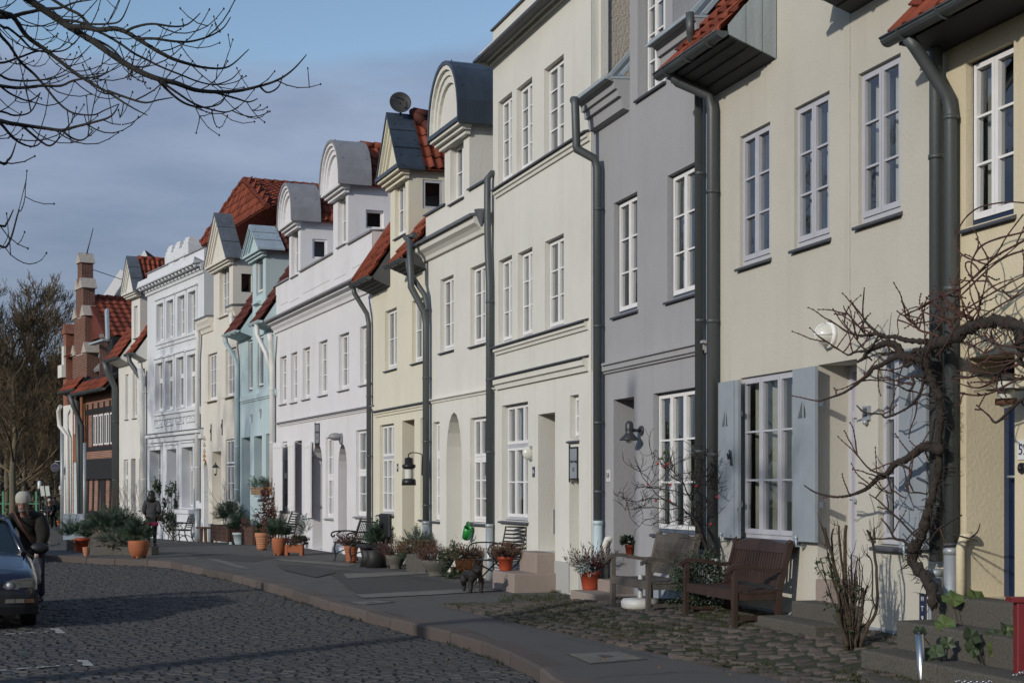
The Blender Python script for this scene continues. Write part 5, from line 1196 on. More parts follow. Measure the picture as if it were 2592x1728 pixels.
# --- the tree whose boughs hang into the top left corner
BC = 1 / 2.94; TY = 10.5
def bp(x, y, Y=TY): return Vector(((x * BC - HX) / F * Y, Y, CH + (HY - y * BC) / F * Y))
BOUGH = [([(-330, -420), (60, -110), (215, 0), (440, 150), (520, 205), (700, 315), (900, 455), (1050, 540), (1180, 590), (1310, 620), (1450, 670), (1600, 685), (1750, 680), (1900, 650), (2060, 600), (2180, 520), (2280, 410)], .052, 10.5),
         ([(520, 205), (640, 205), (740, 225), (850, 215), (940, 240), (1040, 300), (1180, 385), (1290, 440), (1400, 475), (1500, 500), (1640, 510), (1730, 480), (1850, 370)], .036, 10.4),
         ([(-500, -100), (0, 90), (100, 130), (200, 270), (330, 365), (440, 450), (540, 530), (640, 595), (740, 655), (810, 690), (900, 750), (1000, 810), (1095, 858)], .032, 10.0),
         ([(-420, -300), (-60, 150), (0, 260), (70, 340), (150, 460), (250, 550), (330, 640), (420, 750), (500, 820), (580, 850), (700, 855), (780, 820), (885, 775)], .021, 10.8),
         ([(-600, 720), (0, 900), (120, 925), (220, 940), (330, 955), (460, 970), (560, 945), (700, 910), (800, 880), (850, 840), (885, 775)], .026, 9.9),
         ([(-500, 560), (0, 640), (150, 655), (300, 640), (450, 640), (550, 600), (700, 575), (780, 550), (808, 500)], .02, 10.2),
         ([(-300, -50), (0, 190), (60, 210), (150, 280), (250, 370), (400, 385), (500, 365), (600, 270)], .017, 10.9),
         ([(440, 150), (560, 160), (650, 180), (800, 180), (900, 150), (970, 0)], .017, 10.6),
         ([(300, -60), (490, 60), (590, 110), (660, 180), (720, 230), (800, 270), (900, 330), (1000, 400), (1100, 450), (1200, 500), (1350, 560), (1480, 610), (1600, 630), (1720, 590), (1790, 520)], .018, 10.9),
         ([(940, 235), (1000, 205), (1130, 180), (1300, 200), (1400, 180), (1490, 100)], .014, 10.3),
         ([(1040, 290), (1150, 290), (1300, 310), (1420, 310), (1560, 270), (1660, 210), (1715, 130)], .014, 10.3),
         ([(1190, 615), (1300, 720), (1400, 780), (1520, 800), (1640, 770), (1690, 690)], .014, 10.6),
         ([(1200, 610), (1330, 700), (1440, 770), (1550, 810), (1680, 835), (1775, 800)], .012, 10.4),
         ([(700, 290), (830, 360), (950, 480), (1060, 500), (1120, 470), (1110, 370)], .012, 10.7),
         ([(1600, 690), (1760, 735), (1850, 760), (1917, 735)], .011, 10.5),
         ([(1930, 640), (1990, 690), (2070, 650), (2105, 560)], .010, 10.5),
         ([(810, 680), (950, 730), (1080, 765), (1180, 745), (1285, 727)], .012, 10.1),
         ([(180, 950), (300, 1050), (370, 1085), (430, 1040), (450, 980)], .012, 10.0), ([(-100, 880), (0, 920), (100, 1030), (200, 1085), (280, 1080), (345, 1000)], .013, 9.8), ([(460, 970), (540, 1030), (620, 1040), (695, 970)], .011, 10.0),
         ([(-400, 60), (0, 130), (180, 100), (330, 70), (450, 60), (560, 20), (690, 0)], .03, 10.7), ([(-300, 330), (0, 560), (120, 600), (260, 600), (420, 580), (520, 540)], .014, 10.5), ([(-200, 440), (0, 470), (140, 430), (300, 380), (420, 430), (560, 440), (675, 340)], .013, 10.8),
         ([(-300, 800), (0, 830), (110, 860), (230, 830), (300, 690)], .012, 10.1), ([(0, 640), (80, 700), (200, 750), (260, 730), (300, 690)], .010, 10.3),
         ([(-300, 1000), (0, 1210), (60, 1190), (90, 1150), (120, 1060)], .016, 9.6), ([(-300, 1600), (0, 1680), (50, 1660), (100, 1560)], .014, 9.6), ([(-200, 1660), (0, 1830), (70, 1800), (130, 1600), (140, 1570)], .012, 9.8)]
def overhang():
    r = random.Random(21); e = empty('bare_tree', (-8.6, 9.4, 0), 0, 'bare tree whose dark budded boughs hang into the sky at the top of the picture', 'tree'); O = Vector(e.location)
    tr = MB(); base = [O + Vector((0, 0, -.3)), O + Vector((0, 0, .3)), O + Vector((.15, 0, 2.2)), O + Vector((.1, .2, 4.2)), O + Vector((.5, .4, 6.0)), O + Vector((.7, .6, 8.2))]
    tr.tube([q - O for q in base], [.33, .24, .2, .17, .13, .08], 12); tr.build('trunk', BARKG, e)
    b = MB(); tw = MB()
    def twig(p, d, L, rad, lev):
        n = max(3, int(L / .07)); pts_ = [p]; dd = d.normalized()
        for i in range(n): dd = (dd + Vector((0, 0, .16 + .22 * i / n)) + rvec(r) * .10).normalized(); pts_.append(pts_[-1] + dd * L / n)
        tritube(tw, [q - O for q in pts_], rad, max(.0026, rad * .62), 4)
        for i, q in enumerate(pts_[1:]):
            tw.ball(tuple(q - O + rvec(r) * rad * .9), rad * 1.0, 4, 3)
        tw.ball(tuple(pts_[-1] - O), .006, 5, 4, (1, 1, 1.5))
        if lev > 0:
            for _ in range(r.choice((0, 1, 2))): i = r.randint(1, len(pts_) - 2) if len(pts_) > 3 else 1; twig(pts_[i], (dd * .4 + rvec(r) * .8 + Vector((0, 0, -.15))), L * r.uniform(.35, .6), max(.0026, rad * .8), lev - 1)
    for pts_, rad, Y in BOUGH:
        rad *= .5
        P_ = spline([bp(x, y, Y + .25 * math.sin(x * .004)) for x, y in pts_], 5); k = len(P_)
        b.tube([q - O for q in P_], [rad * (1 - i / (k - 1)) ** .8 + .0032 for i in range(k)], 7 if rad > .02 else 5, False)
        P0 = P_[0]; j = base[4] if P0.z > 5.5 else base[3]
        if pts_[0][0] < -50: b.tube([q - O for q in spline([j, j.lerp(P0, .5) + Vector((0, 0, -.15)), P0], 4)], [.075 if rad > .03 else rad * 1.5] * 8 + [rad], 7, False)
        L = 0
        for i in range(2, int(k * .9)):
            L += (P_[i] - P_[i - 1]).length
            if L > .23 and P_[i].x > -3.75:
                L = r.uniform(-.05, .08); d = (P_[i + 1] - P_[i]).normalized(); s_ = rvec(r); s_ -= s_.dot(d) * d
                s_.y *= .6; twig(P_[i], d * .75 + s_.normalized() * .7 + Vector((0, 0, -.35 if r.random() < .6 else .1)), r.uniform(.2, .55), r.uniform(.0036, .0052), 1)
        for i in range(0, k, 2): b.ball(tuple(P_[i] - O), (rad * (1 - i / (k - 1)) ** .8 + .0032) * 1.12, 5, 4)
    b.build('bough', BARKS, e); tw.build('twig', BARKS, e, kind='stuff')
overhang()

# --- bare trees along the far side and beyond the end of the street
def bare_tree(seed, H_, rad, trunk_h, m, lev=4, spread=.62, kids=(3, 4), L0=None, rmin=.012, nl=9, up=.12):
    r = random.Random(seed); t = MB(); pts_ = [Vector((r.uniform(-.1, .1) * i * .4, r.uniform(-.1, .1) * i * .4, -.4 + (H_ * .8) * i / 6)) for i in range(7)]
    t.tube(pts_, [rad * 1.25] + [rad * (1 - i / 7.2) for i in range(1, 7)], 9); c = MB()
    for i in range(nl):
        z = trunk_h + (H_ * .78 - trunk_h) * (i / nl) ** .9; a = i * 2.4 + r.uniform(-.4, .4); f = z / (H_ * .8); k = min(5, int((z + .4) / (H_ * .8) * 6)); q = pts_[k].lerp(pts_[k + 1], ((z + .4) / (H_ * .8) * 6) - k)
        grow(c, q, Vector((math.cos(a), math.sin(a), .45 + f * .5)), (L0 or H_ * .27) * (1.15 - .55 * f), rad * .42 * (1 - f * .6), lev, r, spread, kids, .3, up, .64, 3, rmin, 6)
    return t.mesh('trunk', m[0]), c.mesh('crown', m[1])
def plant_tree(mesh, x, y, z, rz, s, label, group, name='bare_tree', cat='tree'):
    e = empty(name, (x, y, z), rz, label, cat, group); e.scale = (s, s, s); link('trunk', mesh[0], e); link('crown', mesh[1], e); return e
TREE_A = bare_tree(5, 15, .26, 2.5, (BARKG, TWIGB), 4, .7, (2, 3), rmin=.012, nl=9)
TREE_B = bare_tree(8, 17, .30, 3.0, (BARKG, TWIGB), 4, .6, (4, 5), rmin=.016, nl=14)
TREE_C = bare_tree(13, 18, .28, 1.5, (BARKG, TWIGD), 4, .42, (4, 5), rmin=.016, nl=15, up=.22)
plant_tree(TREE_A, -20.6, 37, -.4, .4, .82, 'bare street tree whose twigs reach in at the edge above the parked cars', None)
plant_tree(TREE_A, -22.5, 49, -.5, 2.1, .8, 'bare street tree with seed clusters standing behind the far parked car', None)
def px_tree(mesh, x, Y, rz, s, label, group): return plant_tree(mesh, (x - HX) / F * Y, Y, -.75, rz, s, label, group)
px_tree(TREE_B, 34, 84, .3, .80, 'bare brown tree with a thick pale trunk behind the man in the white hat', None)
px_tree(TREE_A, 18, 92, 1.0, .7, 'thin pale-stemmed bare tree beside the thick trunk beyond the parked cars', None)
wood = [(-30, 88, 1.0, 'A'), (60, 96, .92, 'B'), (118, 104, .86, 'B'), (5, 110, 1.05, 'C'), (90, 118, 1.06, 'C'), (150, 122, 1.1, 'C'), (128, 128, 1.16, 'C'), (165, 112, .9, 'B'), (-60, 105, 1.05, 'B'), (45, 130, 1.0, 'B'), (75, 112, .72, 'A'), (140, 98, .62, 'A')]
for i, (x, Y, s, k) in enumerate(wood): px_tree({'A': TREE_A, 'B': TREE_B, 'C': TREE_C}[k], x, Y, i * 1.3, s * .62, 'bare brown tree in the park beyond the end of the street', 'bare trees of the park beyond the street')
b = MB(); r = random.Random(4)
for i in range(60): foliage(b, (r.uniform(-56, -22), r.uniform(104, 134), r.uniform(.3, 2.6)), (2.4, 1.5, 1.6), 120, .5, .28, r)
b.build('undergrowth', TWIGD, None, kind='stuff')
b = MB()
for i in range(26): x = -34 + i * .55; foliage(b, (x, 88 + (i % 3) * .3 + i * .1, .1), (.6, .5, .9), 90, .22, .12, r)
o = b.build('hedge', BOX, None); tag(o, 'dark clipped hedge behind the two walkers at the end of the lane', 'hedge')
# shrubs by the last houses
for (x, y, hh, lb) in ((151, 1322, 1.6, 'evergreen shrub against the last white house'),):
    p = gp(x, y); b = MB(); foliage(b, (0, 0, hh * .5), (.5, .5, hh * .55), 500, .16, .08, r); o = b.build('evergreen_shrub', LEAF, None); o.location = p; tag(o, lb, 'shrub')

# --- grape vine on the corner of the two nearest houses
def vine():
    r = random.Random(33); H = H2; e = empty('grape_vine', tuple(H.w(H.W - .35, .3, .2)), 0, 'old gnarled bare vine climbing the downpipes between the yellow and the cream house', 'vine'); O = Vector(e.location)
    def V(x, y, d): s, z = H.loc(x, y, d); return H.w(s, d, z) - O
    tr = [(2362, 1530, .42), (2360, 1500, .42), (2354, 1478, .40), (2337, 1452, .36), (2316, 1432, .34), (2308, 1408, .32), (2314, 1384, .32), (2329, 1361, .32), (2340, 1330, .31), (2349, 1300, .30), (2357, 1262, .28), (2368, 1215, .24), (2379, 1160, .24), (2378, 1107, .25), (2380, 1060, .27), (2376, 1010, .29), (2363, 975, .32), (2348, 942, .34), (2340, 912, .36), (2349, 886, .37), (2367, 873, .38), (2400, 861, .40), (2436, 843, .42), (2469, 825, .42), (2520, 812, .42), (2560, 820, .42), (2600, 828, .42), (2680, 838, .45)]
    b = MB(); P_ = spline([V(*q) for q in tr], 4); k = len(P_)
    rad = [(.047 if i < 40 else .037 if i < 62 else .032 if i < 76 else .048 if i < 100 else .04) * r.uniform(.75, 1.2) for i in range(k)]
    b.tube([q + rvec(r) * .012 for q in P_], rad, 9); 
    for i in range(0, k, 1): b.ball(tuple(P_[i] + rvec(r) * rad[i] * .55), rad[i] * r.uniform(.35, .7), 6, 5, (.7, .7, 1.9))
    for i in range(700):     # shaggy bark strips
        j = r.randint(2, k - 3); q = P_[j] + rvec(r) * rad[j]; leafq(b, q, (P_[j + 1] - P_[j]) * 6 + rvec(r) * .5 + Vector((0, 0, -.3)), rvec(r), r.uniform(.06, .18), .010)
    b.build('trunk', BARK, e)
    c = MB(); tw = MB()
    def arm(pts_, r0, r1, d0, d1, twigs=8, tl=.35, m=None):
        n = len(pts_); Q = spline([V(x, y, d0 + (d1 - d0) * i / (n - 1)) + rvec(r) * .008 for i, (x, y) in enumerate(pts_)], 4); k_ = len(Q)
        (m or c).tube(Q, [(r0 + (r1 - r0) * i / (k_ - 1)) * r.uniform(.85, 1.15) for i in range(k_)], 6, False)
        for i in range(0, k_, 2): (m or c).ball(tuple(Q[i]), (r0 + (r1 - r0) * i / (k_ - 1)) * 1.25, 5, 4)
        for _ in range(twigs):
            i = r.randint(int(k_ * .15), k_ - 2); d = (Q[i + 1] - Q[i]).normalized(); dd = (d * .5 + rvec(r) + Vector((0, 0, .45))).normalized(); L = tl * r.uniform(.4, 1.2); p = [Q[i]]
            for j in range(6): dd = (dd + rvec(r) * .22).normalized(); p.append(p[-1] + dd * L / 6)
            tritube(tw, p, .0075, .004, 4); [tw.ball(tuple(q), .009, 4, 3) for q in p[1:]]
    A = lambda *q: [(2112 + x / 3.92, 700 + y / 3.92) for x, y in q]; B_ = lambda *q: [(2112 + x / 3.92, 1000 + y / 3.92) for x, y in q]
    arm(A((890, 830), (780, 790), (680, 780), (620, 700), (540, 660), (440, 690), (330, 740), (290, 800), (230, 850)), .045, .012, .36, .45, 7)
    arm(A((640, 780), (560, 820), (460, 880), (380, 910), (340, 980), (220, 1060), (100, 1140), (0, 1190), (-110, 1230), (-150, 1240)), .024, .006, .40, .50, 9)
    arm(A((960, 650), (850, 635), (700, 625), (600, 590), (480, 590), (400, 540), (300, 420), (290, 320), (300, 120)), .028, .005, .37, .45, 6)
    arm(A((480, 590), (400, 570), (270, 590), (130, 540), (0, 460), (-60, 440)), .018, .005, .42, .48, 4)
    arm(A((400, 560), (330, 580), (230, 480), (110, 340), (90, 280)), .012, .004, .42, .46, 4)
    arm(A((330, 740), (200, 740), (130, 770), (20, 700), (-150, 590)), .014, .004, .44, .5, 6); arm(A((440, 600), (360, 700), (300, 730), (200, 600), (70, 430)), .011, .004, .44, .5, 5)
    arm(A((900, 740), (800, 740), (700, 850), (720, 890), (790, 860), (850, 900)), .022, .012, .38, .42, 3); arm(A((890, 990), (770, 990), (790, 1060), (740, 1130), (640, 1080), (540, 1050), (350, 985)), .016, .004, .38, .46, 6)
    arm(A((880, 1000), (860, 1120), (800, 1230), (700, 1320), (520, 1400), (460, 1370), (300, 1350), (230, 1285)), .015, .006, .38, .48, 3)
    arm(B_((1050, 540), (960, 510), (880, 500), (810, 560), (700, 640), (600, 690), (520, 790), (440, 820), (380, 880), (300, 940), (150, 985), (0, 1015), (-180, 960), (-300, 890)), .042, .006, .28, .48, 13)
    arm(B_((640, 690), (760, 740), (750, 850), (780, 970), (690, 955)), .012, .005, .4, .46, 5); arm(B_((520, 790), (360, 745), (230, 590), (170, 470)), .011, .004, .44, .5, 3); arm(B_((520, 790), (540, 880), (560, 970), (410, 915)), .010, .004, .44, .5, 3)
    arm(B_((860, 1400), (740, 1490), (680, 1430), (600, 1420), (540, 1320), (465, 1225)), .018, .006, .34, .46, 3); arm(B_((870, 1420), (790, 1390), (650, 1250), (540, 1140), (430, 1030), (345, 990)), .012, .005, .36, .48, 3)
    arm(B_((950, 1430), (1030, 1340), (1120, 1270), (1270, 1185)), .012, .006, .36, .5, 1); arm(B_((1030, 1340), (1180, 1370), (1350, 1425), (1415, 1445)), .010, .005, .4, .5, 0); arm(B_((1350, 1425), (1410, 1350), (1440, 1280)), .008, .004, .45, .5, 0)
    arm(A((1000, 680), (1060, 620), (960, 560), (840, 520), (740, 420), (680, 330)), .014, .005, .38, .46, 8, .3, tw); arm(A((1200, 600), (1150, 470), (1100, 440), (1000, 400), (870, 340)), .016, .006, .4, .46, 8, .3, tw)
    arm(A((1360, 420), (1240, 380), (1150, 290), (1110, 250)), .016, .007, .42, .48, 6, .35, tw)
    for q, rr in (([(1300, 560), (1420, 400), (1440, 280), (1445, 160)], .010), ([(1360, 430), (1250, 190), (1180, 80)], .009), ([(1240, 520), (1420, 350), (1500, 0), (1520, -200)], .008), ([(1320, 500), (1600, 300), (1880, 150), (2000, 100)], .009), ([(900, 660), (860, 320), (640, 380), (640, 560)], .006), ([(1180, 450), (1300, 330), (1700, 90), (1880, 0), (2000, -70)], .009), ([(840, 520), (700, 390), (850, 320), (1000, 210), (1200, 140), (1340, 60), (1500, -80), (1700, -200), (1880, -360)], .008)):
        arm(A(*q), rr, .004, .42, .5, 4, .28, tw)
    # long curling canes over the yellow wall
    C2 = lambda *q: [(2112 + x / 3.92, 400 + y / 3.92) for x, y in q]
    arm(C2((1640, 960), (1500, 1000), (1370, 1015), (1240, 920), (1215, 800), (1270, 640), (1400, 520), (1560, 465), (1750, 445), (1900, 455)), .007, .006, .5, .5, 0, .3, tw)
    arm(C2((1960, 690), (1860, 730), (1640, 790), (1460, 880), (1370, 1010), (1350, 1140), (1390, 1185), (1430, 1130), (1370, 1040), (1310, 1040), (1310, 1110), (1380, 1180), (1480, 1090), (1620, 950), (1720, 780), (1880, 570)), .008, .006, .5, .5, 1, .3, tw)
    arm(C2((1950, 780), (1800, 860), (1620, 970), (1480, 1090), (1300, 1250), (1180, 1330), (940, 1430), (840, 1500), (700, 1560)), .009, .006, .5, .46, 2, .3, tw); arm(C2((1950, 900), (1720, 980), (1520, 1100), (1260, 1360), (1100, 1530)), .009, .006, .5, .45, 2, .3, tw)
    arm(C2((1500, 1110), (1510, 1200), (1600, 1310), (1740, 1330), (1900, 1220)), .006, .005, .5, .5, 1, .3, tw)
    # drooping canes with the lamp
    arm(A((1790, 560), (1820, 680), (1830, 800), (1700, 870), (1610, 960), (1430, 970), (1330, 1000), (1200, 965)), .016, .006, .46, .6, 6, .3); arm(A((1830, 860), (1600, 960), (1580, 1040), (1440, 1110), (1300, 1080), (1140, 1005)), .012, .004, .5, .6, 4, .3, tw)
    arm(A((1990, 960), (1800, 1030), (1560, 1140), (1420, 1170), (1290, 1165), (1250, 1145), (1300, 1150)), .010, .006, .5, .6, 2, .2, tw); arm(A((1960, 1180), (1850, 1240), (1720, 1350), (1610, 1440), (1530, 1370), (1420, 1275)), .014, .006, .5, .6, 4, .2)
    arm(A((1860, 560), (1860, 700), (1840, 850), (1960, 900)), .03, .02, .45, .5, 4); arm(A((1480, 590), (1350, 650), (1340, 800), (1420, 980), (1580, 1100), (1700, 1180)), .006, .004, .5, .6, 1, .2, tw)
    arm(A((1300, 640), (1430, 720), (1550, 780), (1760, 780)), .008, .004, .46, .55, 4, .25, tw); arm(A((1480, 560), (1550, 640), (1700, 690), (1880, 700)), .010, .006, .46, .55, 4, .25, tw)
    c.build('cane', BARK, e); tw.build('twig', REDTW, e, kind='stuff')
vine()
# ------------------------------------------------------------------ things on the pavement
UA = lambda Y: min((H1, H2, H3, H4, H5, H6, H7, H8, H9, H10, H11), key=lambda h: abs((h.L.y + h.Rt.y) / 2 - Y))
def fz(x, y): return gz(y) + fh(x, y)
def ghost_part(b, n, m, p, **k): return b.build(n, m, p, **k)

def bench(p, rz, W_, m, label, seat_h=.43, depth=.52, back_h=.95, nsl=18, wavy=False, tilt=.14):
    e = empty('wooden_bench', p, rz, label, 'bench'); w = W_ / 2; r = random.Random(2)
    P2 = lambda x, y, z: (x, y, z)
    for sx in (-1, 1):
        x = sx * (w - .03)
        b = MB(); b.bar((x, -depth / 2, 0), (x, -depth / 2, .66), .06, .06, (0, 1, 0)); bevel(b.build('leg', m, e), .006)
        b = MB(); pts_ = [(x, depth / 2 - .02, 0), (x, depth / 2 - .02, seat_h), (x, depth / 2 + tilt * .8, back_h - .02)]
        b.bar(pts_[0], pts_[1], .065, .065, (0, 1, 0)); b.bar(pts_[1], pts_[2], .065, .065, (0, 1, 0)); b.ball((x, depth / 2 + tilt * .8, back_h - .02), .036, 8, 6); b.build('leg', m, e)
        b = MB(); N = 8; b.s = True
        prof = [(-depth / 2 - .09 + (depth + .10) * i / N, .665 + .028 * math.sin(i / N * math.pi * 1.6 + .3) + (.0 if i else -.03)) for i in range(N + 1)]
        for (y0, z0), (y1, z1) in zip(prof, prof[1:]):
            for dx0, dx1, dz0, dz1 in ((-.038, .038, .022, .022), (.038, .038, .022, -.022), (.038, -.038, -.022, -.022), (-.038, -.038, -.022, .022)):
                b.poly((x + dx0, y0, z0 + dz0), (x + dx1, y0, z0 + dz1), (x + dx1, y1, z1 + dz1), (x + dx0, y1, z1 + dz0))
        b.s = False; y0, z0 = prof[0]; b.poly((x - .038, y0, z0 - .022), (x + .038, y0, z0 - .022), (x + .038, y0, z0 + .022), (x - .038, y0, z0 + .022)); b.build('armrest', m, e)
        b = MB(); b.bar((x, -depth / 2, .14), (x, depth / 2, .14), .03, .04); b.build('stretcher', m, e)
    b = MB(); b.box(-w + .03, w - .03, -depth / 2 - .015, -depth / 2 + .02, seat_h - .10, seat_h - .01); b.box(-w + .03, w - .03, depth / 2 - .04, depth / 2, seat_h - .1, seat_h - .02)
    for sx in (-1, 1): b.box(sx * (w - .045), sx * (w - .015), -depth / 2, depth / 2, seat_h - .1, seat_h - .02)
    b.build('seat_frame', m, e)
    for i in range(6):
        y0 = -depth / 2 - .02 + i * (depth + .02) / 6; b = MB(); b.box(-w + .005, w - .005, y0 + .006, y0 + (depth + .02) / 6 - .006, seat_h - .02 - .012 * math.sin(i / 5 * math.pi), seat_h - .012 * math.sin(i / 5 * math.pi)); b.build('seat_slat', m, e)
    by = lambda z: depth / 2 - .01 + tilt * .8 * (z - seat_h) / (back_h - seat_h)
    # top rail with a gentle bow
    b = MB(); N = 12; b.s = False; pr = []
    for i in range(N + 1): x = -w + .05 + (W_ - .1) * i / N; t = abs(2 * i / N - 1); pr.append((x, back_h - .055 + .055 * (1 - t * t) ** 1.0 + (.01 if t > .8 else 0)))
    for (x0, z0), (x1, z1) in zip(pr, pr[1:]):
        zb = back_h - .13; 
        for yo in (-.018, .018): b.poly((x0, by(zb) + yo, zb), (x1, by(zb) + yo, zb), (x1, by(z1) + yo, z1), (x0, by(z0) + yo, z0))
        b.poly((x0, by(z0) - .018, z0), (x1, by(z1) - .018, z1), (x1, by(z1) + .018, z1), (x0, by(z0) + .018, z0)); b.poly((x0, by(zb) - .018, zb), (x1, by(zb) - .018, zb), (x1, by(zb) + .018, zb), (x0, by(zb) + .018, zb))
    b.build('top_rail', m, e)
    zl = seat_h + .07; b = MB(); b.bar((-w + .05, by(zl), zl), (w - .05, by(zl), zl), .03, .06); b.build('lower_rail', m, e)
    for i in range(nsl):
        x = -w + .09 + (W_ - .18) * i / (nsl - 1); b = MB(); k = 6 if wavy else 1; z0, z1 = zl + .02, back_h - .11
        for j in range(k):
            za, zb = z0 + (z1 - z0) * j / k, z0 + (z1 - z0) * (j + 1) / k; f = lambda z: by(z) + (.035 * math.sin((z - z0) / (z1 - z0) * math.pi * 2) if wavy else 0)
            b.bar((x, f(za), za), (x, f(zb), zb), (W_ - .18) / nsl * .62, .014, (0, 1, 0))
        b.build('slat', m, e)
    return e
def wallpos(H, xpx, ypx, off, h=None):
    s, _ = H.loc(xpx, ypx, off); q = H.w(s, off, 0); q.z = fz(q.x, q.y); return q
# brown and grey benches: front legs as seen
a, c = gpf(1738, 1561), gpf(1853, 1592); dv = (c - a); mid = (a + c) / 2; nin = Vector((-dv.y, dv.x, 0)).normalized(); nin = nin if nin.x > 0 else -nin
bench(mid + nin * .27 + Vector((0, 0, -.03)), math.atan2(dv.y, dv.x), 1.5, WOODB, 'reddish-brown teak garden bench with bowed top rail under the shuttered window', nsl=19)
a, c = gpf(1547, 1536), gpf(1642, 1556); dv = (c - a); mid = (a + c) / 2; nin = Vector((-dv.y, dv.x, 0)).normalized(); nin = nin if nin.x > 0 else -nin
bench(mid + nin * .27 + Vector((0, 0, -.03)), math.atan2(dv.y, dv.x), 1.35, WOODG, 'weathered grey wooden bench with wavy back slats before the grey house', nsl=20, wavy=True, back_h=.98)
# parasol foot under the grey bench
p = gpf(1621, 1540); e = empty('parasol_stand', p, 0, 'white plastic parasol foot with short pole under the grey bench', 'parasol stand')
WPL = mat('aged_white_plastic', (.60, .60, .56), .5, .1, 6, stain=.3)
b = MB(); b.lathe([(.0, 0), (.20, .0), (.235, .025), (.24, .09), (.215, .125), (.06, .14), (0, .14)], 28); b.build('foot', WPL, e); b = MB(); b.lathe([(.03, .13), (.027, .42), (0, .42)], 12); b.build('tube', WPL, e)

def pot(xpx, ybase, wpx, hpx, m, label, kind='tapered', name='flower_pot', cat='flower pot', ribs=True, h=0, base=None, on=None, rzs=None):
    p = on if on is not None else gpf(xpx, ybase, h); s = p.y / F; R_ = wpx * s / 2; Hh = hpx * s
    q = Vector(p); q.y += R_ * .7; q.x *= q.y / p.y
    if on is None: q.z = fz(q.x, q.y) if base is None else base
    e = empty(name, q, 0, label, cat); b = MB()
    if kind == 'tapered': pr = [(0, 0), (R_ * .68, 0), (R_ * .70, .02), (R_ * .90, Hh * .80), (R_ * .91, Hh * .80), (R_ * 1.0, Hh * .82), (R_ * 1.0, Hh * .95), (R_ * .98, Hh), (R_ * .88, Hh), (R_ * .86, Hh * .9), (0, Hh * .88)]
    elif kind == 'ribbed': pr = [(0, 0), (R_ * .66, 0)] + [(R_ * (.66 + .24 * t) + o, Hh * .72 * t + d) for t in (.15, .32, .50, .68, .86) for o, d in ((0, 0), (.008, .006), (.008, .022), (0, .028))] + [(R_ * .91, Hh * .74), (R_ * 1.0, Hh * .80), (R_ * 1.0, Hh * .95), (R_ * .96, Hh), (R_ * .86, Hh), (R_ * .84, Hh * .9), (0, Hh * .88)]
    elif kind == 'belly': pr = [(0, .03), (R_ * .62, .03), (R_ * .72, Hh * .12), (R_ * .93, Hh * .45), (R_ * 1.0, Hh * .78), (R_ * .97, Hh * .95), (R_ * .93, Hh), (R_ * .85, Hh), (R_ * .85, Hh * .9), (0, Hh * .88)]
    elif kind == 'urn': pr = [(0, 0), (R_ * .55, 0), (R_ * .62, Hh * .06), (R_ * .88, Hh * .5), (R_ * .97, Hh * .82), (R_ * .95, Hh * .93), (R_ * 1.0, Hh * .97), (R_ * .99, Hh), (R_ * .88, Hh), (R_ * .86, Hh * .9), (0, Hh * .88)]
    elif kind == 'bowl': pr = [(0, 0), (R_ * .50, 0), (R_ * .52, Hh * .10), (R_ * .46, Hh * .16), (R_ * .62, Hh * .34), (R_ * .85, Hh * .68), (R_ * 1.0, Hh * .97), (R_ * .97, Hh), (R_ * .90, Hh), (R_ * .86, Hh * .9), (0, Hh * .86)]
    b.lathe(pr, 32); b.build('pot' if name != 'planter_bowl' else 'bowl', m, e)
    if kind == 'belly':
        for k in range(3): a = k * 2.1 - 1.5; f = MB(); f.ball((math.cos(a) * R_ * .6, math.sin(a) * R_ * .6, .02), .045, 8, 5, (1, 1, .7)); f.build('foot', m, e)
    b = MB(); b.lathe([(R_ * .855, 0), (0, .01)], 20, (0, 0, Hh * .9)); b.build('soil', SOIL, e)
    return e, R_, Hh
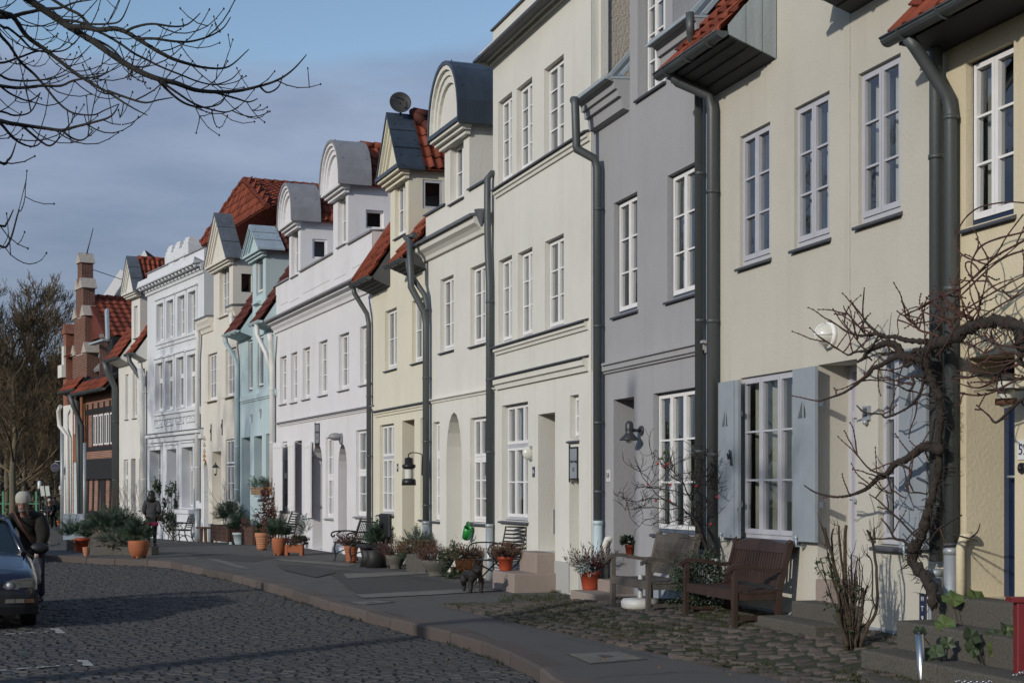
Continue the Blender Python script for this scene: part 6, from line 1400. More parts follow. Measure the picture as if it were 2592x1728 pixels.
def plant_in(e, R_, z, parts, seed=1):
    """parts: (kind, material, height, count, spread)"""
    r = random.Random(seed)
    for kind, m, hh, n, sp in parts:
        n = int(n * (1.7 if kind in ('conifer', 'heather', 'leaves', 'silver') else 1))
        b = MB(); c = (0, 0, z + hh * .45)
        if kind == 'conifer': needles(b, (0, 0, z + hh * .35), (R_ * sp, R_ * sp, hh * .75), n, r, .17 if hh < .5 else .22, .35); nm = 'conifer_sprays'
        elif kind == 'leaves': foliage(b, c, (R_ * sp, R_ * sp, hh * .55), n, .06, .035, r); nm = 'leaves'
        elif kind == 'silver': foliage(b, c, (R_ * sp, R_ * sp, hh * .5), n, .07, .022, r, .3, 2); nm = 'silver_leaves'
        elif kind == 'heather':
            for _ in range(n):
                a = r.uniform(0, 6.28); q = R_ * sp * r.random() ** .5; o = Vector((math.cos(a) * q, math.sin(a) * q, z)); d = Vector((math.cos(a) * q * .9 / max(.05, R_), math.sin(a) * q * .9 / max(.05, R_), 1.1)) + rvec(r) * .35; l = hh * r.uniform(.55, 1.1)
                for i in range(5): leafq(b, o + d.normalized() * l * (.25 + .17 * i), d + rvec(r) * .9, rvec(r), l * .22, .016)
                leafq(b, o, d, rvec(r), l, .008)
            nm = 'heather_spikes'
        elif kind == 'flowers':
            for _ in range(n):
                v = rvec(r); v.z = abs(v.z) * .7 + .25; o = Vector((v.x * R_ * sp, v.y * R_ * sp, z + v.z * hh))
                for k in range(5): a = k * 1.257; leafq(b, o, Vector((math.cos(a), math.sin(a) - .3, .35)), Vector((0, 0, 1)), .035, .03)
            nm = 'blossoms'
        elif kind == 'twigs':
            for _ in range(n): grow(b, Vector((r.uniform(-.5, .5) * R_, r.uniform(-.5, .5) * R_, z)), Vector((r.uniform(-.5, .5) * sp, r.uniform(-.5, .5) * sp, 1)), hh * .5, .012, 2, r, .5, (2, 3), .5, .05, .62, 4, .004)
            nm = 'twigs'
        elif kind == 'column': foliage(b, (0, 0, z + hh * .5), (R_ * sp, R_ * sp, hh * .56), n, .08, .045, r, -.3, 1, .1); nm = 'dead_leaves'
        o = b.build(nm, m, e)
    return e
# -- left group round the planter peninsula
def trough(px0, px1, ytop, ybase, dep, m, label, name='planter_trough', wood=False, legs=False, cat='planter', rz=0.0):
    a, c = gpf(px0, ybase), gpf(px1, ybase); Y = a.y; hgt = (ybase - ytop) * Y / F; w = (c - a).length; e = empty(name, (a + c) / 2 + Vector((0, dep / 2, 0)), rz, label, cat); t = .05; L = .07 if legs else 0
    for (x0, x1, y0, y1) in ((-w / 2, w / 2, -dep / 2, -dep / 2 + t), (-w / 2, w / 2, dep / 2 - t, dep / 2), (-w / 2, -w / 2 + t, -dep / 2 + t, dep / 2 - t), (w / 2 - t, w / 2, -dep / 2 + t, dep / 2 - t)):
        if wood:
            n = 3
            for i in range(n): b = MB(); b.box(x0, x1, y0, y1, L + (hgt - L) * i / n + .004, L + (hgt - L) * (i + 1) / n - .004); b.build('plank', m, e)
        else: b = MB(); b.box(x0, x1, y0, y1, L, hgt); bevel(b.build('side', m, e), .008)
    if wood or legs:
        for sx in (-1, 1):
            for sy in (-1, 1): b = MB(); b.box(sx * (w / 2 + .012), sx * (w / 2 - .06), sy * (dep / 2 + .012), sy * (dep / 2 - .06), 0, hgt + (.03 if wood else -.02)); b.build('leg', m, e)
    b = MB(); b.box(-w / 2 + t, w / 2 - t, -dep / 2 + t, dep / 2 - t, L, hgt - .06); b.build('soil', SOIL, e)
    return e, w, hgt
e, w, hh = trough(228, 384, 1383, 1405, .75, CONC, 'long exposed-aggregate concrete trough of evergreens on the kerb peninsula')
plant_in(e, .5, hh, [('conifer', CONIF, .40, 170, 1.5), ('leaves', GRASS, .2, 300, 1.3)], 3)
e2, w2, h2 = trough(222, 330, 1348, 1385, .5, WOODG, 'weathered timber planter of conifer sprays behind the concrete trough', wood=True)
plant_in(e2, .5, h2, [('conifer', CONIF, .75, 260, 1.3), ('conifer', CONIF, .5, 120, 1.6)], 4)
e3, R3, H3_ = pot(351, 1412, 53, 44, TERRA, 'big rounded terracotta bowl with a sprig of fir at the kerb corner', 'belly'); plant_in(e3, R3, H3_ * .9, [('conifer', CONIF, .55, 150, 1.15), ('conifer', LEAFY, .4, 25, 1.2)], 5)
e4, R4, H4_ = pot(208, 1397, 38, 36, TERRAP, 'upright red-orange pot with a wide rim beside the concrete trough', 'tapered'); plant_in(e4, R4, H4_ * .9, [('leaves', BOX, .22, 260, 1.0)], 6)
e5, R5, H5_ = pot(218, 1408, 18, 24, TERRAL, 'small pale terracotta pot at the end of the concrete trough', 'urn')
e5, R5, H5_ = pot(192, 1395, 14, 26, TERRAL, 'narrow pale terracotta pot half hidden behind the red-orange pot', 'tapered')
e6, w6, h6 = trough(170, 196, 1368, 1393, .4, WOODG, 'small mossy timber box of spruce at the end of the planters', wood=True); plant_in(e6, .32, h6, [('conifer', CONIF, .6, 150, 1.2)], 8)
def bush(x, y, label, parts, name='shrub', cat='shrub', h=0): p = gpf(x, y, h); e = empty(name, p, 0, label, cat); return plant_in(e, .5, 0, parts, int(x))
bush(322, 1377, 'tall bare twiggy shrub rising from the evergreens by the half-timbered house', [('twigs', TWIGB, 2.1, 9, .22), ('conifer', CONIF, .9, 170, .9)], 'twiggy_shrub')
bush(260, 1372, 'spreading low conifer behind the timber planter', [('conifer', CONIF, .95, 260, 1.5)], 'low_conifer', 'conifer')
# utility cabinet and pipes
p = gp(186, 1366); e = empty('utility_cabinet', p + Vector((0, .2, 0)), .12, 'grey-blue street cabinet before the half-timbered house', 'cabinet'); s = p.y / F
CAB = mat('grey_blue_cabinet', (.30, .35, .40), .55, .06, 4, stain=.35)
b = MB(); b.box(-27 * s, 27 * s, -.2, .2, 0, 64 * s); bevel(b.build('body', CAB, e), .02); b = MB(); b.box(-28 * s, 28 * s, -.22, .22, 64 * s, 66 * s); b.build('lid', CAB, e)
for sx in (-1, 1): b = MB(); b.box(min(sx * .02, sx * 26 * s), max(sx * .02, sx * 26 * s), -.208, -.2, .1, 62 * s); b.build('door', CAB, e)
p = gp(214, 1372); b = MB(); b.tube([(0, 0, -.1), (0, 0, 3.4)], .055, 8); o = b.build('steel_post', PIPEL, None); o.location = p; tag(o, 'thin grey steel post beside the street cabinet', 'post')
# iron garden seat with climbers
def iron_bench(p, rz, W_, label, slats=7, m=IRON, lattice=False, name='iron_bench'):
    e = empty(name, p, rz, label, 'bench'); w = W_ / 2
    for sx in (-1, 1):
        x = sx * w; b = MB(); A = [(x, -.26, 0), (x, -.22, .12), (x, -.25, .28), (x, -.22, .42)]; b.tube(spline(A, 4), .022, 6)
        b.tube(spline([(x, .30, 0), (x, .22, .2), (x, .2, .42), (x, .26, .62), (x, .36, .92), (x, .4, .95)], 4), .022, 6); b.tube(spline([(x, -.22, .42), (x, .0, .40), (x, .2, .42)], 3), .02, 6)
        b.tube(spline([(x, .27, .66), (x, .05, .68), (x, -.2, .67), (x, -.3, .64), (x, -.32, .58), (x, -.27, .55), (x, -.24, .6)], 4), .02, 6); b.tube(spline([(x, -.22, .42), (x, -.12, .5), (x, -.2, .6), (x, -.1, .66)], 4), .014, 5); b.tube(spline([(x, -.22, .15), (x, .0, .25), (x, .22, .15)], 4), .014, 5)
        b.build('side_frame', m, e)
    for i in range(5): y = -.24 + i * .1; b = MB(); b.box(-w, w, y - .035, y + .035, .42, .445); b.build('seat_slat', m, e)
    if lattice:
        b = MB(); n = 9
        f = lambda u, v: Vector((-w + .04 + (W_ - .08) * u, .24 + .13 * v, .5 + .4 * v))
        for i in range(n + 1): b.bar(f(i / n, .05), f(i / n, .95), .012, .012); b.bar(f(.0, .05 + .9 * i / n), f(1, .05 + .9 * i / n), .012, .012)
        for v in (0, 1): b.bar(f(0, v), f(1, v), .05, .03)
        b.build('lattice_back', m, e)
    else:
        for i in range(slats): t = i / (slats - 1); b = MB(); b.bar((-w, .23 + .14 * t, .52 + .40 * t), (w, .23 + .14 * t, .52 + .40 * t), .05, .018, (0, -.3, 1)); b.build('back_slat', m, e)
    return e
q = wallpos(H10, 462, 1365, .55); q.z = gz(q.y); iron_bench(q, H10.rz, .8, 'small dark slatted garden seat by the leafy climber before the neoclassical house')
p = wallpos(H10, 430, 1366, .25); p.z = gz(p.y); e = empty('evergreen_climber', p, 0, 'leafy evergreen shrub by the doorway of the neoclassical house', 'shrub'); b = MB(); r = random.Random(5)
for c, rr, n in (((.1, 0, 1.3), (.35, .3, .9), 520), ((-.55, 0, 1.25), (.25, .25, .95), 420), ((.35, -.1, 1.8), (.2, .2, .55), 260), ((-.1, .1, .6), (.6, .3, .5), 380)): foliage(b, c, rr, n, .11, .07, r)
b.build('leaves', LEAF, e); b = MB()
for i in range(6): tritube(b, spline([(r.uniform(-.3, .3), 0, 0), (r.uniform(-.5, .4), 0, .8), (r.uniform(-.6, .4), 0, 1.6)], 3), .02, .01)
b.build('stem', STEM, e)
# wooden stool, planter box, blue tub before the warm white house
q = wallpos(H9, 515, 1372, .42); e = empty('wooden_stool', q, H9.rz, 'plain brown wooden stool by the arched doorway', 'stool'); b = MB(); b.box(-.42, .42, -.17, .17, .47, .53); b.build('seat', WOODD, e)
for sx in (-1, 1): b = MB(); b.bar((sx * .34, 0, 0), (sx * .26, 0, .47), .26, .05, (0, 1, 0)); b.build('leg', WOODD, e)
def wall_box(H, px0, px1, ytop, ybase, off, dep, m, label, wood=True, cat='planter', name='planter_box', legs=True):
    s0, _ = H.loc(px0, ybase, off + dep); s1, _ = H.loc(px1, ybase, off + dep); q = H.w((s0 + s1) / 2, off + dep / 2, 0); q.z = gz(q.y); w = abs(s1 - s0); hgt = (ybase - ytop) * q.y / F; e = empty(name, q, H.rz, label, cat); t = .03
    n = max(2, int(hgt / .13)); z0 = .08 if legs else 0
    for (x0, x1, y0, y1) in ((-w / 2, w / 2, -dep / 2, -dep / 2 + t), (-w / 2, w / 2, dep / 2 - t, dep / 2), (-w / 2, -w / 2 + t, -dep / 2 + t, dep / 2 - t), (w / 2 - t, w / 2, -dep / 2 + t, dep / 2 - t)):
        for i in range(n): b = MB(); b.box(x0, x1, y0, y1, z0 + (hgt - z0) * i / n + .003, z0 + (hgt - z0) * (i + 1) / n - .003); b.build('plank', m, e)
    for sx in (-1, 1):
        for sy in (-1, 1): b = MB(); b.box(sx * (w / 2 + .015), sx * (w / 2 - .07), sy * (dep / 2 + .015), sy * (dep / 2 - .07), 0, hgt + .02); b.build('post', m, e)
    b = MB(); b.box(-w / 2 + t, w / 2 - t, -dep / 2 + t, dep / 2 - t, z0, hgt - .05); b.build('soil', SOIL, e); return e, w, hgt
e, w, hh = wall_box(H9, 534, 577, 1329, 1376, .2, .6, WOODD, 'tall brown plank planter with fir branches left of the blue tub'); plant_in(e, .42, hh, [('conifer', CONIF, .75, 240, 1.0), ('twigs', WOODL, 1.7, 2, .1)], 9)
p = gp(607, 1378); e, R_, Hh = pot(607, 1377, 38, 30, PIPEB, 'light blue oval tub on feet holding low conifers', 'tapered', 'blue_tub', 'tub'); plant_in(e, R_, Hh * .9, [('conifer', CONIF, .6, 190, 1.25), ('leaves', HEATH, .4, 160, 1.2)], 10)
for sx in (-1, 1): b = MB(); b.box(sx * .3, sx * .22, -.2, -.12, -.0, .08); b.build('foot', PIPEB, e)
e, w, hh = wall_box(H8, 612, 640, 1330, 1377, .15, .5, WOODD, 'dark brown plank planter behind the blue tub', legs=False); plant_in(e, .35, hh, [('leaves', HEATH, .35, 260, 1.1)], 11)
# flower boxes on the blue house sills
for (x0, x1, yt, yb, lb) in ((637, 662, 1233, 1252, 'brown slatted window box with fir twigs under the first window of the blue house'), (666, 691, 1232, 1251, 'brown slatted window box under the second window of the blue house, beside the white shutter')):
    s0, z1 = H8.loc(x0, yt, .22); s1, z0 = H8.loc(x1, yb, .22); q = H8.w((s0 + s1) / 2, .12, z0); w = s1 - s0; e = empty('window_box', q, H8.rz, lb, 'window box', 'window boxes of the blue house')
    for i in range(3): b = MB(); b.box(-w / 2 - .02 * i, w / 2 + .02 * i, -.12 - .008 * i, .1, (z1 - z0) * i / 3 + .004, (z1 - z0) * (i + 1) / 3 - .004); b.build('slat', WOODL, e)
    b = MB(); needles(b, (0, 0, z1 - z0 + .03), (w * .62, .16, .26), 55, random.Random(int(x0)), .26, .3); b.build('fir_twigs', CONIF, e)
    b = MB(); b.box(-w / 2, w / 2, -.16, .12, -.12, -.08); b.build('shelf', P_BLU, e)
# -- the pots in front of the blue and white houses
e, R_, Hh = pot(663, 1392, 36, 44, TERRAL, 'pale ribbed terracotta pot with red flowers beside the iron seat end', 'ribbed'); plant_in(e, R_, Hh * .9, [('leaves', LEAF, .3, 200, 1.0), ('flowers', PETR, .3, 26, .9)], 12)
e, R_, Hh = pot(657, 1376, 26, 22, TERRA, 'terracotta pot standing behind the pot of red flowers', 'tapered'); plant_in(e, R_, Hh * .9, [('twigs', TWIGB, 1.3, 5, 1.3)], 31)
q = wallpos(H8, 682, 1375, .45); e = empty('beech_column', q, 0, 'column of dead reddish-brown leaves beside the white shutter', 'shrub'); plant_in(e, .28, 0, [('column', DEADL, 2.0, 1500, 1.0), ('twigs', TWIGB, 2.0, 5, 1.0)], 13)
e, R_, Hh = pot(706, 1405, 37, 44, TERRA, 'tall bellied terracotta pot with fir sprays beside the small trough', 'belly'); plant_in(e, R_, Hh * .9, [('conifer', CONIF, .5, 150, 1.3), ('conifer', LEAFY, .35, 20, 1.3)], 14)
e, w, hh = trough(722, 764, 1378, 1405, .35, TERRA, 'rectangular terracotta trough on feet with heather before the white house', 'terracotta_trough', False, True); plant_in(e, .26, hh, [('heather', HEATH, .25, 90, 1.0), ('leaves', LEAF, .25, 200, 1.2)], 15)
b = MB(); needles(b, (.25, .05, hh + .35), (.14, .14, .5), 55, random.Random(3), .14, .6); b.build('thuja_sprays', CONIF, e)
q = wallpos(H7, 716, 1390, .5); iron_bench(q, H7.rz, 1.1, 'black iron seat among the pots beneath the white shutters')
q = wallpos(H7, 893, 1400, .85); e = iron_bench(q, H7.rz, 1.35, 'black cast-iron bench with lattice back by the second arched doorway', lattice=True)
e, R_, Hh = pot(889, 1424, 36, 44, TERRA, 'ribbed terracotta pot of heather before the lattice-backed bench', 'ribbed'); plant_in(e, R_, Hh * .9, [('heather', HEATH, .3, 90, 1.05), ('leaves', LEAFY, .2, 60, .8)], 16)
# black slab chair
BLK = mat('black_stained_wood', (.014, .014, .015), .6, .3, 5)
q = wallpos(H6, 945, 1425, .95); e = empty('black_chair', q, H6.rz, 'heavy black wooden chair with plank back in front of the downpipe', 'chair')
b = MB(); b.box(-.42, .42, -.28, .24, .40, .47); bevel(b.build('seat', BLK, e), .02); b = MB(); b.box(-.40, .40, .22, .30, .62, 1.12); bevel(b.build('backrest', BLK, e), .04, 3); b = MB(); b.box(-.09, .09, .23, .29, .40, .64); b.build('back_post', BLK, e)
for sx in (-1, 1): b = MB(); b.lathe([(0, 0), (.15, 0), (.12, .2), (.15, .40), (0, .40)], 14, (sx * .26, 0, 0), 1, 1.5); b.build('leg', BLK, e)
e, R_, Hh = pot(960, 1434, 46, 48, TERRA, 'large ribbed terracotta pot with a young fir beside the black chair', 'ribbed'); plant_in(e, R_, Hh * .9, [('conifer', CONIF, .55, 190, 1.1), ('leaves', LEAF, .2, 120, .9)], 17)
e, R_, Hh = pot(1002, 1440, 56, 36, CONC, 'round exposed-aggregate bowl of heather left of the square concrete planter', 'bowl', 'planter_bowl', 'planter'); plant_in(e, R_, Hh * .88, [('heather', HEATH, .3, 110, 1.0), ('leaves', LEAFY, .2, 80, .6)], 18)
e, w, hh = trough(1029, 1078, 1402, 1446, .5, CONC, 'square exposed-aggregate planter between the two concrete bowls', 'square_planter'); plant_in(e, .32, hh, [('heather', HEATHB, .3, 110, 1.05), ('silver', SILVER, .16, 110, 1.0)], 19)
q = wallpos(H6, 1056, 1410, .35); e = empty('young_fir', q, 0, 'young dark fir standing against the pale yellow wall by the downpipe', 'conifer'); plant_in(e, .25, .0, [('conifer', CONIF, .85, 190, 1.0)], 32)
e, R_, Hh = pot(1107, 1459, 88, 42, CONC, 'wide exposed-aggregate bowl of heather and silver leaves, nearest of the concrete planters', 'bowl', 'planter_bowl', 'planter'); plant_in(e, R_, Hh * .88, [('heather', HEATH, .26, 120, .95), ('silver', SILVER, .18, 170, 1.0), ('heather', HEATHB, .25, 80, .8)], 20)
q = wallpos(H5, 1148, 1430, .6); e = empty('white_rose', q, 0, 'white hellebore blooming behind the brown glazed pot', 'flower'); plant_in(e, .3, 0, [('leaves', LEAF, .7, 260, 1.0), ('flowers', PETW, .85, 34, 1.0)], 21)
e, R_, Hh = pot(1183, 1463, 66, 50, GLAZE, 'big brown glazed pot with rusty heather behind the black dog', 'urn'); plant_in(e, R_, Hh * .9, [('heather', HEATHB, .3, 120, .85)], 22)
p = gp(1150, 1456); b = MB(); b.lathe([(0, 0), (.07, 0), (.09, .12), (.1, .15), (.08, .15), (0, .13)], 14); o = b.build('flower_pot', TERRA, None); o.location = p + Vector((0, .35, 0)); tag(o, 'small terracotta pot wedged between the wide bowl and the brown glazed pot', 'flower pot')
# bistro chair
def bistro(p, rz):
    e = empty('folding_chair', p, rz, 'black slatted folding chair with scrolled iron arms on the pavement', 'chair'); w = .30
    for i in range(9): t = i / 8; z = .49 + t * .50; y = .22 + .16 * t; b = MB(); b.bar((-w, y, z), (w, y, z), .042, .014, (0, -.3, 1)); b.build('back_slat', IRON, e)
    for i in range(6): y = -.26 + i * .09; b = MB(); b.box(-w, w, y - .034, y + .034, .435 - .012 * math.sin(i), .452 - .012 * math.sin(i)); b.build('seat_slat', IRON, e)
    for sx in (-1, 1):
        x = sx * (w + .01); b = MB(); b.tube(spline([(x, .36, 1.0), (x, .22, .46), (x, .05, .30), (x, -.30, .0)], 5), .014, 6); b.tube(spline([(x, -.27, .44), (x, -.2, .36), (x, .1, .22), (x, .34, .0)], 5), .014, 6); b.build('side_frame', IRON, e)
        b = MB(); b.tube(spline([(x, .30, .68), (x, .1, .72), (x, -.2, .73), (x, -.36, .70), (x, -.42, .60), (x, -.36, .52), (x, -.27, .53), (x, -.25, .60), (x, -.31, .63), (x, -.35, .58), (x, -.28, .47), (x, -.22, .42)], 5), .013, 6); b.build('armrest', IRON, e)
    for y, z in ((.25, .10), (-.22, .07), (.06, .30)): b = MB(); b.tube([(-w, y, z), (w, y, z)], .009, 6); b.build('stretcher', IRON, e)
q = wallpos(H5, 1262, 1470, .50); bistro(q, H5.rz + .25)
# watering can on a hook
s_, z_ = H5.loc(1183, 1345, .12); GRN = mat('green_plastic', (.02, .22, .045), .35, .08, 4)
e = empty('watering_can', H5.w(s_, .12, z_), H5.rz, 'bright green watering can hanging on the ivory white wall', 'watering can'); b = MB(tf=Matrix.Rotation(.6, 4, 'Y')); b.lathe([(0, -.15), (.075, -.15), (.085, -.02), (.082, .10), (.07, .10), (.07, .0)], 16); b.build('body', GRN, e)
b = MB(tf=Matrix.Rotation(.6, 4, 'Y')); b.tube(spline([(.08, 0, -.1), (.16, 0, -.02), (.2, 0, .1)], 4), .016, 8); b.build('spout', GRN, e); b = MB(tf=Matrix.Rotation(.6, 4, 'Y')); b.tube(spline([(-.08, 0, -.1), (-.13, 0, .05), (-.08, 0, .17), (0, 0, .2), (.06, 0, .1)], 4), .012, 8); b.build('handle', GRN, e); b = MB(); b.tube([(0, .12, .17), (-.02, -.02, .17)], .008, 5); b.build('hook', IRON, e)
# granite door steps
def steps(H, s0, s1, zs, ds, m, label, ext=None):
    e = empty('door_steps', H.w((s0 + s1) / 2, 0, 0), H.rz, label, 'steps'); w = (s1 - s0) / 2; z0 = -.3
    for i, (z, d) in enumerate(zip(zs, ds)):
        x0, x1 = (-w, w) if ext is None else (-w - ext[i][0], w + ext[i][1]); n = 1 if x1 - x0 < 1.3 else 2
        for k in range(n): b = MB(); b.box(x0 + (x1 - x0) * k / n + .004, x0 + (x1 - x0) * (k + 1) / n - .004, -d, .02 + .0 * i, z0 if i == 0 else zs[i - 1] - .02, z); bevel(b.build('step', m, e), .018, 2)
    return e
s0, _ = H4.loc(1352, 1400); s1, _ = H4.loc(1405, 1400); steps(H4, s0, s1, (.30, .62), (.72, .32), GRANITE, 'two pinkish granite door steps of the tall ivory house', ((.02, .08), (-.18, .0)))
s0, _ = H3.loc(1553, 1450); s1, _ = H3.loc(1606, 1450); steps(H3, s0, s1, (.20, .36), (.62, .25), GRANITE, 'low granite door steps of the grey house under the potted silver plant', ((.12, .1), (0, 0)))
s0, _ = H2.loc(2069, 1500); s1, _ = H2.loc(2169, 1500); steps(H2, s0, s1, (.32, .48), (.60, .28), GRANG, 'worn grey granite steps of the cream house beside the cut-back shrub', ((.2, .25), (.05, .1)))
b = MB(); b.box(s0 + .01, s1 - .01, -.03, .38, .36, .62) if False else b.box(s0, s0 + .32, -.02, .35, .48, .70); o = b.build('door_plinth', GRANITE, H2.root)
s0, _ = H1.loc(2420, 1500); steps(H1, s0, s0 + 2.4, (.26, .50, .72), (.95, .60, .26), GRANG, 'three lichened granite steps up to the blue door', ((.0, 0), (.0, 0), (.0, 0)))
# pots on steps
s_, _ = H4.loc(1350, 1440, .5); q = H4.w(H4.loc(1366, 1440)[0] - .02, .58, .30); e, R_, Hh = pot(0, 0, 44, 36, TERRAP, 'orange-red pot of trimmed heather on the granite steps', 'tapered', on=q); plant_in(e, R_, Hh * .9, [('heather', HEATHB, .24, 130, 1.15), ('leaves', HEATH, .22, 200, 1.25)], 23)
q = H3.w(H3.loc(1553, 1440)[0] + .02, .36, .20); e, R_, Hh = pot(0, 0, 58, 48, TERRAP, 'orange-red pot of silver leaves and dark red heather on the low steps', 'tapered', on=q); plant_in(e, R_, Hh * .9, [('silver', SILVER, .24, 340, 1.25), ('heather', DEADL, .40, 60, .9)], 24)
q = H3.w(H3.loc(1603, 1400)[0], .05, H3.loc(1603, 1412)[1]); e, R_, Hh = pot(0, 0, 26, 34, TERRAP, 'small orange pot with dark leaves hung inside the grey doorway', 'tapered', 'hanging_pot', on=q); plant_in(e, R_, Hh * .9, [('leaves', LEAF, .18, 160, 1.7)], 25)
# little wire fence
q = gp(1478, 1512); e = empty('wire_fence', q, H3.rz, 'low black wire garden fence between the ivory house and the potted silver plant', 'fence')
b = MB()
for i in range(7): b.bar((.0 + i * .055, 0, 0), (.0 + i * .055, 0, .36), .006, .006)
for z in (.03, .12, .22, .30): b.bar((0, 0, z), (.33, 0, z), .006, .006)
b.build('wire', IRON, e)
# rose bush trained by the grey pipe
q = gpf(1792, 1545); q = H3.w(H3.W - .05, .32, 0); q.z = fz(q.x, q.y)
def rose():
    r = random.Random(6); e = empty('rose_bush', q, 0, 'tangled bare rose bush with a few red hips before the grey house window', 'rose bush'); b = MB(); H = H3
    def V(x, y, d): s, z = H.loc(x, y, d); return H.w(s, d, z) - q
    K = lambda pts_, d0, d1: [V(1480 + x / 3.92, 1150 + y / 3.92, d0 + (d1 - d0) * i / (len(pts_) - 1)) for i, (x, y) in enumerate(pts_)]
    main = [([(1225, 1180), (1215, 1000), (1190, 880), (1140, 760), (1110, 680), (1050, 600), (960, 530), (870, 490)], .022, .3, .45), ([(1220, 1000), (1200, 860), (1150, 700), (1140, 610), (1200, 530), (1290, 440)], .018, .3, .3), ([(1140, 620), (1090, 520), (1020, 380), (960, 250), (870, 160), (780, 100)], .014, .32, .45), ([(1110, 680), (1060, 480), (1130, 330), (1180, 280), (1260, 350), (1320, 400)], .013, .3, .3), ([(1180, 300), (1150, 180), (1190, 60), (1230, -40)], .009, .3, .35), ([(900, 500), (800, 450), (650, 430), (500, 470), (400, 440), (360, 425)], .009, .45, .55), ([(960, 530), (820, 540), (640, 520), (500, 540), (390, 550)], .008, .45, .55), ([(870, 490), (720, 400), (590, 240), (530, 120)], .009, .45, .5), ([(1020, 400), (900, 360), (700, 330), (500, 320)], .009, .4, .5), ([(1060, 600), (940, 640), (800, 680), (660, 620)], .008, .4, .5), ([(980, 280), (860, 220), (740, 60), (650, -40)], .008, .4, .48), ([(1040, 420), (1100, 200), (1120, 50), (1110, -30)], .008, .35, .4)]
    for pts_, rad, d0, d1 in main:
        Q = spline(K(pts_, d0, d1), 4); k = len(Q); b.tube([p_ + rvec(r) * .006 for p_ in Q], [rad * (1 - .7 * i / (k - 1)) for i in range(k)], 5, False)
        for _ in range(11):
            i = r.randint(int(k * .3), k - 2); d = rvec(r); d.z = abs(d.z) * .8 + .1 if r.random() < .7 else d.z; p_ = [Q[i]]; L = r.uniform(.12, .42)
            for j in range(5): d = (d + rvec(r) * .5).normalized(); p_.append(p_[-1] + d * L / 5)
            tritube(b, p_, .005, .0028)
            for _ in range(2):
                j = r.randint(1, 4); d2 = (d + rvec(r)).normalized(); tritube(b, [p_[j], p_[j] + d2 * .06, p_[j] + d2 * .11 + Vector((0, 0, .03))], .0035, .0022)
    b.build('canes', BARK, e); h_ = MB()
    for x, y in ((626, 293), (845, 460), (828, 92), (790, 115), (1110, 312), (1315, 420), (706, 455), (1255, 690), (850, 298), (725, 88)): h_.ball(tuple(V(1480 + x / 3.92, 1150 + y / 3.92, .45)), .016, 8, 6)
    h_.build('rose_hip', PETR, e, kind='stuff'); l = MB(); foliage(l, tuple(V(1480 + 820 / 3.92, 1150 + 20 / 3.92, .45)), (.06, .06, .08), 26, .05, .03, r); l.build('leaves', LEAFY, e)
rose()
q = gpf(1745, 1558); e = empty('boxwood_bush', (q.x + .12, q.y + .25, q.z), 0, 'dark rounded boxwood bush between the grey and the brown bench', 'bush'); b = MB(); r = random.Random(3); foliage(b, (0, 0, .36), (.36, .36, .40), 3600, .035, .022, r, .2, 1, .1); b.build('leaves', BOX, e)
# cut-back shrub
def stubs():
    q = gpf(2160, 1648); e = empty('pruned_shrub', q, 0, 'hard-pruned lilac of thick sawn stems in front of the cream house door', 'shrub'); r = random.Random(12); s = q.y / F; b = MB(); tw = MB(); lf = MB()
    K = lambda pts_: [Vector(((2000 + x / 3.92 - 2160) * s, r.uniform(-.05, .05), (1648 - (1328 + y / 3.92)) * s)) for x, y in pts_]
    Ls = [([(560, 1200), (520, 800), (440, 400), (330, 30)], .03), ([(560, 1200), (560, 700), (540, 300), (545, 0)], .034), ([(600, 1200), (590, 800), (530, 450), (475, 5)], .024), ([(540, 1180), (480, 700), (420, 200), (440, 40)], .02), ([(420, 240), (380, 200), (310, 15)], .019), ([(600, 1230), (560, 900), (440, 550), (370, 275)], .022), ([(640, 1240), (640, 900), (610, 600), (620, 295)], .018), ([(650, 1240), (640, 800), (650, 500), (660, 320)], .014), ([(660, 1240), (700, 900), (740, 720), (770, 600)], .024), ([(620, 1240), (520, 950), (400, 680), (300, 330)], .012), ([(610, 1230), (470, 900), (380, 650), (260, 380)], .010), ([(690, 1250), (760, 1000), (860, 850), (850, 500), (830, 180), (770, 55)], .026), ([(830, 180), (838, 90), (840, 40)], .02), ([(832, 190), (812, 120), (808, 70)], .014), ([(850, 820), (810, 700), (825, 400), (755, 285)], .014), ([(690, 1250), (700, 1050), (770, 950), (830, 800)], .015), ([(560, 1200), (500, 1000), (470, 850)], .035), ([(640, 1230), (680, 1000), (710, 850), (715, 620)], .028)]
    Ls += [([(600 + r.uniform(-60, 60), 1230), (560 + j * 9, 900), (450 + j * 24, 500 + 60 * (j % 4)), (380 + j * 32 + r.uniform(-20, 20), 330 + 90 * (j % 5))], .012) for j in range(12)]
    for pts_, rad in Ls:
        rad *= .5; Q = spline(K(pts_), 4); k = len(Q); b.tube([p + rvec(r) * .004 for p in Q], [rad * (1.25 - .4 * i / (k - 1)) for i in range(k)], 8)
        for _ in range(6): i = r.randint(2, k - 1); d = rvec(r); d.z = abs(d.z); tritube(tw, [Q[i], Q[i] + d * .06, Q[i] + d * .10 + Vector((0, 0, .05))], .004, .002)
    b.build('stem', STEM, e); tw.build('twig', STEM, e, kind='stuff')
    for x, y in ((330, 420), (400, 520), (470, 560), (380, 700), (400, 860), (590, 1040), (640, 640), (340, 330)): foliage(lf, K([(x, y)])[0], (.05, .05, .07), 22, .045, .018, r)
    lf.build('leaves', LEAF, e)
stubs()
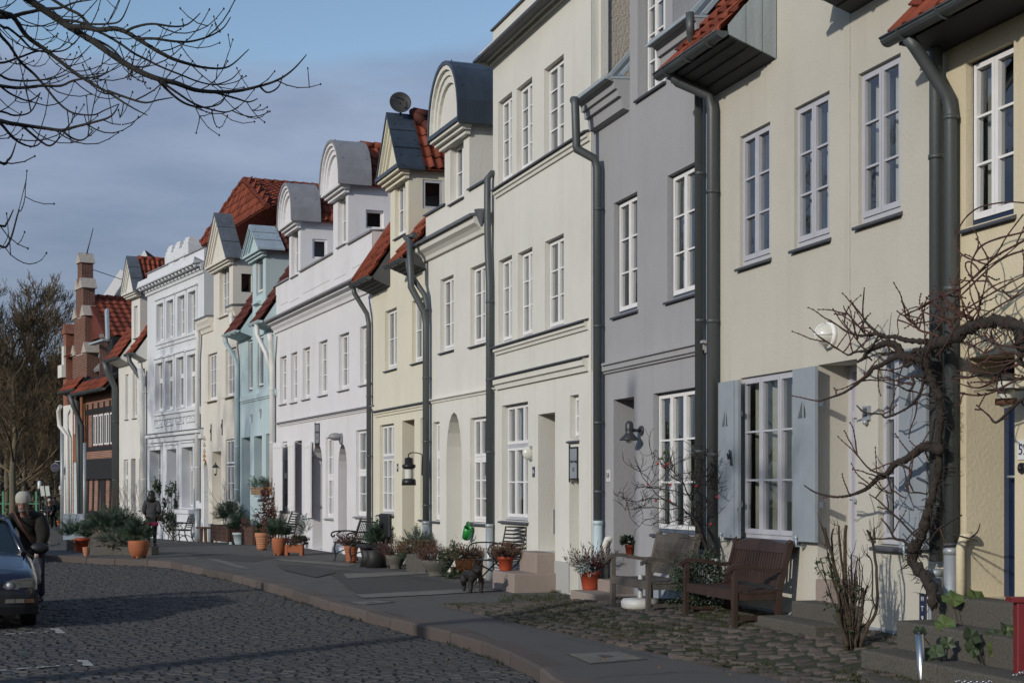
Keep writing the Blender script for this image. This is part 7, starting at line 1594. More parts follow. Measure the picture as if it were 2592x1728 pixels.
def sapling(x, y, hpx, label):
    q = gpf(x, y); e = empty('sapling', q, 0, label, 'shrub'); b = MB(); r = random.Random(int(x)); grow(b, Vector((0, 0, 0)), Vector((-.05, 0, 1)), hpx * q.y / F * .42, .008, 3, r, .55, (1, 2), .35, .1, .7, 4, .003); b.build('stems', STEM, e); return e
q = gpf(2275, 1600); sapling(2275, 1588, 160, 'thin leafless rose with one red hip by the cream wall'); sapling(2312, 1585, 90, 'small leafless sapling beside the blue street plate')
# mallow leaves by the steps
def mallow(x, y, label, n, sz, seed):
    q = gpf(x, y); e = empty('mallow', q, 0, label, 'plant'); r = random.Random(seed)
    for i in range(n):
        b = MB(); c = Vector((r.uniform(-.22, .22), r.uniform(-.15, .15), r.uniform(.1, .1 + sz * 2.2))); N = 10; nrm = (Vector((0, -.8, .6)) + rvec(r) * .4).normalized(); u = nrm.orthogonal().normalized(); v = nrm.cross(u)
        k = b.vs([c] + [c + (u * math.cos(a) + v * math.sin(a)) * sz * r.uniform(.42, .62) * (1 if j % 2 else .84) + nrm * .02 * (j % 2) for j, a in enumerate([2 * math.pi * j / N for j in range(N)])])
        for j in range(N): b.face((k, k + 1 + j, k + 1 + (j + 1) % N))
        b.build('leaf', LEAF if r.random() < .75 else LEAFY, e); s = MB(); tritube(s, [Vector((0, 0, 0)), c * .5 + Vector((0, 0, .05)), c], .006, .004); s.build('stalk', STEM, e)
mallow(2538, 1640, 'large-leaved mallow beside the red post', 7, .22, 1); mallow(2440, 1668, 'yellowing mallow leaves against the granite steps', 4, .2, 2); mallow(2500, 1715, 'low mallow spreading at the foot of the granite steps', 9, .16, 3); mallow(2395, 1712, 'dark leafy weed behind the steel bollard', 5, .13, 4); mallow(2262, 1598, 'drooping mallow leaves at the edge of the lowest granite step', 3, .2, 5)
# steel bollard with chain, red post
STEEL = mat('brushed_steel', (.55, .54, .53), .28, .06, 3, metal=1, vert=True); REDP = mat('dark_red_paint', (.17, .018, .02), .5, .12, 5)
q = gpf(2334, 1728); s = q.y / F; e = empty('steel_bollard', q, 0, 'round brushed steel bollard with a black cap by the granite steps', 'bollard'); b = MB(tf=Matrix.Rotation(-.05, 4, 'Y')); b.lathe([(.034, 0), (.034, 128 * s), (.03, 128 * s)], 20); b.build('post', STEEL, e); b = MB(tf=Matrix.Rotation(-.05, 4, 'Y')); b.lathe([(.036, 127 * s), (.036, 131 * s), (.02, 133 * s), (0, 133 * s)], 20); b.build('cap', IRON, e)
b = MB(); b.box(-.42, .4, -.05, .5, -.06, .01); o = b.build('stone_slab', GRANG, None); o.location = q + Vector((.05, -.02, 0)); tag(o, 'flat granite slab under the steel bollard', 'slab')
q2 = gpf(2588, 1745); s = q2.y / F; e = empty('red_post', q2, 0, 'dark red painted wooden fence post with a flat cap at the edge of the steps', 'post'); zt = (1745 - 1522) * s; b = MB(); b.box(-.055, .06, -.05, .05, 0, zt); bevel(b.build('post', REDP, e), .008); b = MB(); b.box(-.105, .3, -.07, .07, zt, zt + .035); b.build('cap', REDP, e); b = MB(); b.box(-.05, .6, -.03, .03, zt - .25, zt - .17); b.build('rail', REDP, e)
e = empty('chain', q + Vector((.75, 0, 0)), 0, 'sagging steel link chain leading to the red post', 'chain'); A, C_ = Vector((2430, 1722, 0)), Vector((2600, 1690, 0)); n = 26; Yc = q2.y - .12
for i in range(n):
    t = i / (n - 1); x = 2425 + 190 * t; y = 1722 + 8 * math.sin(t * 3.1) - 36 * t ** 2.2; c = Vector(((x - HX) / F * Yc, Yc, CH + (HY - y) / F * Yc)) - Vector(e.location)
    b = MB(); nn = 10; T = Matrix.Translation(c) @ Matrix.Rotation(-.25 * t, 4, 'Y') @ Matrix.Rotation(1.57 * (i % 2) + .4, 4, 'X'); b.tf = T; b.tube([(.022 * math.cos(2 * math.pi * j / nn), .011 * math.sin(2 * math.pi * j / nn), 0) for j in range(nn + 1)], .0035, 5, False); b.build('link', STEEL, e)

# ------------------------------------------------------------------ lamps, plates and signs on the walls
def text(body, size, mt, parent, M4, name='lettering', ex=.003):
    c = bpy.data.curves.new(name, 'FONT'); c.body = body; c.size = size; c.align_x = 'CENTER'; c.align_y = 'CENTER'; c.extrude = ex; c.resolution_u = 2
    o = bpy.data.objects.new(name, c); COL.objects.link(o); dg = bpy.context.evaluated_depsgraph_get(); me = bpy.data.meshes.new_from_object(o.evaluated_get(dg)); bpy.data.objects.remove(o); me.materials.clear(); me.materials.append(mt); return link(name, me, parent, M4)
FACE = Matrix.Rotation(R(90), 4, 'X')
def hang(H, x, y, d, name, label, cat): s, z = H.loc(x, y, d); return empty(name, H.w(s, d, z), H.rz, label, cat)
BULB = mat('milky_glass', (.62, .62, .56), .2, .05, 4, coat=.4); CLEAR = GLASS; DKG = mat('dark_grey_enamel', (.035, .037, .042), .4, .15, 5)
e = hang(H3, 1626, 1089, .0, 'wall_lamp', 'dark grey barn-style wall lamp beside the grey doorway', 'lamp'); b = MB(); b.tube([(0, 0, 0), (0, -.03, 0)], .065, 12); b.tube([(0, -.02, 0), (0, -.17, 0)], .022, 8); b.build('bracket', DKG, e)
b = MB(); b.lathe([(0, .13), (.03, .125), (.055, .09), (.057, .0), (.05, -.03), (.06, -.05), (.135, -.125), (.135, -.135), (.05, -.06)], 20, (0, -.19, 0)); b.build('shade', DKG, e); b = MB(); b.ball((0, -.19, -.13), .05, 12, 8); b.build('bulb', BULB, e)
e = hang(H2, 2104, 848, 0, 'wall_lamp', 'round white bulkhead lamp on the cream wall above the doorway', 'lamp'); b = MB(); b.tube([(0, 0, 0), (0, -.05, 0)], .135, 18); b.build('base', WHITE, e); b = MB(); b.ball((0, -.05, 0), .118, 16, 10, (1, 1.15, 1)); b.build('glass_dome', BULB, e)
b = MB(); b.tube([(.12 * math.cos(a), -.06 - .10 * abs(math.sin(a)) * 1.3, .0) for a in [math.pi * i / 8 for i in range(9)]], .008, 5); b.tube([(0, -.06 - .13 * math.sin(a), .12 * math.cos(a)) for a in [math.pi * i / 8 for i in range(9)]], .008, 5); b.build('guard', WHITE, e)
e = hang(H4, 1345, 1146, 0, 'wall_lamp', 'oval glass bulkhead lamp between window and door of the ivory house', 'lamp'); b = MB(); b.box(-.06, .06, -.04, 0, -.12, .12); b.build('base', PIPEL, e); b = MB(); b.ball((0, -.05, 0), .1, 12, 8, (.75, 1.1, 1.2)); b.build('glass_dome', BULB, e)
e = hang(H7, 866, 1110, 0, 'wall_lamp', 'grey hooded wall lamp over the second arched doorway', 'lamp'); b = MB(); b.ball((0, -.03, 0), .15, 12, 8, (.7, .4, 1)); b.build('base', LEAD, e); b = MB(); b.ball((0, -.17, .05), .15, 14, 8, (.9, 1.2, .65)); b.build('hood', LEAD, e)
e = hang(H9, 557, 1186, 0, 'wall_lantern', 'black hipped wall lantern inside the niche by the arched doorway', 'lantern'); b = MB(); b.lathe([(0, .2), (.02, .12), (.13, .0), (.10, .0)], 6, (0, -.16, .05)); b.lathe([(.0, -.3), (.05, -.24), (.06, -.22)], 6, (0, -.16, .05)); b.tube([(0, 0, .02), (0, -.16, .12)], .015, 6); b.build('frame', IRON, e); b = MB(); b.lathe([(.085, .0), (.05, -.22)], 6, (0, -.16, .05)); b.build('glass', BULB, e)
e = hang(H6, 1077, 1168, .0, 'ship_lantern', 'black ship lantern on a curved bracket beside the downpipe', 'lantern'); e.location = H5.w(.12, .1, H5.loc(1106, 1165)[1])
b = MB(); b.tube(spline([(.22, .05, -.25), (.2, -.05, .1), (.1, -.22, .17), (-.0, -.3, .14), (-.03, -.3, .08)], 4), .012, 6); b.prism([(-.05, -.3), (.05, -.3), (.015, .1), (-.015, .1)], lambda a, z, t: (.2 + a, t, z - .0), -.03, -.08); b.build('bracket', IRON, e)
b = MB(); b.lathe([(0, .08), (.085, .06), (.09, -.06), (.14, -.08), (.14, -.13), (.09, -.17)], 16, (0, -.3, 0)); b.lathe([(.09, -.36), (.14, -.38), (.15, -.50), (0, -.50)], 16, (0, -.3, 0)); b.build('housing', IRON, e); b = MB(); b.lathe([(.09, -.17), (.09, -.36)], 14, (0, -.3, 0)); b.build('glass', BULB, e)
e = hang(H1, 2600, 968, 0, 'ship_lamp', 'rusty ship lamp with a glass bulb beside the blue door', 'lamp'); e.location = H1.w(H1.loc(2592, 990)[0] + .12, .0, H1.loc(2592, 962)[1]); RUST = mat('rusty_iron', (.16, .06, .022), .8, .4, 12, .3, 40, col2=(.05, .028, .018))
b = MB(); b.tube([(.06, .0, 0), (-.02, -.20, 0)], .015, 6); b.tube([(.06, .01, 0), (.06, -.03, 0)], .06, 12); b.lathe([(0, .04), (.05, .03), (.10, .0), (.10, -.012), (.06, -.02)], 18, (-.02, -.24, 0)); b.lathe([(.06, -.075), (.155, -.085), (.155, -.095), (.06, -.09)], 20, (-.02, -.24, 0)); b.build('fitting', COVER_IRON, e)
b = MB(); b.lathe([(.07, -.015), (.068, -.16), (.05, -.22), (.0, -.24)], 16, (-.02, -.24, 0)); b.build('glass', BULB, e); b = MB(); b.lathe([(.082, -.16), (.086, -.16), (.086, -.21), (.08, -.212)], 18, (-.02, -.24, 0)); b.build('rust_ring', RUST, e)
# plates
ENB = mat('blue_enamel', (.02, .03, .07), .3, .06, 4, coat=.5); ENW = mat('white_enamel', (.72, .72, .70), .3, .04, 4, coat=.5)
def plate(H, x, y, w, hh, bgm, txm, lines, label, frame=None, name='number_plate', d=.0):
    e = hang(H, x, y, d, name, label, 'plate'); b = MB(); b.box(-w / 2, w / 2, -.012, 0, -hh / 2, hh / 2); b.build('panel', bgm, e)
    if frame:
        b = MB(); t = .022
        for (x0, x1, z0, z1) in ((-w / 2 - t, w / 2 + t, hh / 2, hh / 2 + t), (-w / 2 - t, w / 2 + t, -hh / 2 - t, -hh / 2), (-w / 2 - t, -w / 2, -hh / 2 - .06, hh / 2 + .06), (w / 2, w / 2 + t, -hh / 2 - .06, hh / 2 + t)): b.box(x0, x1, -.022, 0, z0, z1)
        b.build('frame', frame, e)
    for tx, sz, dz in lines: text(tx, sz, txm, e, Matrix.Translation((0, -.013, dz)) @ FACE)
    return e
plate(H3, 1540.5, 1203.5, .13, .17, ENW, IRON, [('54', .11, 0)], 'small white enamel number plate on the grey wall left of its doorway')
plate(H4, 1351.5, 1193.5, .11, .17, ENB, ENW, [('56', .09, 0)], 'small blue enamel number plate beside the ivory house doorway')
plate(H6, 1007, 1183, .10, .17, ENB, ENW, [('58', .09, 0)], 'small dark number plate on the pale yellow house')
plate(H1, 2593, 1138, .16, .16, ENW, ENB, [('52', .13, 0)], 'white enamel plate with blue digits by the blue door')
plate(H4, 1453.5, 1172, .34, .46, PIPEL, IRON, [('Heins Gang', .062, .03), ('57', .09, -.10)], 'framed metal street plate over the low passage door', IRON, 'street_plate')
plate(H7, 804, 1097, .46, .50, LEAD, IRON, [('Heins Gang', .08, .04), ('61', .11, -.12)], 'framed plaque above the first arched doorway of the white house', IRON, 'street_plate')
plate(H2, 2338, 1540, .11, .28, ENB, ENW, [('H', .06, .09), ('T', .07, .0), ('9', .07, -.09)], 'small blue hydrant plate low on the cream wall', None, 'hydrant_plate')
e = hang(H2, 2197, 1040, 0, 'intercom', 'small pale metal intercom box beside the cream doorway', 'intercom'); b = MB(); b.box(-.06, .06, -.03, 0, -.09, .05); b.build('body', PIPEL, e); b = MB(); b.box(-.035, .035, -.034, -.03, -.05, .03); b.build('grille', SOFF, e); b = MB(); b.ball((0, -.03, -.11), .03, 8, 6); b.build('bell_push', PIPEL, e)
e = hang(H4, 1430, 1283, -.3, 'intercom', 'steel intercom panel in the doorway reveal of the ivory house', 'intercom'); s1_ = H4.loc(1405, 1250)[0]; s0_ = H4.loc(1362, 1250)[0]; e.location = H4.w(s0_, -.35, H4.loc(1362, 1235)[1] - .55); b = MB(); b.box(.0, .015, -.09, .09, -.2, .2); b.build('panel', PIPEL, e); b = MB(); b.box(.015, .02, -.06, .06, .02, .16); b.build('grille', SOFF, e); b = MB(); b.box(.015, .02, -.06, .06, -.16, -.11); b.build('name_plate', WOODL, e)
e = hang(H1, 2590, 1184, 0, 'bell_push', 'round dark bell push beneath the white enamel plate', 'bell'); b = MB(); b.tube([(0, 0, 0), (0, -.025, 0)], .045, 14); b.ball((0, -.03, 0), .02, 8, 6); b.build('bell', IRON, e)
# round hanging sign
p = H14.w(H14.loc(166, 1180)[0], .5, H14.loc(163, 1183)[1]); e = empty('hanging_sign', p, 0, 'round dark blue hanging shop sign on the white house at the far end', 'sign'); b = MB(); b.tube([(0, 0, 0), (0, .06, 0)], .20 * p.y / 73 * 1.0, 24); b.build('disc', ENB, e); b = MB(); b.tube([(.2 * math.cos(a), .03, .2 * math.sin(a)) for a in [2 * math.pi * i / 24 for i in range(25)]], .012, 6); b.tube([(0, .03, .2), (0, .03, .3), (.5, .03, .3)], .015, 6); b.build('ring', ENW, e)
text('TEXTIL', .10, mat('dull_gold_lettering', (.28, .12, .07), .6), e, Matrix.Translation((0, -.004, -.03)) @ FACE); b = MB(); b.box(-.1, .1, 0, .05, -.36, -.31); b.build('lower_bracket', IRON, e)
# satellite dish on the pointed gable
s_, z_ = H6.loc(1011, 246, .05); e = empty('satellite_dish', H6.w(s_, .05, H6.loc(990, 276, .05)[1]), 0, 'dark grey satellite dish on the pointed zinc gable', 'satellite dish'); dz = -.02; T = Matrix.Translation((.02, 0, dz)) @ Matrix.Rotation(R(80), 4, 'X') @ Matrix.Rotation(.2, 4, 'Y')
b = MB(tf=T); rr = .235; b.lathe([(0, -.045), (rr * .5, -.032), (rr * .85, -.01), (rr, .01), (rr * 1.02, .008), (rr, -.002), (rr * .5, -.045), (0, -.06)], 28); b.build('reflector', mat('dark_grey_dish', (.042, .040, .039), .6, .08, 4), e); b = MB(); b.tube([(.02, .05, -.3), (.02, .06, dz)], .025, 8); b.tube(spline([(.1, .0, .03), (-.05, -.2, .04), (-.1, -.26, dz * .55)], 4), .012, 6); b.tube([(-.1, -.28, dz * .5), (-.1, -.24, dz * .66)], .03, 8); b.build('arm', IRON, e)
# far street furniture
def far_pt(x, y, Y): return Vector(((x - HX) / F * Y, Y, CH + (HY - y) / F * Y))
e = empty('street_lamp', far_pt(100, 1335, 82), 0, 'small post lamp with a bright metal head beyond the man', 'street lamp'); b = MB(); b.tube([(0, 0, -.3), (0, 0, 2.1)], .04, 8); b.build('post', IRON, e); b = MB(); b.lathe([(0, 2.55), (.10, 2.5), (.10, 2.15), (.06, 2.1), (0, 2.1)], 12); b.build('head', ENW, e)
e = empty('notice_board', far_pt(116, 1335, 78), 0, 'tilted pair of pale notice panels on a post in the lane', 'sign'); b = MB(); b.bar((.15, .02, -.3), (-.05, .02, 2.1), .05, .05); b.build('post', IRON, e)
for dx in (-.16, .10): b = MB(tf=Matrix.Translation((dx, 0, 1.85)) @ Matrix.Rotation(-.13, 4, 'Y')); b.box(-.10, .10, -.03, 0, -.22, .3); b.build('panel', mat('pale_notice', (.5, .55, .5), .6, .2, 6), e)
e = empty('street_lamp', far_pt(156, 1330, 78), 0, 'white square lamp head by the corner of the last white house', 'street lamp'); b = MB(); b.tube([(0, 0, -.3), (0, 0, 1.6)], .04, 8); b.build('post', IRON, e); b = MB(); b.box(-.11, .11, -.1, .1, 1.85, 2.05); b.box(-.07, .07, -.08, .08, 1.6, 1.8); b.build('head', ENW, e)
GRP = mat('green_fence_paint', (.05, .22, .12), .5, .1, 4); e = empty('park_fence', far_pt(40, 1300, 84), 0, 'green metal railing along the park lawn behind the cars', 'fence')
for x in (-32, 8, 50, 92): b = MB(); c = far_pt(x, 1300, 84) - Vector(e.location); b.box(c.x - .05, c.x + .05, -.04, .04, -.4, 1.25); b.build('post', GRP, e)
b = MB(); c0, c1 = far_pt(-32, 1274, 84) - Vector(e.location), far_pt(102, 1274, 84) - Vector(e.location); b.box(c0.x, c1.x, -.02, .02, c0.z - .03, c0.z + .03); b.build('rail', GRP, e)
p = gp(150, 1326); e, R_, Hh = pot(150, 1328, 15, 11, TERRA, 'terracotta pot far down the lane behind the street cabinet', 'tapered', on=far_pt(150, 1328, 76)); plant_in(e, R_, Hh * .9, [('leaves', LEAF, .5, 120, 1.2)], 40)
# ------------------------------------------------------------------ people, dog, vehicles
def skin(name, V, E_, m, parent, sub=1, root=0, smooth=True):
    """V: {joint: ((x,y,z), radius or (rx,ry))}; grows one continuous surface over the joints"""
    ks = list(V); me = bpy.data.meshes.new(name); me.from_pydata([V[k][0] for k in ks], [(ks.index(a), ks.index(b)) for a, b in E_], []); me.materials.append(m)
    o = link(name, me, parent); sk = o.modifiers.new('skin', 'SKIN'); sk.use_smooth_shade = smooth; sk.branch_smoothing = .6
    for i, k in enumerate(ks):
        r = V[k][1]; me.skin_vertices[0].data[i].radius = r if isinstance(r, tuple) else (r, r); me.skin_vertices[0].data[i].use_root = (i == root)
    s = o.modifiers.new('subdivision', 'SUBSURF'); s.levels = sub; s.render_levels = sub
    dg = bpy.context.evaluated_depsgraph_get(); ev = o.evaluated_get(dg); m2 = bpy.data.meshes.new_from_object(ev); m2.name = name
    o.modifiers.clear(); o.data = m2; m2.polygons.foreach_set('use_smooth', [smooth] * len(m2.polygons)); return o
SKINM = mat('skin', (.34, .19, .14), .6, .08, 12); CLB = mat('black_wool', (.010, .010, .011), .95, .3, 20, .3, 90); CLG = mat('grey_tweed', (.052, .052, .056), .95, .35, 60, .4, 120); CLBR = mat('dark_olive_coat', (.016, .014, .011), .9, .3, 10, .3, 60)
KNIT = mat('cream_knit', (.42, .40, .35), .95, .12, 18, .5, 70); HAIR = mat('black_hair', (.008, .007, .007), .5, .3, 25); JEAN = mat('dark_denim', (.02, .025, .04), .9, .2, 20); PINK = mat('pink_cloth', (.55, .03, .14), .9, .1, 10); BEARD = mat('grey_stubble', (.17, .15, .14), .95, .3, 40); BAGM = mat('translucent_bag', (.45, .40, .35), .4, .25, 14, .5, 25); SHOE = mat('tan_leather', (.24, .11, .045), .6, .2, 12)
def hand(b_parent, o, d, side, m):
    """palm, four unequal curled fingers and a thumb from the side"""
    o, d = Vector(o), Vector(d).normalized(); s = d.cross(Vector((0, 0, 1))); s = s.normalized() if s.length > .1 else Vector((1, 0, 0)); n = s.cross(d); V = {'w': (tuple(o), (.024, .018)), 'p': (tuple(o + d * .08), (.038, .016))}; E_ = [('w', 'p')]
    for i, l in enumerate((.062, .072, .068, .052)):
        q = o + d * .085 + s * (.03 - .02 * i); V[f'a{i}'] = (tuple(q), .0095); V[f'b{i}'] = (tuple(q + d * l * .6), .009); V[f'c{i}'] = (tuple(q + d * l * .85 - n * l * .45), .0075); E_ += [('p', f'a{i}'), (f'a{i}', f'b{i}'), (f'b{i}', f'c{i}')]
    V['t0'] = (tuple(o + d * .03 + s * .038 * side), .012); V['t1'] = (tuple(o + d * .075 + s * .058 * side - n * .02), .009); E_ += [('w', 't0'), ('t0', 't1')]
    return V, E_
def face_parts(e, c, r, yaw=0, pitch=0, beard=False):
    T = Matrix.Translation(c) @ Matrix.Rotation(yaw, 4, 'Z') @ Matrix.Rotation(pitch, 4, 'X'); k = r / .1
    b = MB(tf=T)
    for sx in (-1, 1): b.ball((sx * .034 * k, -.088 * k, .012 * k), .012 * k, 8, 6); b.ball((sx * .036 * k, -.088 * k, .034 * k), .016 * k, 6, 4, (1.5, .6, .4))
    b.build('eyes', HAIR, e)
    b = MB(tf=T); b.ball((0, -.105 * k, -.018 * k), .02 * k, 8, 6, (.8, 1.1, 1.3)); b.ball((0, -.095 * k, .012 * k), .013 * k, 8, 6, (.8, 1, 2.2))
    for sx in (-1, 1): b.ball((sx * .092 * k, .0, -.005 * k), .026 * k, 8, 6, (.4, .8, 1.2))
    b.build('nose_and_ears', SKINM, e); b = MB(tf=T); b.ball((0, -.09 * k, -.058 * k), .022 * k, 8, 5, (1.3, .5, .35)); b.build('mouth', mat('lips', (.2, .07, .06), .6), e)
    if beard: b = MB(tf=T); b.ball((0, -.055 * k, -.085 * k), .052 * k, 12, 8, (1.15, .85, .75)); b.build('beard', BEARD, e)
# --- the man in the cream knitted hat, stooping by the car
e = empty('person', ((66 - HX) / F * 23.2, 23.2, 0), 0, 'person in a cream knitted hat and dark coat stooping behind the blue car', 'person')
B_ = {'pel': ((0, .36, .80), (.14, .12)), 'spi': ((0, .2, 1.0), (.14, .11)), 'che': ((.0, .02, 1.17), (.17, .13)), 'nek': ((.01, -.12, 1.28), .06), 'jaw': ((.015, -.22, 1.345), (.068, .075)), 'hea': ((.015, -.20, 1.43), (.085, .098)), 'top': ((.015, -.17, 1.50), (.06, .07)),
      'sl': ((-.21, .0, 1.19), .075), 'el': ((-.31, -.10, .92), .055), 'wl': ((-.2, -.32, .78), .034), 'sr': ((.20, .02, 1.21), .075), 'er': ((.27, .0, .93), .055), 'wr': ((.19, -.06, .66), .034), 'hl': ((-.1, .36, .74), .095), 'kl': ((-.11, .28, .38), .062), 'al': ((-.11, .36, -.04), .042), 'tl': ((-.12, .22, -.085), .035), 'hr': ((.1, .36, .74), .095), 'kr': ((.12, .30, .38), .062), 'ar': ((.12, .38, -.04), .042), 'tr': ((.13, .24, -.085), .035)}
E_ = [('pel', 'spi'), ('spi', 'che'), ('che', 'nek'), ('nek', 'jaw'), ('jaw', 'hea'), ('hea', 'top'), ('che', 'sl'), ('sl', 'el'), ('el', 'wl'), ('che', 'sr'), ('sr', 'er'), ('er', 'wr'), ('pel', 'hl'), ('hl', 'kl'), ('kl', 'al'), ('al', 'tl'), ('pel', 'hr'), ('hr', 'kr'), ('kr', 'ar'), ('ar', 'tr')]
B_['che'] = (B_['che'][0], (.12, .10)); B_['sl'] = (B_['sl'][0], .05); B_['sr'] = (B_['sr'][0], .05)
skin('body', B_, E_, SKINM, e, 2)
B_['che'] = (B_['che'][0], (.17, .13)); B_['sl'] = (B_['sl'][0], .075); B_['sr'] = (B_['sr'][0], .075)
G = lambda ks, g: {k: (B_[k][0], tuple(x + g for x in (B_[k][1] if isinstance(B_[k][1], tuple) else (B_[k][1],) * 2))) for k in ks}
CV = G(['pel', 'spi', 'che', 'sl', 'el', 'sr', 'er'], .06); CV['wl2'] = ((-.23, -.26, .81), .055); CV['wr2'] = ((.215, -.045, .72), .055); CV['hem'] = ((.0, .36, .56), (.21, .17)); CV['col'] = ((.005, -.07, 1.27), (.12, .11))
skin('coat', CV, [('pel', 'spi'), ('spi', 'che'), ('che', 'col'), ('che', 'sl'), ('sl', 'el'), ('el', 'wl2'), ('che', 'sr'), ('sr', 'er'), ('er', 'wr2'), ('pel', 'hem')], CLBR, e, 2)
skin('trousers', G(['pel', 'hl', 'kl', 'al', 'hr', 'kr', 'ar'], .014), [('pel', 'hl'), ('hl', 'kl'), ('kl', 'al'), ('pel', 'hr'), ('hr', 'kr'), ('kr', 'ar')], JEAN, e, 1)
for q in ('l', 'r'): skin('shoe', G(['a' + q, 't' + q], .012), [('a' + q, 't' + q)], IRON, e, 1)
for w, el, sd_ in (('wl', 'el', 1), ('wr', 'er', -1)): V, Q = hand(e, B_[w][0], Vector(B_[w][0]) - Vector(B_[el][0]), sd_, SKINM); skin('hand', V, Q, SKINM, e, 1)
face_parts(e, (.015, -.215, 1.41), .098, .15, .25, True)
b = MB(tf=Matrix.Translation((.015, -.185, 1.455)) @ Matrix.Rotation(.15, 4, 'X')); b.s = True; N = 36
pr = [(.108, -.015), (.112, .02), (.112, .05), (.104, .09), (.082, .125), (.05, .145), (0, .152)]
base = len(b.v)
for r_, z in pr: b.vs([((r_ * (1 + (.022 if j % 2 else -.012) * (r_ > .02))) * math.cos(2 * math.pi * j / N), (r_ * 1.05 * (1 + (.022 if j % 2 else -.012) * (r_ > .02))) * math.sin(2 * math.pi * j / N), z) for j in range(N)])
for i in range(len(pr) - 1):
    for j in range(N): b.face((base + i * N + j, base + i * N + (j + 1) % N, base + (i + 1) * N + (j + 1) % N, base + (i + 1) * N + j))
b.build('knitted_hat', KNIT, e)
b = MB(); b.tube(spline([(-.17, -.06, 1.32), (-.02, -.2, 1.1), (.12, -.1, .85), (.2, .1, .75)], 4), .014, 6); b.build('bag_strap', mat('brown_leather', (.08, .02, .012), .6), e)
bg_ = empty('plastic_bag', ((90 - HX) / F * 23.05, 23.05, .4), 0, 'crumpled pale plastic bag hanging beside the blue car', 'bag'); b = MB(); b.s = True; r = random.Random(4); N = 14
pr = [(.012, .26), (.03, .17), (.06, .08), (.085, -.02), (.09, -.12), (.07, -.19), (.02, -.215)]; base = len(b.v)
for r_, z in pr: b.vs([(r_ * (1 + r.uniform(-.2, .2)) * math.cos(2 * math.pi * j / N), r_ * .6 * (1 + r.uniform(-.2, .2)) * math.sin(2 * math.pi * j / N), z) for j in range(N)])
for i in range(len(pr) - 1):
    for j in range(N): b.face((base + i * N + j, base + i * N + (j + 1) % N, base + (i + 1) * N + (j + 1) % N, base + (i + 1) * N + j))
b.build('bag', BAGM, bg_)
# --- woman seen from behind
p = gp(384, 1381); e = empty('person', p, .1, 'person with black hair in a belted grey coat walking away past the evergreens', 'person'); k = 1.58 / 1.65
def standing(e, k, coat, legs, hem, skinm=SKINM, hairm=HAIR, arm=.1, coat_g=.04, shoe=CLB, step=.06, facing=1):
    B_ = {'pel': ((0, 0, .88 * k), (.13 * k, .1 * k)), 'spi': ((0, .0, 1.08 * k), (.12 * k, .09 * k)), 'che': ((0, .0, 1.26 * k), (.15 * k, .10 * k)), 'nek': ((0, .0, 1.42 * k), .05 * k), 'jaw': ((0, -.02 * k, 1.49 * k), (.062 * k, .07 * k)), 'hea': ((0, 0, 1.56 * k), (.075 * k, .088 * k)), 'top': ((0, .01 * k, 1.62 * k), (.05 * k, .06 * k)),
          'sl': ((-.18 * k, 0, 1.34 * k), .06 * k), 'el': ((-.23 * k, .02, 1.07 * k), .045 * k), 'wl': ((-.19 * k, -arm, .9 * k), .03 * k), 'sr': ((.18 * k, 0, 1.34 * k), .06 * k), 'er': ((.23 * k, .02, 1.07 * k), .045 * k), 'wr': ((.19 * k, -arm, .9 * k), .03 * k), 'hl': ((-.09 * k, 0, .82 * k), .085 * k), 'kl': ((-.09 * k, -step, .46 * k), .055 * k), 'al': ((-.09 * k, step * .3, .07 * k), .038 * k), 'tl': ((-.1 * k, -.13 * k, .03), .032 * k), 'hr': ((.09 * k, 0, .82 * k), .085 * k), 'kr': ((.09 * k, step * .6, .46 * k), .055 * k), 'ar': ((.09 * k, step * 1.6, .08 * k), .038 * k), 'tr': ((.1 * k, step * 1.6 - .16 * k, .03), .032 * k)}
    G = lambda ks, g: {q: (B_[q][0], tuple(x + g for x in (B_[q][1] if isinstance(B_[q][1], tuple) else (B_[q][1],) * 2))) for q in ks}
    skin('body', B_, E_, skinm, e, 1)
    C = G(['pel', 'spi', 'che', 'sl', 'el', 'sr', 'er'], coat_g * .7); C['hem'] = ((0, 0, hem), (.2 * k, .15 * k)); C['wl2'] = ((-.195 * k, -arm * .7, .95 * k), .045 * k); C['wr2'] = ((.195 * k, -arm * .7, .95 * k), .045 * k); C['col'] = ((0, .0, 1.38 * k), (.085 * k, .075 * k))
    skin('coat', C, [('pel', 'spi'), ('spi', 'che'), ('che', 'col'), ('che', 'sl'), ('sl', 'el'), ('el', 'wl2'), ('che', 'sr'), ('sr', 'er'), ('er', 'wr2'), ('pel', 'hem')], coat, e, 2)
    skin('trousers', G(['pel', 'hl', 'kl', 'al', 'hr', 'kr', 'ar'], .012), [('pel', 'hl'), ('hl', 'kl'), ('kl', 'al'), ('pel', 'hr'), ('hr', 'kr'), ('kr', 'ar')], legs, e, 1)
    for q in ('l', 'r'): skin('shoe', G(['a' + q, 't' + q], .014), [('a' + q, 't' + q)], shoe, e, 1)
    for w, el, sd_ in (('wl', 'el', 1), ('wr', 'er', -1)): V, Q = hand(e, B_[w][0], Vector(B_[w][0]) - Vector(B_[el][0]), sd_, skinm); skin('hand', V, Q, skinm, e, 1)
    return B_
e.rotation_euler.z = math.pi + .15
standing(e, k, CLG, CLB, .70 * k, arm=.18)
b = MB(); b.ball((0, .015, 1.56 * k), .112 * k, 14, 10, (1, 1.05, 1.15)); b.ball((0, .06 * k, 1.44 * k), .125 * k, 14, 10, (1.05, .7, 1.1)); b.build('hair', HAIR, e); face_parts(e, (0, -.01, 1.54 * k), .085 * k)
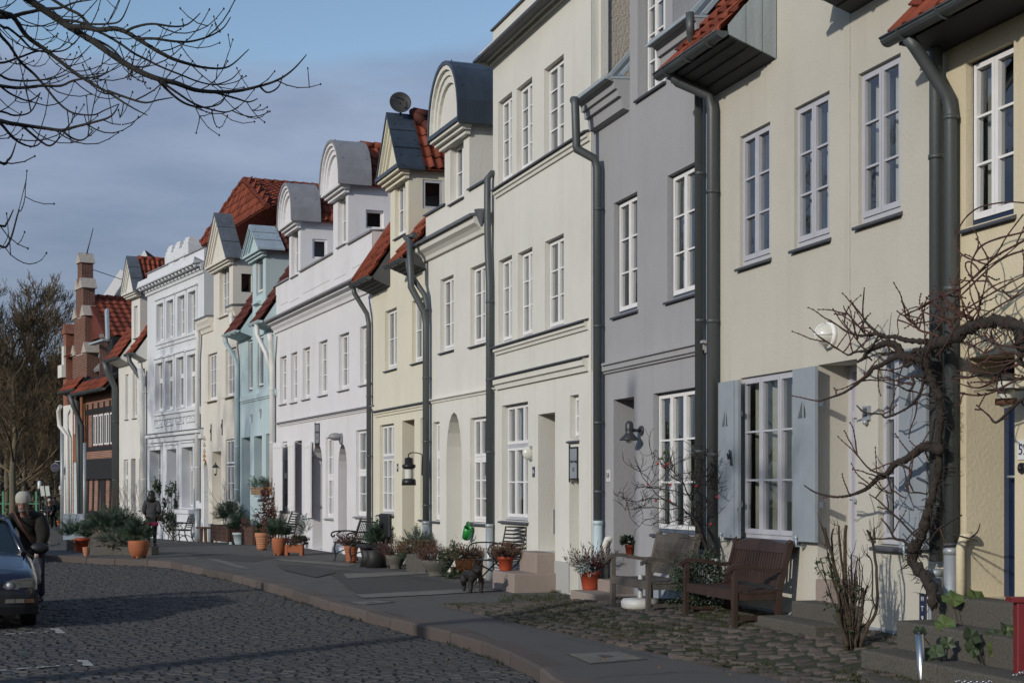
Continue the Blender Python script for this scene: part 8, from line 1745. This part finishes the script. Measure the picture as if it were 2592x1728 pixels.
b = MB(); b.lathe([(.20 * k, .72 * k), (.205 * k, .60 * k), (.19 * k, .60 * k)], 18, (0, 0, 0), 1, .75); b.build('pink_hem', PINK, e); b = MB(); b.lathe([(.172 * k, 1.0 * k), (.176 * k, 1.03 * k), (.172 * k, 1.06 * k)], 18, (0, 0, 0), 1, .78); b.build('belt', CLG, e)
# --- two walkers far down the lane, one wheeling a bicycle
q = far_pt(137, 1337, 80); q.z = gz(80) - .02; e = empty('person', q, .1, 'person in black with a dark hat and tan shoes walking up the lane', 'person'); standing(e, 1.0, CLB, CLB, .62, arm=.16, shoe=SHOE); face_parts(e, (0, -.01, 1.55), .088); b = MB(); b.lathe([(.1, 1.57), (.1, 1.62), (.07, 1.69), (0, 1.7)], 16, (0, .005, 0)); b.build('hat', CLB, e)
q = far_pt(119, 1335, 79.5); q.z = gz(79.5) - .02; e = empty('person', q + Vector((.05, .25, 0)), 0, 'person in a pale grey hat standing over a bicycle in the lane', 'person'); standing(e, .93, CLB, CLB, .72, arm=.3); face_parts(e, (0, -.01, 1.44), .082); b = MB(); b.lathe([(.095, 1.45), (.1, 1.5), (.07, 1.58), (0, 1.6)], 16, (0, .005, 0)); b.build('hat', KNIT, e)
e = empty('bicycle', q + Vector((-.02, -.2, 0)), .25, 'dark bicycle seen head-on beneath the person in the pale grey hat', 'bicycle')
for y in (-.52, .52):
    b = MB(); b.tube([(0, y + .33 * math.cos(a), .34 + .33 * math.sin(a)) for a in [2 * math.pi * i / 28 for i in range(29)]], .016, 6, False); o = b.build('wheel', IRON, e); b = MB()
    for i in range(12): a = i * .5236; b.bar((0, y, .34), (0, y + .32 * math.cos(a), .34 + .32 * math.sin(a)), .004, .004)
    b.build('spoke', STEEL, o)
b = MB(); [b.tube(q_, .016, 6) for q_ in ([(0, -.52, .34), (0, -.40, .95)], [(0, -.42, .8), (0, .1, .32)], [(0, .1, .32), (0, .22, .85)], [(0, -.41, .85), (0, .2, .78)], [(0, .1, .32), (0, .52, .34)], [(0, .52, .34), (0, .21, .78)])]; b.build('frame', IRON, e); b = MB(); b.tube(spline([(-.28, -.3, .98), (-.2, -.4, 1.0), (0, -.42, .97), (.2, -.4, 1.0), (.28, -.3, .98)], 3), .013, 6); b.build('handlebar', STEEL, e); b = MB(); b.ball((0, .24, .88), .1, 10, 6, (.8, 1.3, .4)); b.build('saddle', CLB, e)
b = MB(); b.ball((0, -.47, .78), .05, 8, 6); b.build('headlight', ENW, e)
# --- the black dog facing the camera
DOGM = mat('black_brindle_fur', (.007, .006, .0055), .6, .5, 22, .5, 90, col2=(.018, .012, .009)); p = gp(1196, 1500); e = empty('dog', p, 0, 'small stocky black brindle dog standing on the pavement facing the camera', 'dog')
V = {'pel': ((-.10, .36, .28), (.075, .075)), 'bel': ((-.035, .18, .262), (.068, .07)), 'rib': ((.02, .05, .262), (.088, .092)), 'che': ((.055, -.03, .265), (.088, .092)), 'nek': ((.075, -.09, .325), (.07, .068)), 'sku': ((.085, -.12, .375), (.077, .068)), 'muz': ((.09, -.19, .345), (.052, .045)), 'nos': ((.092, -.215, .348), (.034, .03)),
     'slf': ((-.005, -.03, .23), (.042, .048)), 'elf': ((-.03, .0, .16), (.03, .032)), 'wlf': ((-.03, -.02, .075), (.022, .023)), 'plf': ((-.032, -.035, .02), (.026, .02)), 'tlf': ((-.034, -.065, .016), (.024, .016)), 'srf': ((.125, -.03, .23), (.042, .048)), 'erf': ((.145, .0, .16), (.03, .032)), 'wrf': ((.135, -.02, .075), (.022, .023)), 'prf': ((.137, -.035, .02), (.026, .02)), 'trf': ((.139, -.065, .016), (.024, .016)),
     'hlr': ((-.135, .36, .235), (.045, .06)), 'klr': ((-.15, .32, .165), (.034, .042)), 'olr': ((-.148, .39, .10), (.02, .024)), 'alr': ((-.146, .385, .035), (.019, .02)), 'plr': ((-.146, .345, .016), (.024, .016)), 'hrr': ((-.05, .40, .235), (.045, .06)), 'krr': ((-.035, .36, .165), (.034, .042)), 'orr': ((-.035, .43, .10), (.02, .024)), 'arr': ((-.035, .425, .035), (.019, .02)), 'prr': ((-.035, .385, .016), (.024, .016)), 'tai': ((-.125, .44, .31), .022), 'ta2': ((-.14, .475, .315), .014)}
V = {k_: (tuple(c_ * 1.04 if i_ else c_ for i_, c_ in enumerate(p_)), tuple(x_ * (1.55 if k_[-2:] in ('lf', 'rf', 'lr', 'rr') or k_ in ('tlf',) else 1.16) for x_ in (r_ if isinstance(r_, tuple) else (r_, r_)))) for k_, (p_, r_) in V.items()}
skin('body', V, [('pel', 'bel'), ('bel', 'rib'), ('rib', 'che'), ('che', 'nek'), ('nek', 'sku'), ('sku', 'muz'), ('muz', 'nos'), ('che', 'slf'), ('slf', 'elf'), ('elf', 'wlf'), ('wlf', 'plf'), ('plf', 'tlf'), ('che', 'srf'), ('srf', 'erf'), ('erf', 'wrf'), ('wrf', 'prf'), ('prf', 'trf'), ('pel', 'hlr'), ('hlr', 'klr'), ('klr', 'olr'), ('olr', 'alr'), ('alr', 'plr'), ('pel', 'hrr'), ('hrr', 'krr'), ('krr', 'orr'), ('orr', 'arr'), ('arr', 'prr'), ('pel', 'tai'), ('tai', 'ta2')], DOGM, e, 2, list(V).index('che'))
for sx in (-1, 1):
    b = MB(); c = Vector((.085 + sx * .055, -.1, .445)); k0 = b.vs([c + Vector((-.03, 0, -.01)), c + Vector((.03, 0, -.01)), c + Vector((sx * .022, .0, .062)), c + Vector((0, -.018, .0)), c + Vector((0, .022, .0))])
    for f in ((0, 3, 2), (3, 1, 2), (1, 4, 2), (4, 0, 2), (0, 4, 1, 3)): b.face([k0 + i for i in f])
    b.build('ear', DOGM, e); b = MB(); b.ball((.088 + sx * .038, -.20, .405), .012, 8, 6); b.build('eye', mat('dark_eye', (.01, .008, .006), .1, coat=.5), e)
b = MB(); b.ball((.093, -.262, .364), .02, 8, 6, (1.2, .7, .8)); b.build('nose', IRON, e); b = MB(); b.ball((.085, -.135, .215), .022, 8, 6, (.4, .3, 1.2)); b.build('chest_spot', KNIT, e)
b = MB(); b.tube([(.07 + .082 * math.cos(a), -.07 + .03 * math.sin(a) , .30 + .04 * math.sin(a) * .6) for a in [2 * math.pi * i / 20 for i in range(21)]], .009, 6, False); b.build('collar', IRON, e)

# --- cars
def make_car(loc, rz, paint, label):
    e = empty('parked_car', loc, rz, label, 'car'); BL = mat('black_bumper_plastic', (.012, .012, .013), .55, .1, 6); b = MB(); b.s = True
    st = [(0.0, .70, .26, .44, .57), (.03, .77, .22, .50, .63), (.10, .815, .2, .57, .685), (.30, .835, .2, .63, .745), (.70, .845, .2, .69, .815), (1.08, .85, .2, .745, .885), (1.3, .85, .2, .77, .90), (2.6, .85, .2, .79, .92), (3.5, .84, .22, .78, .92), (3.88, .80, .26, .74, .90), (4.0, .72, .34, .66, .80)]
    secs = []
    for y, w, zb, zm, zt in st:
        half = [(0, zb), (w * .9, zb), (w * .97, zb + .06), (w, (zb + zm) / 2), (w, zm), (w * .965, zm + (zt - zm) * .55), (w * .88, zt), (w * .5, zt + .018), (0, zt + .025)]
        secs.append([(x, y, z) for x, z in half] + [(-x, y, z) for x, z in half[-2:0:-1]])
    n = len(secs[0]); k = [b.vs(s) for s in secs]
    for i in range(len(secs) - 1):
        for j in range(n): q = (j + 1) % n; b.face((k[i] + j, k[i] + q, k[i + 1] + q, k[i + 1] + j))
    b.s = False; b.face([k[0] + j for j in range(n)]); b.face([k[-1] + j for j in range(n)][::-1]); b.build('body', paint, e)
    b = MB()   # bonnet shut lines and raised bonnet
    b.s = True; N = 8
    for i in range(N):
        f = lambda u, v: Vector(((-.70 + 1.40 * u) * (1 - .06 * (1 - v)), .10 + .96 * v, .672 + .235 * v ** .8 + .045 * (1 - (2 * u - 1) ** 2) + .004))
        for j in range(6): b.poly(f(i / N, j / 6), f((i + 1) / N, j / 6), f((i + 1) / N, (j + 1) / 6), f(i / N, (j + 1) / 6))
    b.build('bonnet', paint, e)
    A0, A1, B0, B1 = (.71, 1.06, .905), (.545, 1.82, 1.335), (.54, 3.25, 1.34), (.70, 3.86, .93)
    b = MB(); b.s = True
    for sx in (-1, 1):
        q = lambda p_: (p_[0] * sx, p_[1], p_[2]); b.tube([q(A0), q(A1)], [.045, .035], 6); b.tube([q(B1), q(B0)], [.09, .07], 6); b.tube([q(A1), q(B0)], .035, 6); mid = ((.70 * sx), 2.35, .92); b.tube([mid, (.545 * sx, 2.4, 1.34)], .035, 6)
    for i in range(8):
        u0, u1 = i / 8, (i + 1) / 8; f = lambda u, v: Vector((-.545 + 1.09 * u, 1.80 + 1.47 * v, 1.335 + .045 * (1 - (2 * u - 1) ** 2) + .02 * math.sin(math.pi * v)))
        for j in range(4): b.poly(f(u0, j / 4), f(u1, j / 4), f(u1, (j + 1) / 4), f(u0, (j + 1) / 4))
    b.build('roof', paint, e)
    b = MB(); b.box(-.66, .66, 1.15, 3.75, .87, .925); 
    for x in (-.32, .32): b.box(x - .2, x + .2, 2.0, 2.15, .9, 1.22); b.box(x - .1, x + .1, 2.03, 2.12, 1.22, 1.34)
    b.box(-.62, .62, 1.2, 1.55, .9, .96); b.build('interior', ROOM, e)
    CG = mat('car_glass', (.012, .02, .022), .05, .1, 3, coat=.5)
    b = MB(); b.s = True
    for i in range(8):
        f = lambda u, v: Vector(((-.68 + 1.36 * u) * (1 - .215 * v), 1.075 + .755 * v - .03 * (1 - (2 * u - 1) ** 2), .90 + .425 * v))
        b.poly(f(i / 8, 0), f((i + 1) / 8, 0), f((i + 1) / 8, 1), f(i / 8, 1))
    b.build('windscreen', CG, e)
    for sx in (-1, 1):
        b = MB(); b.poly((.695 * sx, 1.2, .91), (.70 * sx, 2.33, .92), (.55 * sx, 2.38, 1.325), (.548 * sx, 1.86, 1.325)); b.build('side_window', CG, e); b = MB(); b.poly((.70 * sx, 2.38, .92), (.69 * sx, 3.6, .93), (.55 * sx, 3.2, 1.325), (.55 * sx, 2.43, 1.325)); b.build('side_window', CG, e)
        b = MB(); b.ball((.93 * sx, 1.32, .97), .11, 12, 8, (1.15, .5, .7)); b.bar((.78 * sx, 1.3, .93), (.88 * sx, 1.32, .95), .04, .04); b.build('wing_mirror', BL, e)
        # headlight unit: housing, lens, two reflectors
        b = MB(); q = [(.40, .545), (.44, .60), (.52, .632), (.70, .652), (.775, .635), (.80, .585), (.775, .54), (.60, .515), (.46, .51)]
        b.prism(q, lambda a, z, t: Vector((a * sx, t + .06 * (a - .4), z)), -.012, .10); hl = b.build('headlight', mat('headlight_housing', (.22, .22, .22), .25, .2, 5, metal=.6), e); c = (.475 * sx, -.014, .568); b = MB(); b.tube([c, (c[0], -.022, c[2])], .05, 18); b.build('lens', STEEL, hl); b = MB(); b.box(.55 * sx, .765 * sx, -.016 + .012, -.004 + .012, .535, .635); b.build('lens', mat('headlight_glass', (.10, .10, .095), .08, .4, 18, coat=1), hl); b = MB(); b.ball((c[0], -.02, c[2]), .028, 10, 6, (1, .4, 1)); b.build('bulb', ENW, hl)
        for x0, x1, m in ((.43, .54, 'fog'), (.55, .66, 'fog'), (.67, .775, 'side')): b = MB(); b.box(x0 * sx, x1 * sx, -.05, -.03, .345, .395); b.build('bumper_lamp', mat('bumper_lamp_glass', (.13, .125, .11) if m == 'fog' else (.09, .05, .03), .12, .2, 30, coat=.6), e)
        for y in (.72, 3.25):
            w = MB(); w.tube([(.66 * sx, y, .30), (.835 * sx, y, .30)], .30, 22); wh = w.build('wheel', mat('tyre_rubber', (.012, .012, .012), .85, .1, 8), e); w = MB(); w.tube([(.80 * sx, y, .30), (.842 * sx, y, .30)], .20, 20); w.build('rim', STEEL, wh)
    b = MB(); b.s = True; N = 10
    for i in range(N):
        f = lambda u: -.83 + 1.66 * u; g = lambda u: .10 * abs(2 * u - 1) ** 4 - .045
        for (z0, z1, o0, o1) in ((.20, .30, .03, 0), (.30, .45, 0, 0), (.45, .50, 0, .03)): b.poly((f(i / N), g(i / N) + o0, z0), (f((i + 1) / N), g((i + 1) / N) + o0, z0), (f((i + 1) / N), g((i + 1) / N) + o1, z1), (f(i / N), g(i / N) + o1, z1))
    for sx in (-1, 1): b.poly((.83 * sx, .055, .2), (.845 * sx, .36, .2), (.85 * sx, .36, .5), (.83 * sx, .055, .5))
    b.build('bumper', BL, e); b = MB(); b.box(-.39, .39, -.005, .05, .53, .61)
    for i in range(4): b.box(-.39, .39, -.012, .0, .535 + i * .02, .54 + i * .02)
    b.build('grille', BL, e); b = MB(); b.box(-.26, .26, -.06, -.046, .37, .48); b.build('number_plate', ENW, e)
    for sx in (-1, 1): b = MB(); b.bar((.1 * sx + .1, 1.04, .925), (.1 * sx - .42, 1.2, .985), .012, .01); b.build('wiper', BL, e)
    st_ = MB(); st_.tube([(.33, 1.125, .945), (.33, 1.122, .947)], .03, 12); st_.build('sticker', ENW, e)
    return e
NAVYC = mat('dark_blue_car_paint', (.007, .008, .024), .3, .1, 2, spec=.6, coat=.8); GREYC = mat('blue_grey_car_paint', (.05, .06, .075), .3, .1, 2, coat=.8)
make_car((-6.72, 18.75, -.125), .37, NAVYC, 'dark blue hatchback parked at the edge of the picture, seen from the front')
make_car((-12.75, 34.8, -.13), .36, GREYC, 'blue-grey car parked further back behind the man in the hat')
